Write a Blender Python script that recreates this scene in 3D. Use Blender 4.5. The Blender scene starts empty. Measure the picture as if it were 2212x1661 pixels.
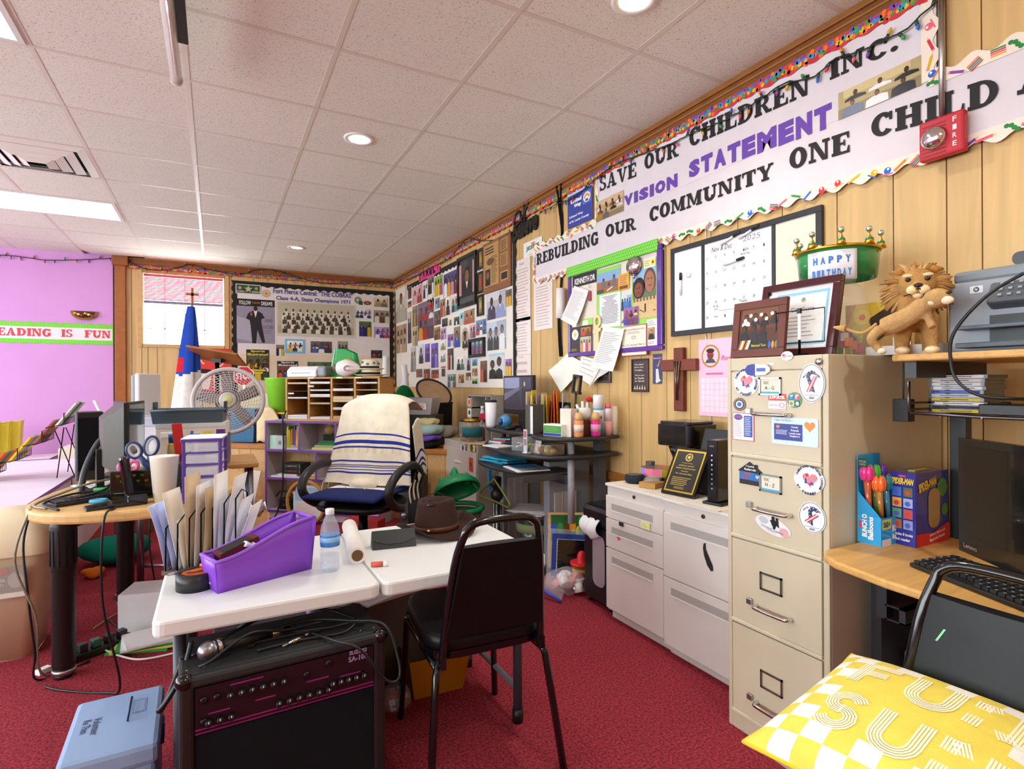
import bpy,math,random
import numpy as np
from mathutils import Matrix,Vector
MT=Matrix.Translation;R=math.radians;PI=math.pi
S=bpy.context.scene;COL=S.collection
rnd=random.Random(7)
# -- camera, world, exposure
F,CX,CY,YAW,ROLL,H=1205.0,1106.0,828.0,.489,-.005,1.24  # pixels of the 2212x1661 frame, metres
CE,XW,YB=2.76,2.32,8.0  # ceiling, right wall, back wall
cam=bpy.data.cameras.new('camera');cam.sensor_width=36;cam.lens=F/2212*36
cam.shift_y=-2.5/2212;cam.clip_start=.02
co=bpy.data.objects.new('camera',cam);COL.objects.link(co);S.camera=co
co.matrix_world=MT((0,0,H))@Matrix.Rotation(-YAW,4,'Z')@Matrix.Rotation(PI/2,4,'X')@Matrix.Rotation(ROLL,4,'Z')
W=bpy.data.worlds.new('world');S.world=W;W.use_nodes=True
W.node_tree.nodes['Background'].inputs[0].default_value=(.86,.965,1,1)
W.node_tree.nodes['Background'].inputs[1].default_value=14.0  # bright hazy daylight outside the window
S.view_settings.view_transform='Standard';S.view_settings.look='None'
S.view_settings.exposure=0.1;S.view_settings.gamma=1;S.view_settings.use_curve_mapping=False
S.cycles.max_bounces=7;S.cycles.diffuse_bounces=5;S.cycles.transparent_max_bounces=10
S.cycles.caustics_reflective=False;S.cycles.caustics_refractive=False
LAMP,TROF,DOWN=2.0,4.0,20.0  # lamp strengths
pl=bpy.data.lights.new('window_portal','AREA');pl.shape='RECTANGLE';pl.size=.95;pl.size_y=.95;pl.cycles.is_portal=True
po=bpy.data.objects.new('window_portal',pl);COL.objects.link(po);po.location=(-.33,YB+.2,2.16);po.rotation_euler=(-PI/2,0,0)
ADDED_WIN=((-2.2,-.8),(-.4,1.0),(1.4,3.0),(3.4,5.0),(5.4,7.0))  # windows added to the unseen left wall for more light, Y ranges
for y0,y1 in ADDED_WIN:
    pl=bpy.data.lights.new('window_portal','AREA');pl.shape='RECTANGLE';pl.size=y1-y0;pl.size_y=1.65;pl.cycles.is_portal=True
    po=bpy.data.objects.new('window_portal',pl);COL.objects.link(po);po.location=(-4.66,(y0+y1)/2,1.575);po.rotation_euler=(0,-PI/2,0);po.rotation_euler=(PI/2,0,-PI/2)

def ray(x,y):
    u,v=x-CX,y-CY
    c,s=math.cos(ROLL),math.sin(ROLL)
    u,v=u*c+v*s,-u*s+v*c
    c,s=math.cos(YAW),math.sin(YAW)
    return Vector((u/F*c+s,-u/F*s+c,-v/F))
CAM=Vector((0,0,H))
def onx(x,y,X):r=ray(x,y);return CAM+r*(X/r.x)
def ony(x,y,Y):r=ray(x,y);return CAM+r*(Y/r.y)
def onz(x,y,z):r=ray(x,y);return CAM+r*((z-H)/r.z)
# -- materials
def lin(h):
    if not isinstance(h,str):return h
    h=h.lstrip('#')
    if len(h)==3:h=''.join(c*2 for c in h)
    o=[]
    for i in(0,2,4):
        c=int(h[i:i+2],16)/255
        o.append(c/12.92 if c<=.04045 else((c+.055)/1.055)**2.4)
    return tuple(o)
MATS={}
def mk(name,rough=.5,metal=0,bump=None,var=None,alpha=1,emit=0,coat=0,grain=None,rnd_obj=0,spec=.5,trans=0,color=None):
    m=bpy.data.materials.new(name);m.use_nodes=True;N=m.node_tree.nodes;L=m.node_tree.links
    b=N['Principled BSDF']
    b.inputs['Roughness'].default_value=rough;b.inputs['Metallic'].default_value=metal
    b.inputs['Alpha'].default_value=alpha;b.inputs['Coat Weight'].default_value=coat
    b.inputs['Specular IOR Level'].default_value=spec;b.inputs['Transmission Weight'].default_value=trans
    if color:a=N.new('ShaderNodeRGB');a.outputs[0].default_value=(*lin(color),1);col=a.outputs[0]
    else:a=N.new('ShaderNodeAttribute');a.attribute_name='Col';col=a.outputs['Color']
    tc=N.new('ShaderNodeTexCoord')
    def mul(c,fac,lo,hi):
        mr=N.new('ShaderNodeMapRange');mr.inputs[1].default_value=.3;mr.inputs[2].default_value=.7
        mr.inputs[3].default_value=lo;mr.inputs[4].default_value=hi;L.new(fac,mr.inputs[0])
        mx=N.new('ShaderNodeMix');mx.data_type='RGBA';mx.blend_type='MULTIPLY';mx.inputs[0].default_value=1
        L.new(c,mx.inputs[6]);L.new(mr.outputs[0],mx.inputs[7]);return mx.outputs[2]
    if var:
        n=N.new('ShaderNodeTexNoise');n.inputs['Scale'].default_value=var[0];n.inputs['Detail'].default_value=6
        L.new(tc.outputs['Object'],n.inputs['Vector']);col=mul(col,n.outputs[0],1-var[1],1+var[1])
    if grain:
        mp=N.new('ShaderNodeMapping');mp.inputs['Scale'].default_value=grain[0]
        L.new(tc.outputs['Object'],mp.inputs['Vector'])
        oi=N.new('ShaderNodeObjectInfo');va=N.new('ShaderNodeVectorMath');va.operation='ADD'
        mm=N.new('ShaderNodeMath');mm.operation='MULTIPLY';mm.inputs[1].default_value=37
        L.new(oi.outputs['Random'],mm.inputs[0]);L.new(mp.outputs[0],va.inputs[0]);L.new(mm.outputs[0],va.inputs[1])
        n=N.new('ShaderNodeTexNoise');n.inputs['Scale'].default_value=1;n.inputs['Detail'].default_value=5;n.inputs['Distortion'].default_value=1.2
        L.new(va.outputs[0],n.inputs['Vector']);col=mul(col,n.outputs[0],1-grain[1],1+grain[1]*.8)
    if rnd_obj:
        oi=N.new('ShaderNodeObjectInfo')
        mr=N.new('ShaderNodeMapRange');mr.inputs[3].default_value=1-rnd_obj;mr.inputs[4].default_value=1+rnd_obj
        L.new(oi.outputs['Random'],mr.inputs[0])
        mx=N.new('ShaderNodeMix');mx.data_type='RGBA';mx.blend_type='MULTIPLY';mx.inputs[0].default_value=1
        L.new(col,mx.inputs[6]);L.new(mr.outputs[0],mx.inputs[7]);col=mx.outputs[2]
    if bump:
        n=N.new('ShaderNodeTexNoise');n.inputs['Scale'].default_value=bump[0];n.inputs['Detail'].default_value=4
        L.new(tc.outputs['Object'],n.inputs['Vector'])
        bp=N.new('ShaderNodeBump');bp.inputs['Strength'].default_value=bump[1];bp.inputs['Distance'].default_value=bump[2]
        L.new(n.outputs[0],bp.inputs['Height']);L.new(bp.outputs[0],b.inputs['Normal'])
    L.new(col,b.inputs['Base Color'])
    if emit:L.new(col,b.inputs['Emission Color']);b.inputs['Emission Strength'].default_value=emit
    MATS[name]=m;return m
mk('paper',.85,var=(9,.03));mk('photo',.35,var=(40,.05));mk('matte',.7,var=(12,.05));mk('plastic',.42);mk('gloss',.16,coat=.3)
mk('metal',.34,metal=1);mk('chrome',.14,metal=1);mk('paintmetal',.42,var=(5,.03),bump=(180,.06,.001))
mk('fabric',.95,bump=(320,.5,.002),var=(14,.08),spec=.2);mk('leather',.42,bump=(220,.10,.001),var=(6,.15),spec=.3)
mk('felt',.95,bump=(600,.3,.001),var=(30,.06),spec=.2);mk('fur',.95,bump=(140,.9,.006),var=(60,.16),spec=.1)
mk('tolex',.55,bump=(420,.6,.0015),var=(30,.12));mk('clear',.06,alpha=.24);mk('frost',.3,alpha=.62);mk('film',.1,alpha=.22)
mk('wood',.5,grain=((2,26,26),.16));mk('woodz',.48,grain=((16,16,1.1),.13),rnd_obj=.05);mk('trimwood',.4,grain=((9,9,9),.12))
mk('lamp',.5,emit=LAMP);mk('troffer',.5,emit=TROF);mk('down',.5,emit=DOWN);mk('screen',.25,emit=.2)
mk('wall',.8,var=(2.5,.03),bump=(90,.1,.001));mk('glass',.02,alpha=.12)

def carpet_mat():
    m=mk('carpet',.97,bump=(260,.8,.004),var=(1.2,.09),spec=.1);N=m.node_tree.nodes;L=m.node_tree.links
    b=N['Principled BSDF'];src=b.inputs['Base Color'].links[0].from_socket
    tc=N.new('ShaderNodeTexCoord');n=N.new('ShaderNodeTexNoise');n.inputs['Scale'].default_value=110;n.inputs['Detail'].default_value=3
    L.new(tc.outputs['Object'],n.inputs['Vector'])
    mr=N.new('ShaderNodeMapRange');mr.inputs[1].default_value=.35;mr.inputs[2].default_value=.65;mr.inputs[3].default_value=.55;mr.inputs[4].default_value=1.45
    L.new(n.outputs[0],mr.inputs[0])
    mx=N.new('ShaderNodeMix');mx.data_type='RGBA';mx.blend_type='MULTIPLY';mx.inputs[0].default_value=1
    L.new(src,mx.inputs[6]);L.new(mr.outputs[0],mx.inputs[7]);L.new(mx.outputs[2],b.inputs['Base Color'])
carpet_mat()
def tile_mat():
    m=mk('tile',.9,bump=(70,.25,.003),rnd_obj=.025,spec=.2);N=m.node_tree.nodes;L=m.node_tree.links
    b=N['Principled BSDF'];src=b.inputs['Base Color'].links[0].from_socket
    tc=N.new('ShaderNodeTexCoord');n=N.new('ShaderNodeTexNoise');n.inputs['Scale'].default_value=125;n.inputs['Detail'].default_value=2;n.inputs['Distortion'].default_value=1.5
    L.new(tc.outputs['Object'],n.inputs['Vector'])
    rp=N.new('ShaderNodeValToRGB');rp.color_ramp.elements[0].position=.33;rp.color_ramp.elements[0].color=(.5,.46,.42,1)
    rp.color_ramp.elements[1].position=.40;rp.color_ramp.elements[1].color=(1,1,1,1)
    L.new(n.outputs[0],rp.inputs[0])
    mx=N.new('ShaderNodeMix');mx.data_type='RGBA';mx.blend_type='MULTIPLY';mx.inputs[0].default_value=1
    L.new(src,mx.inputs[6]);L.new(rp.outputs[0],mx.inputs[7]);L.new(mx.outputs[2],b.inputs['Base Color'])
tile_mat()
# -- geometry builder
TXT={}
def textmesh(s,bold):
    k=(s,bold)
    if k not in TXT:
        cu=bpy.data.curves.new('t','FONT');cu.body=s;cu.resolution_u=2;cu.offset=bold
        o=bpy.data.objects.new('t',cu);me=o.to_mesh()
        vs=[(v.co.x,v.co.y)for v in me.vertices];fs=[tuple(p.vertices)for p in me.polygons]
        o.to_mesh_clear();bpy.data.objects.remove(o);bpy.data.curves.remove(cu)
        if not vs:vs,fs=[(0,0),(1,0),(0,1)],[]
        TXT[k]=(vs,fs,min(v[0]for v in vs),max(v[0]for v in vs),min(v[1]for v in vs),max(v[1]for v in vs))
    return TXT[k]
class G:
    def __init__(s,M=None):s.v=[];s.f=[];s.c=[];s.sm=[];s.M=M or Matrix()
    def add(s,vs,fs,col,smooth=False):
        n=len(s.v);M=s.M;s.v+=[tuple(M@Vector(p))for p in vs]
        col=lin(col)if not callable(col)else col
        for i,f in enumerate(fs):
            s.f.append(tuple(n+k for k in f));s.sm.append(smooth);s.c.append(lin(col(i))if callable(col)else col)
        return s
    def box(s,x0,x1,y0,y1,z0,z1,col):
        return s.add([(x,y,z)for x in(x0,x1)for y in(y0,y1)for z in(z0,z1)],
            [(0,1,3,2),(4,6,7,5),(0,4,5,1),(2,3,7,6),(0,2,6,4),(1,5,7,3)],col)
    def cb(s,x,y,z,a,b,c,col):return s.box(x-a/2,x+a/2,y-b/2,y+b/2,z-c/2,z+c/2,col)
    def poly(s,pts,z,col):return s.add([(p[0],p[1],z)for p in pts],[tuple(range(len(pts)))],col)
    def rect(s,x0,y0,x1,y1,z,col):return s.poly([(x0,y0),(x1,y0),(x1,y1),(x0,y1)],z,col)
    def prism(s,pts,z0,z1,col,smooth=False):
        n=len(pts);s.add([(p[0],p[1],z0)for p in pts]+[(p[0],p[1],z1)for p in pts],[tuple(range(n))[::-1],tuple(range(n,2*n))],col)
        k=len(s.v)-2*n
        for i in range(n):
            j=(i+1)%n;s.f.append((k+i,k+j,k+n+j,k+n+i));s.sm.append(smooth);s.c.append(lin(col))
        return s
    def disc(s,cx,cy,z,rx,col,ry=None,n=20,rot=0):
        ry=rx if ry is None else ry;c,sn=math.cos(rot),math.sin(rot);p=[]
        for i in range(n):
            a=2*PI*i/n;x,y=rx*math.cos(a),ry*math.sin(a);p.append((cx+x*c-y*sn,cy+x*sn+y*c))
        return s.poly(p,z,col)
    def ring(s,cx,cy,z,rx,ry,tx,ty,col,a0=0,a1=360,n=20,rot=0):
        c,sn=math.cos(rot),math.sin(rot);vs=[]
        for i in range(n+1):
            a=R(a0+(a1-a0)*i/n)
            for k in(0,1):
                x,y=(rx-k*tx)*math.cos(a),(ry-k*ty)*math.sin(a);vs.append((cx+x*c-y*sn,cy+x*sn+y*c,z))
        return s.add(vs,[(2*i,2*i+2,2*i+3,2*i+1)for i in range(n)],col)
    def tube(s,path,r,col,n=8,closed=False,sq=False):
        P=[Vector(p)for p in path];m=len(P);rs=r if isinstance(r,(list,tuple))else[r]*m
        vs=[];up=None
        for i in range(m):
            a=P[(i-1)%m]if(closed or i>0)else P[i];b=P[(i+1)%m]if(closed or i<m-1)else P[i]
            t=(b-a).normalized()if(b-a).length>1e-9 else Vector((0,0,1))
            if up is None:up=Vector((0,0,1))if abs(t.z)<.9 else Vector((1,0,0))
            x=t.cross(up);x=x.normalized()if x.length>1e-6 else t.orthogonal().normalized();y=x.cross(t).normalized();up=y
            for k in range(n):
                an=2*PI*(k+(.5 if sq else 0))/n;q=P[i]+(x*math.cos(an)+y*math.sin(an))*rs[i];vs.append(tuple(q))
        fs=[]
        for i in range(m if closed else m-1):
            j=(i+1)%m
            for k in range(n):l=(k+1)%n;fs.append((i*n+k,j*n+k,j*n+l,i*n+l))
        s.add(vs,fs,col,not sq)
        if not closed:b=len(s.v)-m*n;s.f+=[tuple(b+k for k in range(n)),tuple(b+(m-1)*n+k for k in range(n))[::-1]];s.c+=[lin(col)]*2;s.sm+=[False]*2
        return s
    def lathe(s,prof,col,n=20,c=(0,0,0),sx=1,sy=1,smooth=True):
        m=len(prof);vs=[(c[0]+r*sx*math.cos(2*PI*k/n),c[1]+r*sy*math.sin(2*PI*k/n),c[2]+z)for r,z in prof for k in range(n)]
        fs=[(i*n+k,i*n+(k+1)%n,(i+1)*n+(k+1)%n,(i+1)*n+k)for i in range(m-1)for k in range(n)]
        if callable(col):s.add(vs,fs,lambda i:col(i//n),smooth)
        else:s.add(vs,fs,col,smooth)
        b=len(s.v)-m*n;c0=lin(col(0))if callable(col)else lin(col);c1=lin(col(m-2))if callable(col)else c0
        if prof[0][0]>1e-5:s.f.append(tuple(b+k for k in range(n))[::-1]);s.c.append(c0);s.sm.append(False)
        if prof[-1][0]>1e-5:s.f.append(tuple(b+(m-1)*n+k for k in range(n)));s.c.append(c1);s.sm.append(False)
        return s
    def ell(s,cx,cy,cz,rx,ry,rz,col,n=12,m=8):
        pr=[(max(1e-6,math.sin(PI*i/m)),-math.cos(PI*i/m)*rz)for i in range(m+1)]
        return s.lathe(pr,col,n,(cx,cy,cz),rx,ry)
    def grid(s,nu,nv,fn,col,smooth=True):
        vs=[fn(i/nu,j/nv)for j in range(nv+1)for i in range(nu+1)]
        fs=[(j*(nu+1)+i,j*(nu+1)+i+1,(j+1)*(nu+1)+i+1,(j+1)*(nu+1)+i)for j in range(nv)for i in range(nu)]
        return s.add(vs,fs,(lambda k:col((k%nu+.5)/nu,(k//nu+.5)/nv))if callable(col)else col,smooth)
    def text(s,t,cx,cy,z,w,h,col,rot=0,bold=.02,shear=0):
        vs,fs,x0,x1,y0,y1=textmesh(t,bold);kx=w/max(1e-6,x1-x0);ky=h/max(1e-6,y1-y0);c,sn=math.cos(rot),math.sin(rot);o=[]
        for x,y in vs:
            x=(x-(x0+x1)/2)*kx;y=(y-(y0+y1)/2)*ky;x+=y*shear;o.append((cx+x*c-y*sn,cy+x*sn+y*c,z))
        return s.add(o,fs,col)
    def lines(s,x0,x1,y0,y1,n,z,col,h=.4,jag=.3):
        for i in range(n):
            y=y1-(i+.5)*(y1-y0)/n;d=(y1-y0)/n*h/2;s.rect(x0,y-d,x1-rnd.random()*jag*(x1-x0),y+d,z,col)
        return s
def mesh(name,g,mat):
    me=bpy.data.meshes.new(name);me.from_pydata(g.v,[],g.f)
    at=me.color_attributes.new('Col','FLOAT_COLOR','CORNER')
    ln=np.array([len(f)for f in g.f]);c=np.array([tuple(x)[:3]+(1.0,)for x in g.c],dtype=np.float32)
    at.data.foreach_set('color',np.repeat(c,ln,axis=0).ravel())
    me.polygons.foreach_set('use_smooth',np.array(g.sm,dtype=bool));me.materials.append(MATS[mat]);me.update();return me
def obj(name,g,mat,parent=None,M=None,bevel=0,solid=0,sub=0):
    o=bpy.data.objects.new(name,mesh(name,g,mat)if isinstance(g,G)else g);COL.objects.link(o)
    if parent is not None:o.parent=parent
    if M is not None:o.matrix_local=M
    if solid:md=o.modifiers.new('s','SOLIDIFY');md.thickness=solid;md.offset=0
    if sub:md=o.modifiers.new('u','SUBSURF');md.levels=sub;md.render_levels=sub
    if bevel:md=o.modifiers.new('b','BEVEL');md.width=bevel;md.segments=2;md.limit_method='ANGLE'
    return o
def tag(o,label,cat,group=None):
    o['label']=label;o['category']=cat
    if group:o['group']=group
    return o
def thing(name,label,cat,M=None,group=None):
    o=bpy.data.objects.new(name,None);o.empty_display_size=.05;COL.objects.link(o)
    if M is not None:o.matrix_world=M
    return tag(o,label,cat,group)
def solo(name,label,cat,g,mat,M=None,group=None,**k):return tag(obj(name,g,mat,None,M,**k),label,cat,group)
def struct(name,g,mat,M=None,**k):o=obj(name,g,mat,None,M,**k);o['kind']='structure';return o
def T(x,y,z=0,rz=0):return MT((x,y,z))@Matrix.Rotation(rz,4,'Z')
def FN(P,a):  # upright plane frame: local x right, y up, z towards the viewer
    x=Vector((math.cos(a),math.sin(a),0));y=Vector((0,0,1));z=x.cross(y)
    return Matrix(((x.x,y.x,z.x,P[0]),(x.y,y.y,z.y,P[1]),(x.z,y.z,z.z,P[2]),(0,0,0,1)))
def FR(P):return FN(P,-PI/2)
def FB(P):return FN(P,0)
def RX(a):return Matrix.Rotation(a,4,'X')
def RY(a):return Matrix.Rotation(a,4,'Y')
def RZ(a):return Matrix.Rotation(a,4,'Z')
def copytree(o,M):
    c=o.copy();COL.objects.link(c);c.matrix_world=M
    for ch in list(o.children):
        k=ch.copy();COL.objects.link(k);k.parent=c
        for gc in list(ch.children):q=gc.copy();COL.objects.link(q);q.parent=k
    return c
def rr(x0,y0,x1,y1,r,n=4):  # rounded rectangle outline
    p=[]
    for cx,cy,a in((x1-r,y0+r,-90),(x1-r,y1-r,0),(x0+r,y1-r,90),(x0+r,y0+r,180)):
        p+=[(cx+r*math.cos(R(a+90*i/n)),cy+r*math.sin(R(a+90*i/n)))for i in range(n+1)]
    return p
def spl(pts,k=6):  # Catmull-Rom through points
    P=[Vector(p)for p in pts];o=[]
    for i in range(len(P)-1):
        a,b,c,d=P[max(0,i-1)],P[i],P[i+1],P[min(len(P)-1,i+2)]
        for j in range(k):
            t=j/k;o.append(.5*((2*b)+(c-a)*t+(2*a-5*b+4*c-d)*t*t+(3*b-a-3*c+d)*t**3))
    return o+[P[-1]]
# -- THE ROOM
XL,YF=-4.6,-3.0
GX=[-.7255+.61*k for k in range(-7,6)];GY=[2.6034+.61*k for k in range(-10,10)]
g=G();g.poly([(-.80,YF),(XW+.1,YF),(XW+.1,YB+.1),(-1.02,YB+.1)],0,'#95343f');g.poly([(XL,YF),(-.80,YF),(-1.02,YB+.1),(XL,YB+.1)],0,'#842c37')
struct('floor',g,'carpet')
ce=struct('ceiling',G().rect(XL-.1,YF-.1,XW+.2,YB+.3,CE+.16,'#3a302a'),'matte')
TROFS=[(-1.9455,5.6534),(-1.9455,2.6034),(-1.9455,-.4466),(-4.3855,2.6034),(-4.3855,5.6534),(-4.3855,-.4466),(.4945,-1.0566)]
VENT=(-1.3355,4.4334)
skip=set()
for x,y in TROFS:
    for d in(0,.61):skip.add((round(x+d,2),round(y,2)))
skip.add((round(VENT[0],2),round(VENT[1],2)))
tm=mesh('ceiling_tile',G().cb(0,0,.008,.596,.596,.016,'#ece9de'),'tile')
for x in GX:
    for y in GY:
        if(round(x,2),round(y,2))in skip or x<XL-.3 or y>YB:continue
        if abs(x+1.3355)<.01 and y>7.4:
            gg=G().prism([(-.298,-.298),(.298,-.298),(.298,.12),(-.22,.16),(-.298,-.02)],0,.016,'#ece9de')
            obj('ceiling_tile',gg,'tile',ce,T(x+.305,y+.305,CE+.001));continue
        if x+.61>XW+.005 or y+.61>YB+.02:
            w=min(.596,XW-x-.007);d=min(.596,YB+.04-y)
            if w>.02 and d>.02:obj('ceiling_tile',G().box(0,w,0,d,0,.016,'#ece9de'),'tile',ce,T(x+.007,y+.007,CE+.001))
            continue
        obj('ceiling_tile',tm,'tile',ce,T(x+.305,y+.305,CE+.001))
for x in GX:
    if XL<x<XW:obj('grid_bar',G().box(x-.012,x+.012,YF,YB,CE-.0005,CE+.012,'#e0d8cc'),'plastic',ce)
for y in GY:
    if YF<y<YB:obj('grid_bar',G().box(XL,XW,y-.011,y+.011,CE-.0008,CE+.012,'#dcd2c6'),'plastic',ce)
# right wall: panelling planks over a dark backing
PLK='#d2ae73'
wr=struct('wall_right',G().box(XW+.012,XW+.1,YF,YB+.1,0,CE+.2,'#4a3116'),'matte')
edges=[.928,1.033,1.211,1.432,1.689,1.938,2.11,2.259,2.443,2.661,2.78]
pat=[.2,.13,.24,.1,.17,.25,.14]
i=0
while edges[-1]<YB:edges.append(edges[-1]+pat[i%7]);i+=1
while edges[0]>YF:edges.insert(0,edges[0]-pat[i%7]);i+=1
for a,b in zip(edges,edges[1:]):
    obj('plank',G().box(0,.012,.0022,b-a-.0022,0,CE,PLK),'woodz',wr,T(XW,a))
# back wall with window opening
WX0,WX1,WZ0,WZ1=-.772,.115,1.726,2.605
wb=struct('wall_back',G().box(-1.06,WX0,YB+.012,YB+.12,0,CE+.2,'#4a3116').box(WX1,XW+.1,YB+.012,YB+.12,0,CE+.2,'#4a3116').box(WX0,WX1,YB+.012,YB+.12,0,WZ0,'#4a3116').box(WX0,WX1,YB+.012,YB+.12,WZ1,CE+.2,'#4a3116'),'matte')
e2=[-.93,-.875,WX0-.005,-.713,-.618,-.391,-.25,-.06,WX1+.005,.191,.45,.62,.797,.95,1.089,1.3,1.42,1.6,1.8,1.9,2.1,XW]
for a,b in zip(e2,e2[1:]):
    for z0,z1 in(((0,WZ0),(WZ1,CE))if a>=WX0-.01 and b<=WX1+.01 else((0,CE),)):
        obj('plank',G().box(.0025,b-a-.0025,0,.012,z0,z1,'#dcb880'),'woodz',wb,T(a,YB))
struct('wall_rear_purple',G().box(XL,-1.03,YB+.02,YB+.12,0,CE+.2,'#dda2e2'),'wall')
g=G().box(XL-.1,XL,YF,YB+.1,0,0.75,'#d8a0de').box(XL-.1,XL,YF,YB+.1,2.4,CE+.2,'#d8a0de')
ys=[YF]+[v for w in ADDED_WIN for v in w]+[YB+.1]
for i in range(0,len(ys),2):g.box(XL-.1,XL,ys[i],ys[i+1],.75,2.4,'#d8a0de')
struct('wall_left',g,'wall')
for i,(y0,y1)in enumerate(ADDED_WIN):
    w=struct('window_%d'%(i+2),G().box(XL-.1,XL+.02,y0-.05,y0,.70,2.45,'#d9ab72').box(XL-.1,XL+.02,y1,y1+.05,.70,2.45,'#d9ab72').box(XL-.1,XL+.02,y0,y1,.70,.75,'#d9ab72').box(XL-.1,XL+.02,y0,y1,2.4,2.45,'#d9ab72'),'trimwood')  # unseen window, added so that daylight reaches the ceiling
    for k in range(2):obj('pane',G().box(XL-.06,XL-.055,y0+(y1-y0)*k/2+.02,y0+(y1-y0)*(k+1)/2-.02,.75,2.4,'#e8f4ff'),'glass',w)
    obj('muntin',G().box(XL-.07,XL-.04,(y0+y1)/2-.02,(y0+y1)/2+.02,.75,2.4,'#e8e8ee'),'plastic',w)
struct('wall_front',G().box(XL,XW+.1,YF-.1,YF,0,CE+.2,'#d2a264'),'wall')
struct('trim_1',G().box(-1.035,-.93,YB-.05,YB+.12,0,CE-.11,'#a8622c').box(-1.06,-.905,YB-.07,YB+.1,CE-.11,CE,'#9a5a2a'),'trimwood',bevel=.004)
g=G().box(-.93,XW,YB-.022,YB,CE-.075,CE,'#8d5526').box(-.93,XW,YB-.032,YB,CE-.022,CE,'#9c6230')
struct('trim_2',g,'trimwood',bevel=.003)
g=G().box(XW-.02,XW,YF,YB,CE-.08,CE,'#84501f').box(XW-.034,XW,YF,YB,CE-.026,CE,'#96602c').box(XW-.027,XW,YF,YB,CE-.055,CE-.045,'#a06a34')
struct('trim_3',g,'trimwood',bevel=.002)
struct('trim_4',G().box(XW-.028,XW,YF,4.3,.60,.655,'#a4692c'),'trimwood',bevel=.006)
struct('baseboard_right',G().box(XW-.014,XW,YF,4.3,0,.08,'#8a5a2a'),'trimwood',bevel=.003)
# window 1: casing, frame, panes, blind with single slats
w1=struct('window_1',G().box(WX0-.045,WX0+.012,YB-.018,YB+.1,WZ0-.03,WZ1+.03,'#d9ab72').box(WX1-.012,WX1+.045,YB-.018,YB+.1,WZ0-.03,WZ1+.03,'#d9ab72').box(WX0,WX1,YB-.018,YB+.1,WZ1-.012,WZ1+.03,'#c98a55').box(WX0,WX1,YB-.018,YB+.1,WZ0-.03,WZ0+.012,'#d9ab72'),'trimwood',bevel=.003)
for k in range(4):
    x=WX0+.012+k*(WX1-WX0-.024)/4
    obj('pane',G().box(x+.005,x+.21,YB+.085,YB+.089,WZ0+.012,WZ1-.012,'#e8f4ff'),'glass',w1)
    if k:obj('muntin',G().box(x-.006,x+.006,YB+.075,YB+.095,WZ0+.012,WZ1-.012,'#e8e8ee'),'plastic',w1)
obj('muntin',G().box(WX0+.012,WX1-.012,YB+.075,YB+.095,WZ0+.2,WZ0+.212,'#e8e8ee'),'plastic',w1)
bl=thing('window_blind','raised pink-red slatted blind in the top of the window','blind',T(-.33,YB+.03,WZ1-.02))
obj('head_rail',G().cb(0,0,-.012,.85,.03,.03,'#e25a6a'),'plastic',bl)
sl=mesh('slat',G(RX(-.6)).cb(0,0,0,.85,.024,.0012,'#e8606f'),'plastic')
for k in range(15):obj('slat',sl,'plastic',bl,T(0,0,-.04-.0185*k))
obj('bottom_rail',G().cb(0,0,-.335,.85,.03,.032,'#8c7c9e'),'plastic',bl)
for x in(-.3,.3):obj('cord',G().box(x-.002,x+.002,-.014,-.011,-.33,0,'#f4e6e6'),'plastic',bl)
# corner stage: diagonal panelled riser with an orange cap
A_,B_=Vector((-1.07,7.43)),Vector((XW,4.30));dv=(B_-A_);LS=dv.length;AS=math.atan2(dv.y,dv.x)
st=struct('stage',G().prism([(-1.07,YB),(-1.07,7.43),(XW,4.30),(XW,YB)],.0,.60,'#5a3c1c'),'matte')
obj('stage_top',G().prism([(-1.07,YB),(-1.07,7.43),(XW,4.30),(XW,YB)],.60,.625,'#a9713a'),'wood',st)
FS=FN((A_.x,A_.y,0),AS)
def stage_pt(x,y,z=.64,back=0):p=onz(x,y,z);return p
x=0;i=3
while x<LS-.01:
    w=min(pat[i%7],LS-x);obj('plank',G().box(x+.002,x+w-.002,.0,.60,0,.012,'#e0b274'),'woodz',st,FS);x+=w;i+=1
obj('cap_board',G().box(-.02,LS,.6,.645,-.09,.03,'#c07a34'),'trimwood',st,FS,bevel=.006)
obj('baseboard',G().box(0,LS,0,.09,.012,.024,'#c08444'),'trimwood',st,FS,bevel=.003)
obj('end_panel',G().box(-1.085,-1.07,7.43,YB,0,.6,'#c8904c'),'woodz',st)
# ceiling fixtures
def troffer(x,y,lab,k):
    t=thing('ceiling_light',lab,'ceiling light',T(x,y,CE),'fluorescent troffers')
    obj('frame',G().box(.01,1.21,.01,.035,-.006,.012,'#e8e4e0').box(.01,1.21,.575,.6,-.006,.012,'#e8e4e0').box(.01,.035,.035,.575,-.006,.012,'#e8e4e0').box(1.185,1.21,.035,.575,-.006,.012,'#e8e4e0'),'plastic',t)
    obj('diffuser',G().box(.035,1.185,.035,.575,-.005,-.003,'#f2fbff'),'troffer',t)
troffer(*TROFS[0],'long bright fluorescent panel near the purple wall',0)
troffer(*TROFS[1],'fluorescent panel cut by the top left corner of the picture',1)
for p,l in zip(TROFS[2:],('left of the camera','over the middle of the left wall','over the far end of the left wall','over the near end of the left wall','behind the camera near the right wall')):troffer(*p,'added fluorescent panel outside the picture, '+l,2)  # unseen panels, added along the grid for general fill
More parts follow.
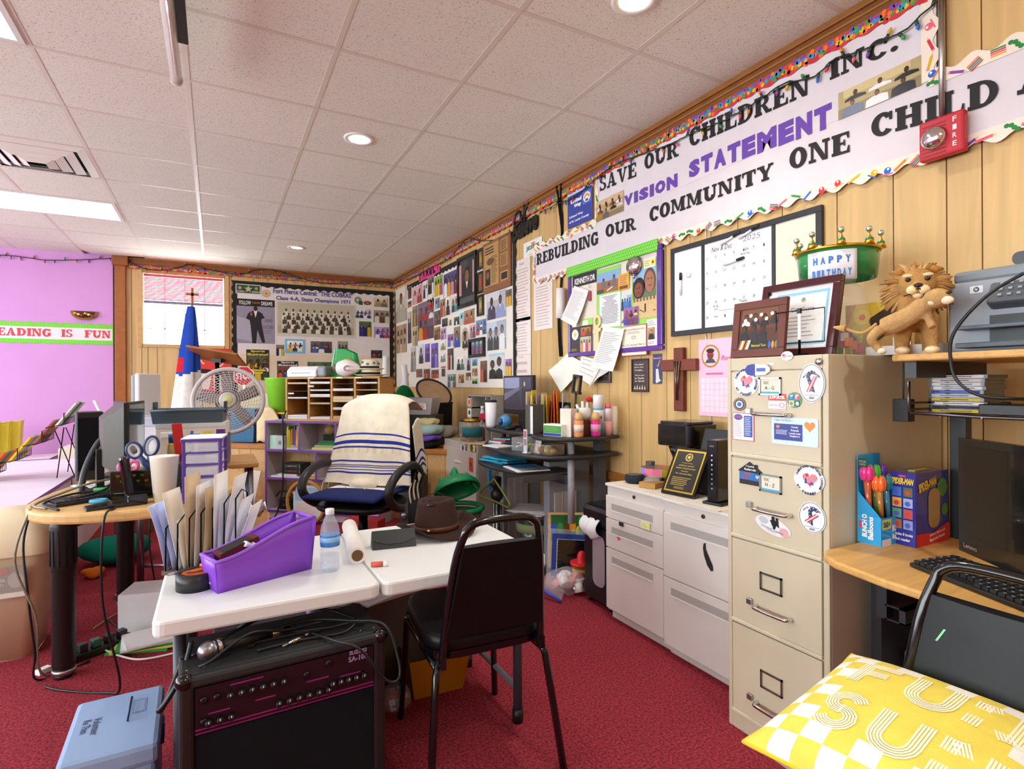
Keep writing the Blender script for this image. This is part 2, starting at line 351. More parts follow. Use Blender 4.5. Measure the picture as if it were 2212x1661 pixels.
def downlight(x,y,lab,on=True):
    t=thing('recessed_light',lab,'recessed light',T(x,y,CE),'round recessed lights')
    obj('trim_ring',G().lathe([(.062,.002),(.062,-.004),(.088,-.006),(.092,.002)],'#f2eeea',28),'plastic',t)
    obj('lens',G().disc(0,0,-.001,.064,'#fff4e6' if on else '#f0d8b0',n=28),'down' if on else 'lamp',t,RX(PI))
    l=bpy.data.lights.new('recessed_lamp','SPOT');l.energy=50 if on else 10;l.spot_size=R(150);l.spot_blend=.9;l.shadow_soft_size=.06;l.color=(1,.97,.9)
    lo=bpy.data.objects.new('lamp',l);COL.objects.link(lo);lo.parent=t;lo.location=(0,0,-.02)
downlight(.793,3.496,'lit round recessed light in the middle of the ceiling')
downlight(1.476,1.724,'lit round recessed light cut by the top edge of the picture')
downlight(.803,6.598,'dim round recessed light near the back wall',False)
downlight(1.2,-.1,'lit round recessed light overhead behind the camera')
v=thing('air_vent','square stepped white air vent in the ceiling','air vent',T(VENT[0]+.305,VENT[1]+.305,CE))
for k,(a,z)in enumerate(((.298,-.004),(.225,-.02),(.16,-.034),(.1,-.046))):
    b=a-.05;gg=G()
    for q in range(4):
        gg.M=RZ(q*PI/2);gg.add([(-a,-a,z+.01),(a,-a,z+.01),(b,-b,z-.012),(-b,-b,z-.012)],[(0,1,2,3)],'#e9e2da')
    obj('louver_ring',gg,'paintmetal',v,solid=.002)
obj('duct',G().rect(-.29,-.29,.29,.29,.03,'#1e1c1c'),'matte',v)
v=thing('screen_pole','white hanging tube with a dark strip below the ceiling grid','ceiling tube',T(-.152,3.0,2.655))
obj('tube',G().tube([(0,0,0),(0,-1.6,0)],.024,'#e9dcd6',12),'gloss',v)
obj('end_cap',G().tube([(0,.02,0),(0,0,0)],.027,'#d8ccc6',12),'plastic',v)
obj('dark_strip',G().box(.02,.06,-1.6,-.32,.0,.012,'#3c4444'),'matte',v)
for y in(-.05,-1.2):obj('hanger',G().tube([(0,y,0),(0,y,CE-2.655)],.004,'#ccc',6),'metal',v)
# -- RIGHT WALL: letters, banners, boards
def GL(ch):  # slab-serif capitals, cap height 1: (width, primitives)
    t,n,sf=.30,.11,.15
    def st(x,w=t):return[('r',x,0,x+w,1),('r',x-.07,0,x+w+.07,sf),('r',x-.07,1-sf,x+w+.07,1)]
    d={
    'I':(.44,st(.1)),'H':(.95,st(.07)+st(.62)+[('r',.3,.44,.64,.57)]),
    'L':(.78,st(.07)+[('r',.3,0,.78,.12),('p',(.66,.1),(.78,.1),(.78,.36),(.72,.36))]),
    'E':(.8,st(.07)+[('r',.3,0,.8,.12),('r',.3,.88,.78,1),('r',.3,.45,.6,.56),('r',.54,.36,.6,.66),('p',(.68,.1),(.8,.1),(.8,.34),(.74,.34)),('p',(.66,.9),(.78,.9),(.78,.68),(.72,.68))]),
    'F':(.78,st(.07)+[('r',.3,.88,.78,1),('r',.3,.45,.58,.56),('r',.52,.36,.58,.66),('p',(.66,.9),(.78,.9),(.78,.66),(.72,.66))]),
    'T':(.84,st(.3)+[('r',0,.88,.84,1),('p',(0,.9),(.12,.9),(.06,.66),(0,.66)),('p',(.72,.9),(.84,.9),(.84,.66),(.78,.66))]),
    'A':(1.,[('p',(.08,0),(.2,0),(.52,1),(.42,1)),('p',(.62,0),(.9,0),(.58,1),(.42,1)),('r',.22,.27,.74,.38),('r',0,0,.3,sf),('r',.54,0,1,sf)]),
    'V':(1.,[('p',(.1,1),(.38,1),(.58,0),(.46,0)),('p',(.8,1),(.92,1),(.58,0),(.46,0)),('r',0,1-sf,.46,1),('r',.7,1-sf,1,1)]),
    'N':(1.,[('r',.1,0,.22,1),('r',.78,0,.9,1),('p',(.1,1),(.36,1),(.9,0),(.66,0)),('r',0,0,.34,sf),('r',0,1-sf,.3,1),('r',.66,1-sf,1,1)]),
    'M':(1.2,[('r',.1,0,.22,1),('p',(.1,1),(.36,1),(.66,.1),(.54,.1)),('p',(.54,.1),(.66,.1),(.96,1),(.84,1)),('r',.84,0,1.1,1),('r',0,0,.34,sf),('r',.76,0,1.2,sf),('r',0,1-sf,.3,1),('r',.9,1-sf,1.2,1)]),
    'Y':(.95,[('r',.36,0,.6,.5),('p',(.06,1),(.34,1),(.6,.44),(.36,.44)),('p',(.76,1),(.88,1),(.6,.44),(.44,.44)),('r',0,1-sf,.42,1),('r',.66,1-sf,.95,1),('r',.26,0,.7,sf)]),
    'U':(.98,[('r',.1,.34,.35,1),('r',.76,.34,.88,1),('a',.49,.36,.39,.38,.29,.2,180,360),('r',0,1-sf,.44,1),('r',.66,1-sf,.98,1)]),
    'O':(.9,[('a',.45,.5,.45,.53,.29,.18,0,360)]),
    'C':(.84,[('a',.45,.5,.45,.53,.29,.18,38,322),('r',.7,.62,.82,.98)]),
    'G':(.92,[('a',.45,.5,.45,.53,.29,.18,38,350),('r',.54,.38,.92,.5),('r',.66,.05,.86,.44),('r',.7,.64,.82,.98)]),
    'D':(.92,st(.07)+[('a',.38,.5,.54,.5,.26,.12,-90,90),('r',.3,0,.4,.12),('r',.3,.88,.4,1)]),
    'B':(.86,st(.07)+[('a',.44,.735,.36,.265,.22,.11,-90,90),('a',.46,.27,.4,.27,.24,.11,-90,90),('r',.3,.89,.46,1),('r',.3,.46,.46,.57),('r',.3,0,.46,.11)]),
    'R':(.98,st(.07)+[('a',.44,.72,.38,.28,.23,.11,-90,90),('r',.3,.89,.46,1),('r',.3,.44,.46,.55),('p',(.42,.5),(.64,.46),(.94,.0),(.68,.0)),('r',.66,0,1,sf)]),
    'S':(.74,[('a',.36,.74,.34,.27,.2,.11,30,270),('a',.37,.26,.36,.27,.21,.11,-150,90),('r',.58,.7,.68,1),('r',.04,0,.14,.3)]),
    '.':(.3,[('a',.15,.14,.14,.14,.139,.139,0,360)]),}
    return d[ch]
def letter_mesh(ch,fmap,col,M):
    g=G();z=0;Mi=M.inverted()
    def add(pts):
        q=[Mi@fmap(x,y)for x,y in pts];g.add([(p.x,p.y,p.z+z)for p in q],[tuple(range(len(q)))],col)
    for p in GL(ch)[1]:
        if p[0]=='r':add([(p[1],p[2]),(p[3],p[2]),(p[3],p[4]),(p[1],p[4])])
        elif p[0]=='p':add(p[1:])
        else:
            _,cx,cy,rx,ry,tx,ty,a0,a1=p;n=18 if a1-a0>200 else 10
            for i in range(n):
                a,b=R(a0+(a1-a0)*i/n),R(a0+(a1-a0)*(i+1)/n)
                add([(cx+rx*math.cos(a),cy+ry*math.sin(a)),(cx+rx*math.cos(b),cy+ry*math.sin(b)),(cx+(rx-tx)*math.cos(b),cy+(ry-ty)*math.sin(b)),(cx+(rx-tx)*math.cos(a),cy+(ry-ty)*math.sin(a))])
        z+=.00015
    return g
XB=XW-.016
def word(parent,s,xl,ybl,ytl,xr,ybr,ytr,col,X=XB-.004,gap=.1):
    bl,tl,br,tr=onx(xl,ybl,X),onx(xl,ytl,X),onx(xr,ybr,X),onx(xr,ytr,X)
    tot=sum(GL(c)[0]for c in s)+gap*(len(s)-1);x=0
    for c in s:
        def fm(u,v,x=x):
            k=(x+u)/tot;Y=bl.y+(br.y-bl.y)*k;z0=bl.z+(br.z-bl.z)*k;z1=tl.z+(tr.z-tl.z)*k
            return Vector((X,Y,z0+(z1-z0)*v))
        M=FR(fm(0,0));o=obj('letter',letter_mesh(c,fm,col,M),'matte',parent,M);x+=GL(c)[0]+gap
def word_sans(parent,s,xl,ybl,ytl,xr,ybr,ytr,col,X=XB-.004):
    bl,tl,br,tr=onx(xl,ybl,X),onx(xl,ytl,X),onx(xr,ybr,X),onx(xr,ytr,X);n=len(s);ws=[1.15 if c=='M' else.35 if c=='I' else.85 for c in s];tot=sum(ws)+.12*(n-1);x=0
    for c,w in zip(s,ws):
        k0,k1=x/tot,(x+w)/tot;Y0=bl.y+(br.y-bl.y)*k0;Y1=bl.y+(br.y-bl.y)*k1;z0=bl.z+(br.z-bl.z)*k0;z1=tl.z+(tr.z-tl.z)*k0
        obj('letter',G().text(c,(Y0-Y1)/2,(z1-z0)/2,0,Y0-Y1,z1-z0,col,bold=.07),'matte',parent,FR((X,Y0,z0)));x+=w+.12
def frame_at(p,a):return FN(p,a)
def scallop(L,h,col,fn,n=14,amp=.012,up=False,z=.003):
    """wavy paper strip along local x, with doodles drawn by fn(g)"""
    g=G();k=max(4,int(L/.012));pts=[(L*i/k,(amp*math.sin(2*PI*i/k*L/.11))+(h if up else 0))for i in range(k+1)]
    base=h if not up else 0
    for(xa,ya),(xb,yb)in zip(pts,pts[1:]):g.add([(xa,ya,0),(xb,yb,0),(xb,base,0),(xa,base,0)],[(0,1,2,3)if not up else(3,2,1,0)],col)
    fn(g,L,h);return g
DOOD=['#d9394a','#2f6fd0','#2f9a50','#e6b422','#8e4bb0','#ef6a7a','#f08c2e']
def doodles(g,L,h):
    x=.02
    while x<L-.05:
        c=rnd.choice(DOOD);y=h*.2+rnd.random()*h*.35;k=rnd.random();a=rnd.random()*1.4-.7
        M0=g.M;g.M=M0@MT((x,y,.0006))@RZ(a)
        if k<.3:[g.rect(-.02,-.012+.007*j,.022,-.007+.007*j,.0002*j,DOOD[(j*2+int(x*50))%7])for j in range(4)]
        elif k<.55:g.rect(-.026,-.005,.018,.005,0,c);g.poly([(.018,-.005),(.018,.005),(.03,0)],0,'#e8c890');g.rect(-.032,-.005,-.026,.005,0,'#e88a9a')
        elif k<.8:g.disc(0,0,0,.014,c,n=8);g.disc(.002,.006,.0003,.005,'#fff',n=6);g.rect(-.02,-.016,.02,-.011,.0001,rnd.choice(DOOD))
        else:[g.disc(-.02+.012*j,.004*math.sin(j*1.7),.0002*j,.008,'#2f8a48',n=7)for j in range(4)]
        g.M=M0;x+=.045+rnd.random()*.03
def rainbow(g,L,h):
    x=0
    while x<L:
        for j,c in enumerate(('#c8343c','#e8c02a','#3a9ad0','#7d4fae')):
            if rnd.random()<.85:g.disc(x+rnd.random()*.02,h*(.12+.22*j)+rnd.random()*.008,.0006+.0002*j,.009+rnd.random()*.004,rnd.choice((c,c,c,'#3fa050','#f07a2a')),n=5,rot=rnd.random()*3)
        x+=.021
# --- banners
ban=thing('banner','long white paper banner with black capitals about rebuilding the community','banner',FR((XB,3.93,2.06)))
obj('paper',G().rect(0,0,3.6,.275,0,'#e2dbe0'),'paper',ban)
ban2=thing('banner','upper white paper banner with black and purple capitals and a vision heading','banner',FR((XB,3.1,2.335)))
obj('paper',G().rect(0,0,2.045,.30,.001,'#e4dde2'),'paper',ban2)
def pkeep(o,parent):M=o.matrix_world.copy();o.parent=parent;o.matrix_parent_inverse=Matrix();return o
class Loc:  # helper: children whose frames are given in world space
    pass
def word_in(fn,parent,*a,**k):
    before=set(COL.objects);fn(None,*a,**k);inv=parent.matrix_world.inverted()
    for o in set(COL.objects)-before:
        m=o.matrix_basis.copy();o.parent=parent;o.matrix_local=inv@m
bpy.context.view_layer.update()
K='#1c1a1c';V='#6d46ae'
for a in(('SAVE',1295,414,382,1374,381,350),('OUR',1392,367,335,1465,337,304),('CHILDREN',1489,318,280,1748,203,160),('INC.',1791,174,134,1940,107,66)):word_in(word,ban2,*a,K)
for a in(('VISION',1348,447,424,1463,404,374),('STATEMENT',1488,386,350,1796,275,222)):word_in(word_sans,ban2,*a,V)
for a in(('REBUILDING',1159,573,549,1292,527,499),('OUR',1308,513,487,1373,496,468),('COMMUNITY',1403,480,450,1670,384,350),('ONE',1705,367,325,1835,328,282),('CHILD',1882,299,252,2157,222,162),('AT',2197,206,140,2360,160,85)):word_in(word,ban,*a,K)
bd=G(MT((0,-.012,.002)))
obj('border_strip',scallop(3.6,.045,'#f6ead8',doodles),'paper',ban,MT((0,-.014,.003)))
obj('border_strip',scallop(.84,.045,'#f6ead8',doodles,up=True),'paper',ban,MT((0,.25,.003)))
obj('border_strip',scallop(.75,.05,'#f6ead8',doodles,up=True),'paper',ban,MT((2.85,.25,.003)))
obj('border_strip',scallop(.26,.035,'#f6ead8',doodles,up=True),'paper',ban,MT((.02,.0,.0035))@RZ(PI/2))
obj('border_strip',scallop(.30,.05,'#f6ead8',doodles),'paper',ban2,MT((2.047,.0,.004))@RZ(PI/2))
obj('border_strip',scallop(.28,.03,'#f6ead8',doodles),'paper',ban2,MT((.03,.0,.004))@RZ(PI/2))
solo('border_strip','rainbow star border strip along the top of the right wall','border strip',scallop(6.9,.05,'#d23c48',rainbow,amp=.006),'paper',FR((XW-.021,7.98,CE-.13)))
solo('border_strip','rainbow star border strip along the top of the back wall','border strip',scallop(3.2,.05,'#d23c48',rainbow,amp=.006),'paper',FB((-.9,YB-.023,CE-.13)))
# --- pictures
SK=['#4a2c20','#5e3a28','#3c241a','#7a4c34','#8a5a40']
def photo(g,w,h,bg,cl,z=0,x0=0,y0=0,big=False,skin=None):
    cl=cl.split()if isinstance(cl,str)else cl;n=len(cl)
    g.rect(x0,y0,x0+w,y0+h,z,bg);b=lin(bg)
    g.rect(x0,y0,x0+w,y0+h*(.2+.2*rnd.random()),z+.0003,tuple(c*.6 for c in b));g.rect(x0+w*.1*rnd.random(),y0+h*.7,x0+w*(.5+.5*rnd.random()),y0+h,z+.0003,tuple(min(1,c*1.35+.02)for c in b))
    rows=1 if n<=4 else 2 if n<=8 else 3;per=math.ceil(n/rows);i=0
    for r in range(rows-1,-1,-1):
        for k in range(per):
            if i>=n:break
            c='#'+cl[i];i+=1;sp=w/(per+.25);cx=x0+sp*(k+.62)+(r%2)*sp*.12;hd=min(sp*.34,h*(.17 if rows==1 else.1));sc=1.0
            top=y0+h*((.80 if rows==1 else.5+.34*r/(rows-1)if rows>1 else.8))-rnd.random()*h*.06
            zz=z+.0006+.0004*(rows-r);bw=sp*.46
            g.poly([(cx-bw,y0),(cx+bw,y0),(cx+bw*.92,top-hd*2.1),(cx+bw*.35,top-hd*1.5),(cx-bw*.35,top-hd*1.5),(cx-bw*.92,top-hd*2.1)]if r==0 or rows==1 else[(cx-bw,top-h*.3),(cx+bw,top-h*.3),(cx+bw*.92,top-hd*2.1),(cx+bw*.35,top-hd*1.5),(cx-bw*.35,top-hd*1.5),(cx-bw*.92,top-hd*2.1)],zz,c)
            sk=skin or rnd.choice(SK)
            g.disc(cx,top-hd*.55,zz+.0001,hd*.82,'#17110f',ry=hd,n=8);g.disc(cx,top-hd*.85,zz+.0002,hd*.68,sk,ry=hd*.88,n=8)
            if w>.16 and rows==1:g.poly([(cx-bw*.18,top-hd*1.6),(cx+bw*.18,top-hd*1.6),(cx,top-hd*2.6)],zz+.0003,'#e8e2da')
    return g
def pr(x0,y0,x1,y1,X):a,b=onx(x0,y0,X),onx(x1,y1,X);return a.y,a.z,a.y-b.y,a.z-b.z  # right wall: left Y, top z, width, height
def pb(x0,y0,x1,y1,Y):a,b=ony(x0,y0,Y),ony(x1,y1,Y);return a.x,a.z,b.x-a.x,a.z-b.z
def wallpic(name,label,cat,rect,draw,mat='photo',X=None,Y=None,group=None,th=.001):
    if Y is None:y,z,w,h=pr(*rect,X);M=FR((X,y,z-h))
    else:y,z,w,h=pb(*rect,Y);M=FB((y,Y,z-h))
    w=max(w,.02);h=max(h,.02);g=G().box(0,w,0,h,-th,0,'#e9e4dc');draw(g,w,h)
    return solo(name,label,cat,g,mat,M,group)
# --- collage board on the right wall
cbd=thing('bulletin_board','huge white board covered with photographs between black wavy borders','bulletin board',FR((XW-.012,7.94,1.2)))
obj('backing',G().box(0,3.66,0,1.36,-.006,0,'#ece6dd'),'paper',cbd)
blk=lambda g,L,h:None
obj('border_strip',scallop(3.66,.06,'#221e1e',blk,amp=.008),'paper',cbd,MT((0,1.31,.002)))
obj('border_strip',scallop(1.36,.05,'#221e1e',blk,amp=.008),'paper',cbd,MT((3.68,0,.002))@RZ(PI/2))
obj('border_strip',scallop(1.36,.06,'#221e1e',blk,amp=.008,up=True),'paper',cbd,MT((.06,0,.002))@RZ(PI/2))
C6=lambda x,y:(840+x*.16857,560+y*.16857)
COLL=[
(85,400,235,780,'#cfc9bb','b9b39f','faded pencil drawing at the left end of the photo wall'),
(90,860,232,1190,'#a08868','c8b090 b8a080 c0a890 a89070 c8b090 b8a080','sepia group portrait in a thin gold frame'),
(243,365,290,500,'#2a2626','a33 444','small dark photo at the top left of the photo wall'),
(243,545,290,612,'#5a3a34','c66','tiny brown photo under a small dark one'),
(240,680,292,1075,'#b8a49c','222 335','narrow tall portrait of people in dark clothes'),
(300,375,432,545,'#c99ca0','d8a0a8 a33a2c','two ladies in pink and red in the top row'),
(300,610,370,860,'#8a7458','765 b94 654','musicians with brass instruments in a narrow photo'),
(300,880,370,1110,'#b09a64','ccb088 887','yellowed photo below the musicians'),
(370,575,580,1010,'#6a5468','a3222c b02830 ddd d8901c a3222c','large family portrait in red, white and gold on purple'),
(437,290,500,490,'#cfccc8','222 eee','black and white couple in formal dress'),
(500,240,580,430,'#6a6058','222 333 eee','man in a dark suit standing in a crowd'),
(585,235,692,450,'#7a9a48','d8b02a e0c040 b04a8a','people in yellow shirts under a blue header'),
(700,200,890,430,'#3a3a6a','f2f2f2 d89a2a c88aa8 6a3a30','crowd collage with a starry flag and an eagle'),
(490,485,578,635,'#c8c2b8','b3282c c03030 a82428','choir in red robes in a small photo'),
(590,505,655,625,'#7a86a0','a8a8b8 6a7aa8','pale blue street snapshot in the second row'),
(655,520,725,735,'#9a7a5c','a84a3a c88a5a','brown toned family snapshot in the second row'),
(725,490,790,710,'#e0d6cc','3a2a3a','woman with long dark hair on a white ground'),
(800,490,890,665,'#b8b4b0','2a3648 1aa0a0','man beside someone in bright teal'),
(580,670,668,835,'#4a5a50','8a3a34 3a4a5a','dark green outdoor group photo'),
(580,875,662,1028,'#9a7a40','5a3a24 6a4a2a 8a5a30','golden brown hall with seated people'),
(665,885,735,1025,'#b08ab8','8a5a9a c8a0c8','lilac toned snapshot near the middle'),
(680,765,755,858,'#4a4440','202024 2a2a30','two people in black in a little photo'),
(770,775,805,848,'#a88a60','7a6a4a','tiny gold oval portrait on white'),
(833,745,905,838,'#3a5a48','222 ddd 222','formal group in black before dark green trees'),
(905,690,962,838,'#7ac0d8','d8c8b0','bright turquoise beach snapshot'),
(962,660,1100,815,'#9a7a58','c84a34 a06a40','man in an orange red shirt in the third row'),
(752,965,832,1118,'#8a5aa8','4a6ac8 e0d0e0','violet snapshot of three people dressed up'),
(832,870,918,1128,'#7a6a58','2a4aa8','graduate in a royal blue cap and gown'),
(1035,840,1115,1008,'#c89aa8','b06a80 6a4a50','pink toned couple next to the oval graduate'),
(1115,785,1252,960,'#5a80a8','c83a3a e8e8e8 3a4a80 c83a3a eee 346','sports team under a blue sky'),
(1250,455,1505,735,'#b8bac0','3a2a50 8a9ac8','large close-up of a couple smiling'),
(1495,395,1580,595,'#5a5048','e0a818 e0a818','two people in bright golden shirts in a corner'),
(1255,815,1505,1150,'#a8b4c4','20242c 1a1a1e e8e8e8','large photo of three men, one with a black cap'),
(380,1095,450,1338,'#b8c0d4','22242c','man in a black suit on a pale blue ground'),
(460,1085,528,1318,'#7a5ac0','5a3a98 3a2a60','narrow violet photo of a couple'),
(540,1080,635,1390,'#6a50b0','4a3a88 8a70c8','tall violet photo of a couple embracing'),
(660,1055,730,1163,'#d8d4c8','9a8a6a','pale cutting with a small figure'),
(660,1212,728,1318,'#d0d0cc','8a7a6a 6a8a6a','pale cutting with two small figures'),
(750,1145,832,1418,'#4a3a38','c84a3a 2a2a30 e0d8d0 3a3a44','dark strip of three stacked pictures'),
(865,1250,975,1420,'#e8e2d8','1c1c20 1a8078','two cut-out graduates, one in a teal gown'),
(995,1265,1048,1430,'#8a98c0','1c1c22','slim photo of a graduate in black'),
(1065,1278,1135,1368,'#6aa0e0','3a7a3a','tiny landscape with blue sky and grass'),
(1065,1395,1138,1500,'#a8805c','d8a890 c06a50','small photo of a person in peach'),
(1170,1300,1262,1580,'#6a4a38','d8603a 2a2a2c','tall photo of a guitarist in orange'),
(1490,1275,1580,1495,'#8a5aa0','e8b818 e8b818','two people in yellow shirts on purple'),
(350,1405,432,1515,'#6a4a40','a83a34 3a4a80','small reddish group photo at the bottom left'),
(445,1405,528,1530,'#5a3830','b04a3a c86a4a a83a34','ladies in red in the bottom row'),
(543,1415,640,1530,'#6a3a34','b8403a a8382e c85a48','reddish group next to the ladies in red'),
(750,1470,862,1650,'#7a9a8a','3a6a8a d8d8d0 6a5a4a','wedding party in a park at the bottom'),
(890,1470,965,1590,'#a88a50','d8a840 6a4a34','yellow brown snapshot in the bottom row'),
(985,1450,1055,1555,'#5a4a40','d89a4a e0d8d0','small photo of two people in tan and white'),
(1065,1525,1140,1600,'#9ac870','1c1c1c 1c1c1c','tiny photo with two dark figures on lime green'),
(280,1130,350,1445,'#a8a8a8','7a7a7a 989898','grey photocopied picture by the paper tubes'),
]
for x0,y0,x1,y1,bg,cl,lab in COLL:
    a,b=C6(x0,y0),C6(x1,y1)
    wallpic('photograph',lab,'photograph',(*a,*b),lambda g,w,h,bg=bg,cl=cl:photo(g,w-.008,h-.008,bg,cl,.0006,.004,.004),X=XW-.0145,group='photographs on the collage board')
XC=XW-.0145
def oval_grad(g,w,h):
    g.disc(w/2,h/2,.001,w*.48,'#bba78c',ry=h*.49,n=24);g.poly([(w*.12,h*.12),(w*.88,h*.12),(w*.75,h*.42),(w*.25,h*.42)],.0014,'#151417')
    g.disc(w/2,h*.56,.0017,w*.2,SK[1],ry=h*.15,n=12);g.poly([(w*.2,h*.76),(w*.5,h*.68),(w*.8,h*.76),(w*.5,h*.84)],.002,'#111');g.rect(w*.32,h*.64,w*.68,h*.72,.0018,'#111');g.poly([(w*.42,h*.4),(w*.58,h*.4),(w*.5,h*.26)],.0018,'#eee')
a,b=C6(928,880),C6(1028,1165);wallpic('photograph','oval portrait of a graduate in a black cap','photograph',(*a,*b),oval_grad,X=XC)
a,b=C6(1280,1215),C6(1480,1530)
def twofaces(g,w,h):
    g.rect(0,0,w,h,.0005,'#d5d8d6');g.rect(0,h*.9,w,h,.0008,'#a8d0dc')
    for cx,t in((.25,.7),(.68,.78)):
        g.poly([(w*(cx-.24),0),(w*(cx+.24),0),(w*(cx+.2),h*.32),(w*cx,h*.42),(w*(cx-.2),h*.32)],.001,'#101014');g.disc(w*cx,h*(t-.12),.0013,w*.15,'#17100e',ry=h*.17);g.disc(w*cx,h*(t-.17),.0016,w*.115,SK[0],ry=h*.13)
    g.rect(w*.55,h*.72,w*.85,h*.76,.002,'#111');g.poly([(w*.55,h*.8),(w*.68,h*.87),(w*.83,h*.8),(w*.68,h*.74)],.002,'#111')
wallpic('photograph','two people in black before a pale sky, bottom right of the photo wall','photograph',(*a,*b),twofaces,X=XC)
a,b=C6(670,1375),C6(728,1515);wallpic('photograph','small dark picture with a red header strip','photograph',(*a,*b),lambda g,w,h:g.rect(w*.1,h*.1,w*.9,h*.8,.001,'#4a403a').rect(0,h*.86,w,h,.001,'#c8453a'),X=XC)
def framed(name,label,cat,rect,X,fr,inner,draw,fw=.03,th=.02,Y=None,bevel=.002):
    if Y is None:y,z,w,h=pr(*rect,X);M=FR((X,y,z-h))
    else:y,z,w,h=pb(*rect,Y);M=FB((y,Y,z-h))
    t=thing(name,label,cat,M);g=G()
    g.box(0,w,0,fw,-.002,th,fr).box(0,w,h-fw,h,-.002,th,fr).box(0,fw,fw,h-fw,-.002,th,fr).box(w-fw,w,fw,h-fw,-.002,th,fr)
    obj('frame',g,'gloss',t,bevel=bevel);g=G().box(fw,w-fw,fw,h-fw,-.002,.004,inner);draw(g,w,h);obj('picture',g,'photo',t);return t
def podium(g,w,h):
    photo(g,w-.08,h-.09,'#2c332f','1c1e22',.005,.04,.045)
    for x in(.05,.78):[g.rect(w*x+w*.035*j,h*.25,w*x+w*.035*(j+1),h*.85,.0068+.0001*j,('#a84850','#cfc4c4')[j%2])for j in range(5)]
    g.rect(w*.1,h*.09,w*.9,h*.2,.007,'#4a5450')
framed('framed_picture','black framed dark picture of a speaker between flags','framed picture',(990,560,1031,657),XW-.014,'#16181a','#2a302c',podium,.035)
for i,(r,lab,cs)in enumerate((((1033,541,1046,580),'narrow black frame with gold writing, topmost of three','#b8952c'),((1032,590,1046,632),'narrow black frame with a red bird and grey ground, middle of three','#b43a2c'),((1032,639,1046,681),'narrow black frame with a faded yellow print, lowest of three','#c0a85a'))):
    framed('framed_picture',lab,'framed picture',r,XW-.014,'#1c1a18','#5a5436',lambda g,w,h,cs=cs:(g.rect(.03,h*.15,w-.03,h*.88,.005,'#6a6248'),g.disc(w/2,h*.5,.006,w*.2,cs,ry=h*.2,n=9),g.lines(.04,w-.04,h*.2,h*.85,7,.0055,cs,.4,.5)),.022,.015)
y,z,w,h=pr(1047,530,1107,617,XW-.014)
pq=thing('wall_plaque','brown wooden plaque with an engraved newspaper page and portrait','plaque',FR((XW-.014,y,z-h)))
obj('board',G().box(0,w,0,h,0,.022,'#8f5a30'),'wood',pq,bevel=.006)
g=G().rect(w*.06,h*.12,w*.6,h*.94,.0225,'#b8925a').lines(w*.1,w*.56,h*.74,h*.9,3,.0232,'#4a3218',.5).rect(w*.1,h*.14,w*.3,h*.46,.0232,'#3a2c20').disc(w*.2,h*.34,.0238,w*.06,SK[4],ry=h*.07).poly([(w*.12,h*.14),(w*.28,h*.14),(w*.24,h*.26),(w*.16,h*.26)],.0238,'#111').lines(w*.34,w*.56,h*.16,h*.7,14,.0232,'#7a5a30',.45)
g.disc(w*.3,h*.6,.0234,w*.14,'#6a4a2a',ry=h*.07);obj('engraving',g,'photo',pq)
obj('metal_plate',G().box(w*.66,w*.94,h*.4,h*.66,.022,.024,'#a8824c').lines(w*.69,w*.9,h*.43,h*.63,6,.0245,'#5a4020'),'photo',pq)
obj('metal_plate',G().box(w*.66,w*.94,h*.7,h*.93,.022,.024,'#a8824c').lines(w*.69,w*.9,h*.72,h*.9,5,.0245,'#5a4020'),'photo',pq)
obj('dark_plate',G().box(w*.68,w*.93,h*.14,h*.31,.022,.024,'#c8a868').box(w*.7,w*.91,h*.16,h*.29,.024,.025,'#1c1a18'),'photo',pq)
a,b=C6(1040,1030),C6(1240,1245)
def triple(g,w,h):
    for k,c in enumerate(('#7a98b8','#8a9ab0','#8ab0a0')):photo(g,w*.2,h*.66,c,'c33 36a',.006,w*(.14+.26*k),h*.17)
framed('framed_picture','black frame holding three narrow photos side by side','framed picture',(*a,*b),XC,'#141618','#1a1c1e',triple,.03,.025)
fam=thing('letter_sign','hot pink and black letter cut-outs spelling family above the photo wall','sign',FR((XW-.015,onx(905,588,XW-.015).y,2.545)))
for k,c in enumerate('FAMILY'):obj('letter',G().rect(.125*k,-.01+.005*(k%2),.125*k+.12,.155,0,'#ef3f8c').text(c,.125*k+.06,.075,.001,.085,.13,'#201828',bold=.05),'paper',fam)
# --- light strings on the walls
def light_string(label,pts,nb,thick=.0035,nrm=(-1,0,0)):
    t=thing('light_string',label,'light string',MT(pts[0]));P=[p-Vector(pts[0])for p in spl(pts,7)]
    P=[p+Vector((rnd.random()-.5,rnd.random()-.5,rnd.random()-.5))*.006 for p in P]
    obj('wire',G().tube(P,thick,'#14281c',5),'plastic',t)
    for k in range(nb):
        q=P[int((k+.5)/nb*(len(P)-1))];c=DOOD[k%7];up=-1 if k%3 else 1
        b=obj('bulb',G().tube([(0,0,0),(0,0,.018*up)],.0065,'#1c4a34',6).tube([(0,0,.018*up),(0,0,.028*up),(0,0,.04*up)],[.006,.0085,.003],c,6),'gloss',t,MT(q)@RX((rnd.random()-.5)*1.2))
XS=XW-.034
light_string('coloured light string looped across the upper white banner',[onx(x,y,XS)for x,y in((2020,5),(1960,60),(1905,90),(1850,112),(1800,130),(1755,168),(1700,178),(1640,215),(1600,240),(1560,262),(1500,285),(1450,310),(1400,328),(1340,350),(1300,375),(1275,398),(1235,428),(1205,440),(1180,452),(1165,462))],34)
light_string('coloured light string drooping along the photo wall',[onx(x,y,XS)for x,y in((1108,500),(1075,516),(1040,520),(1010,515),(990,535),(975,552),(960,565),(935,575),(905,592),(880,603),(858,610))],16)
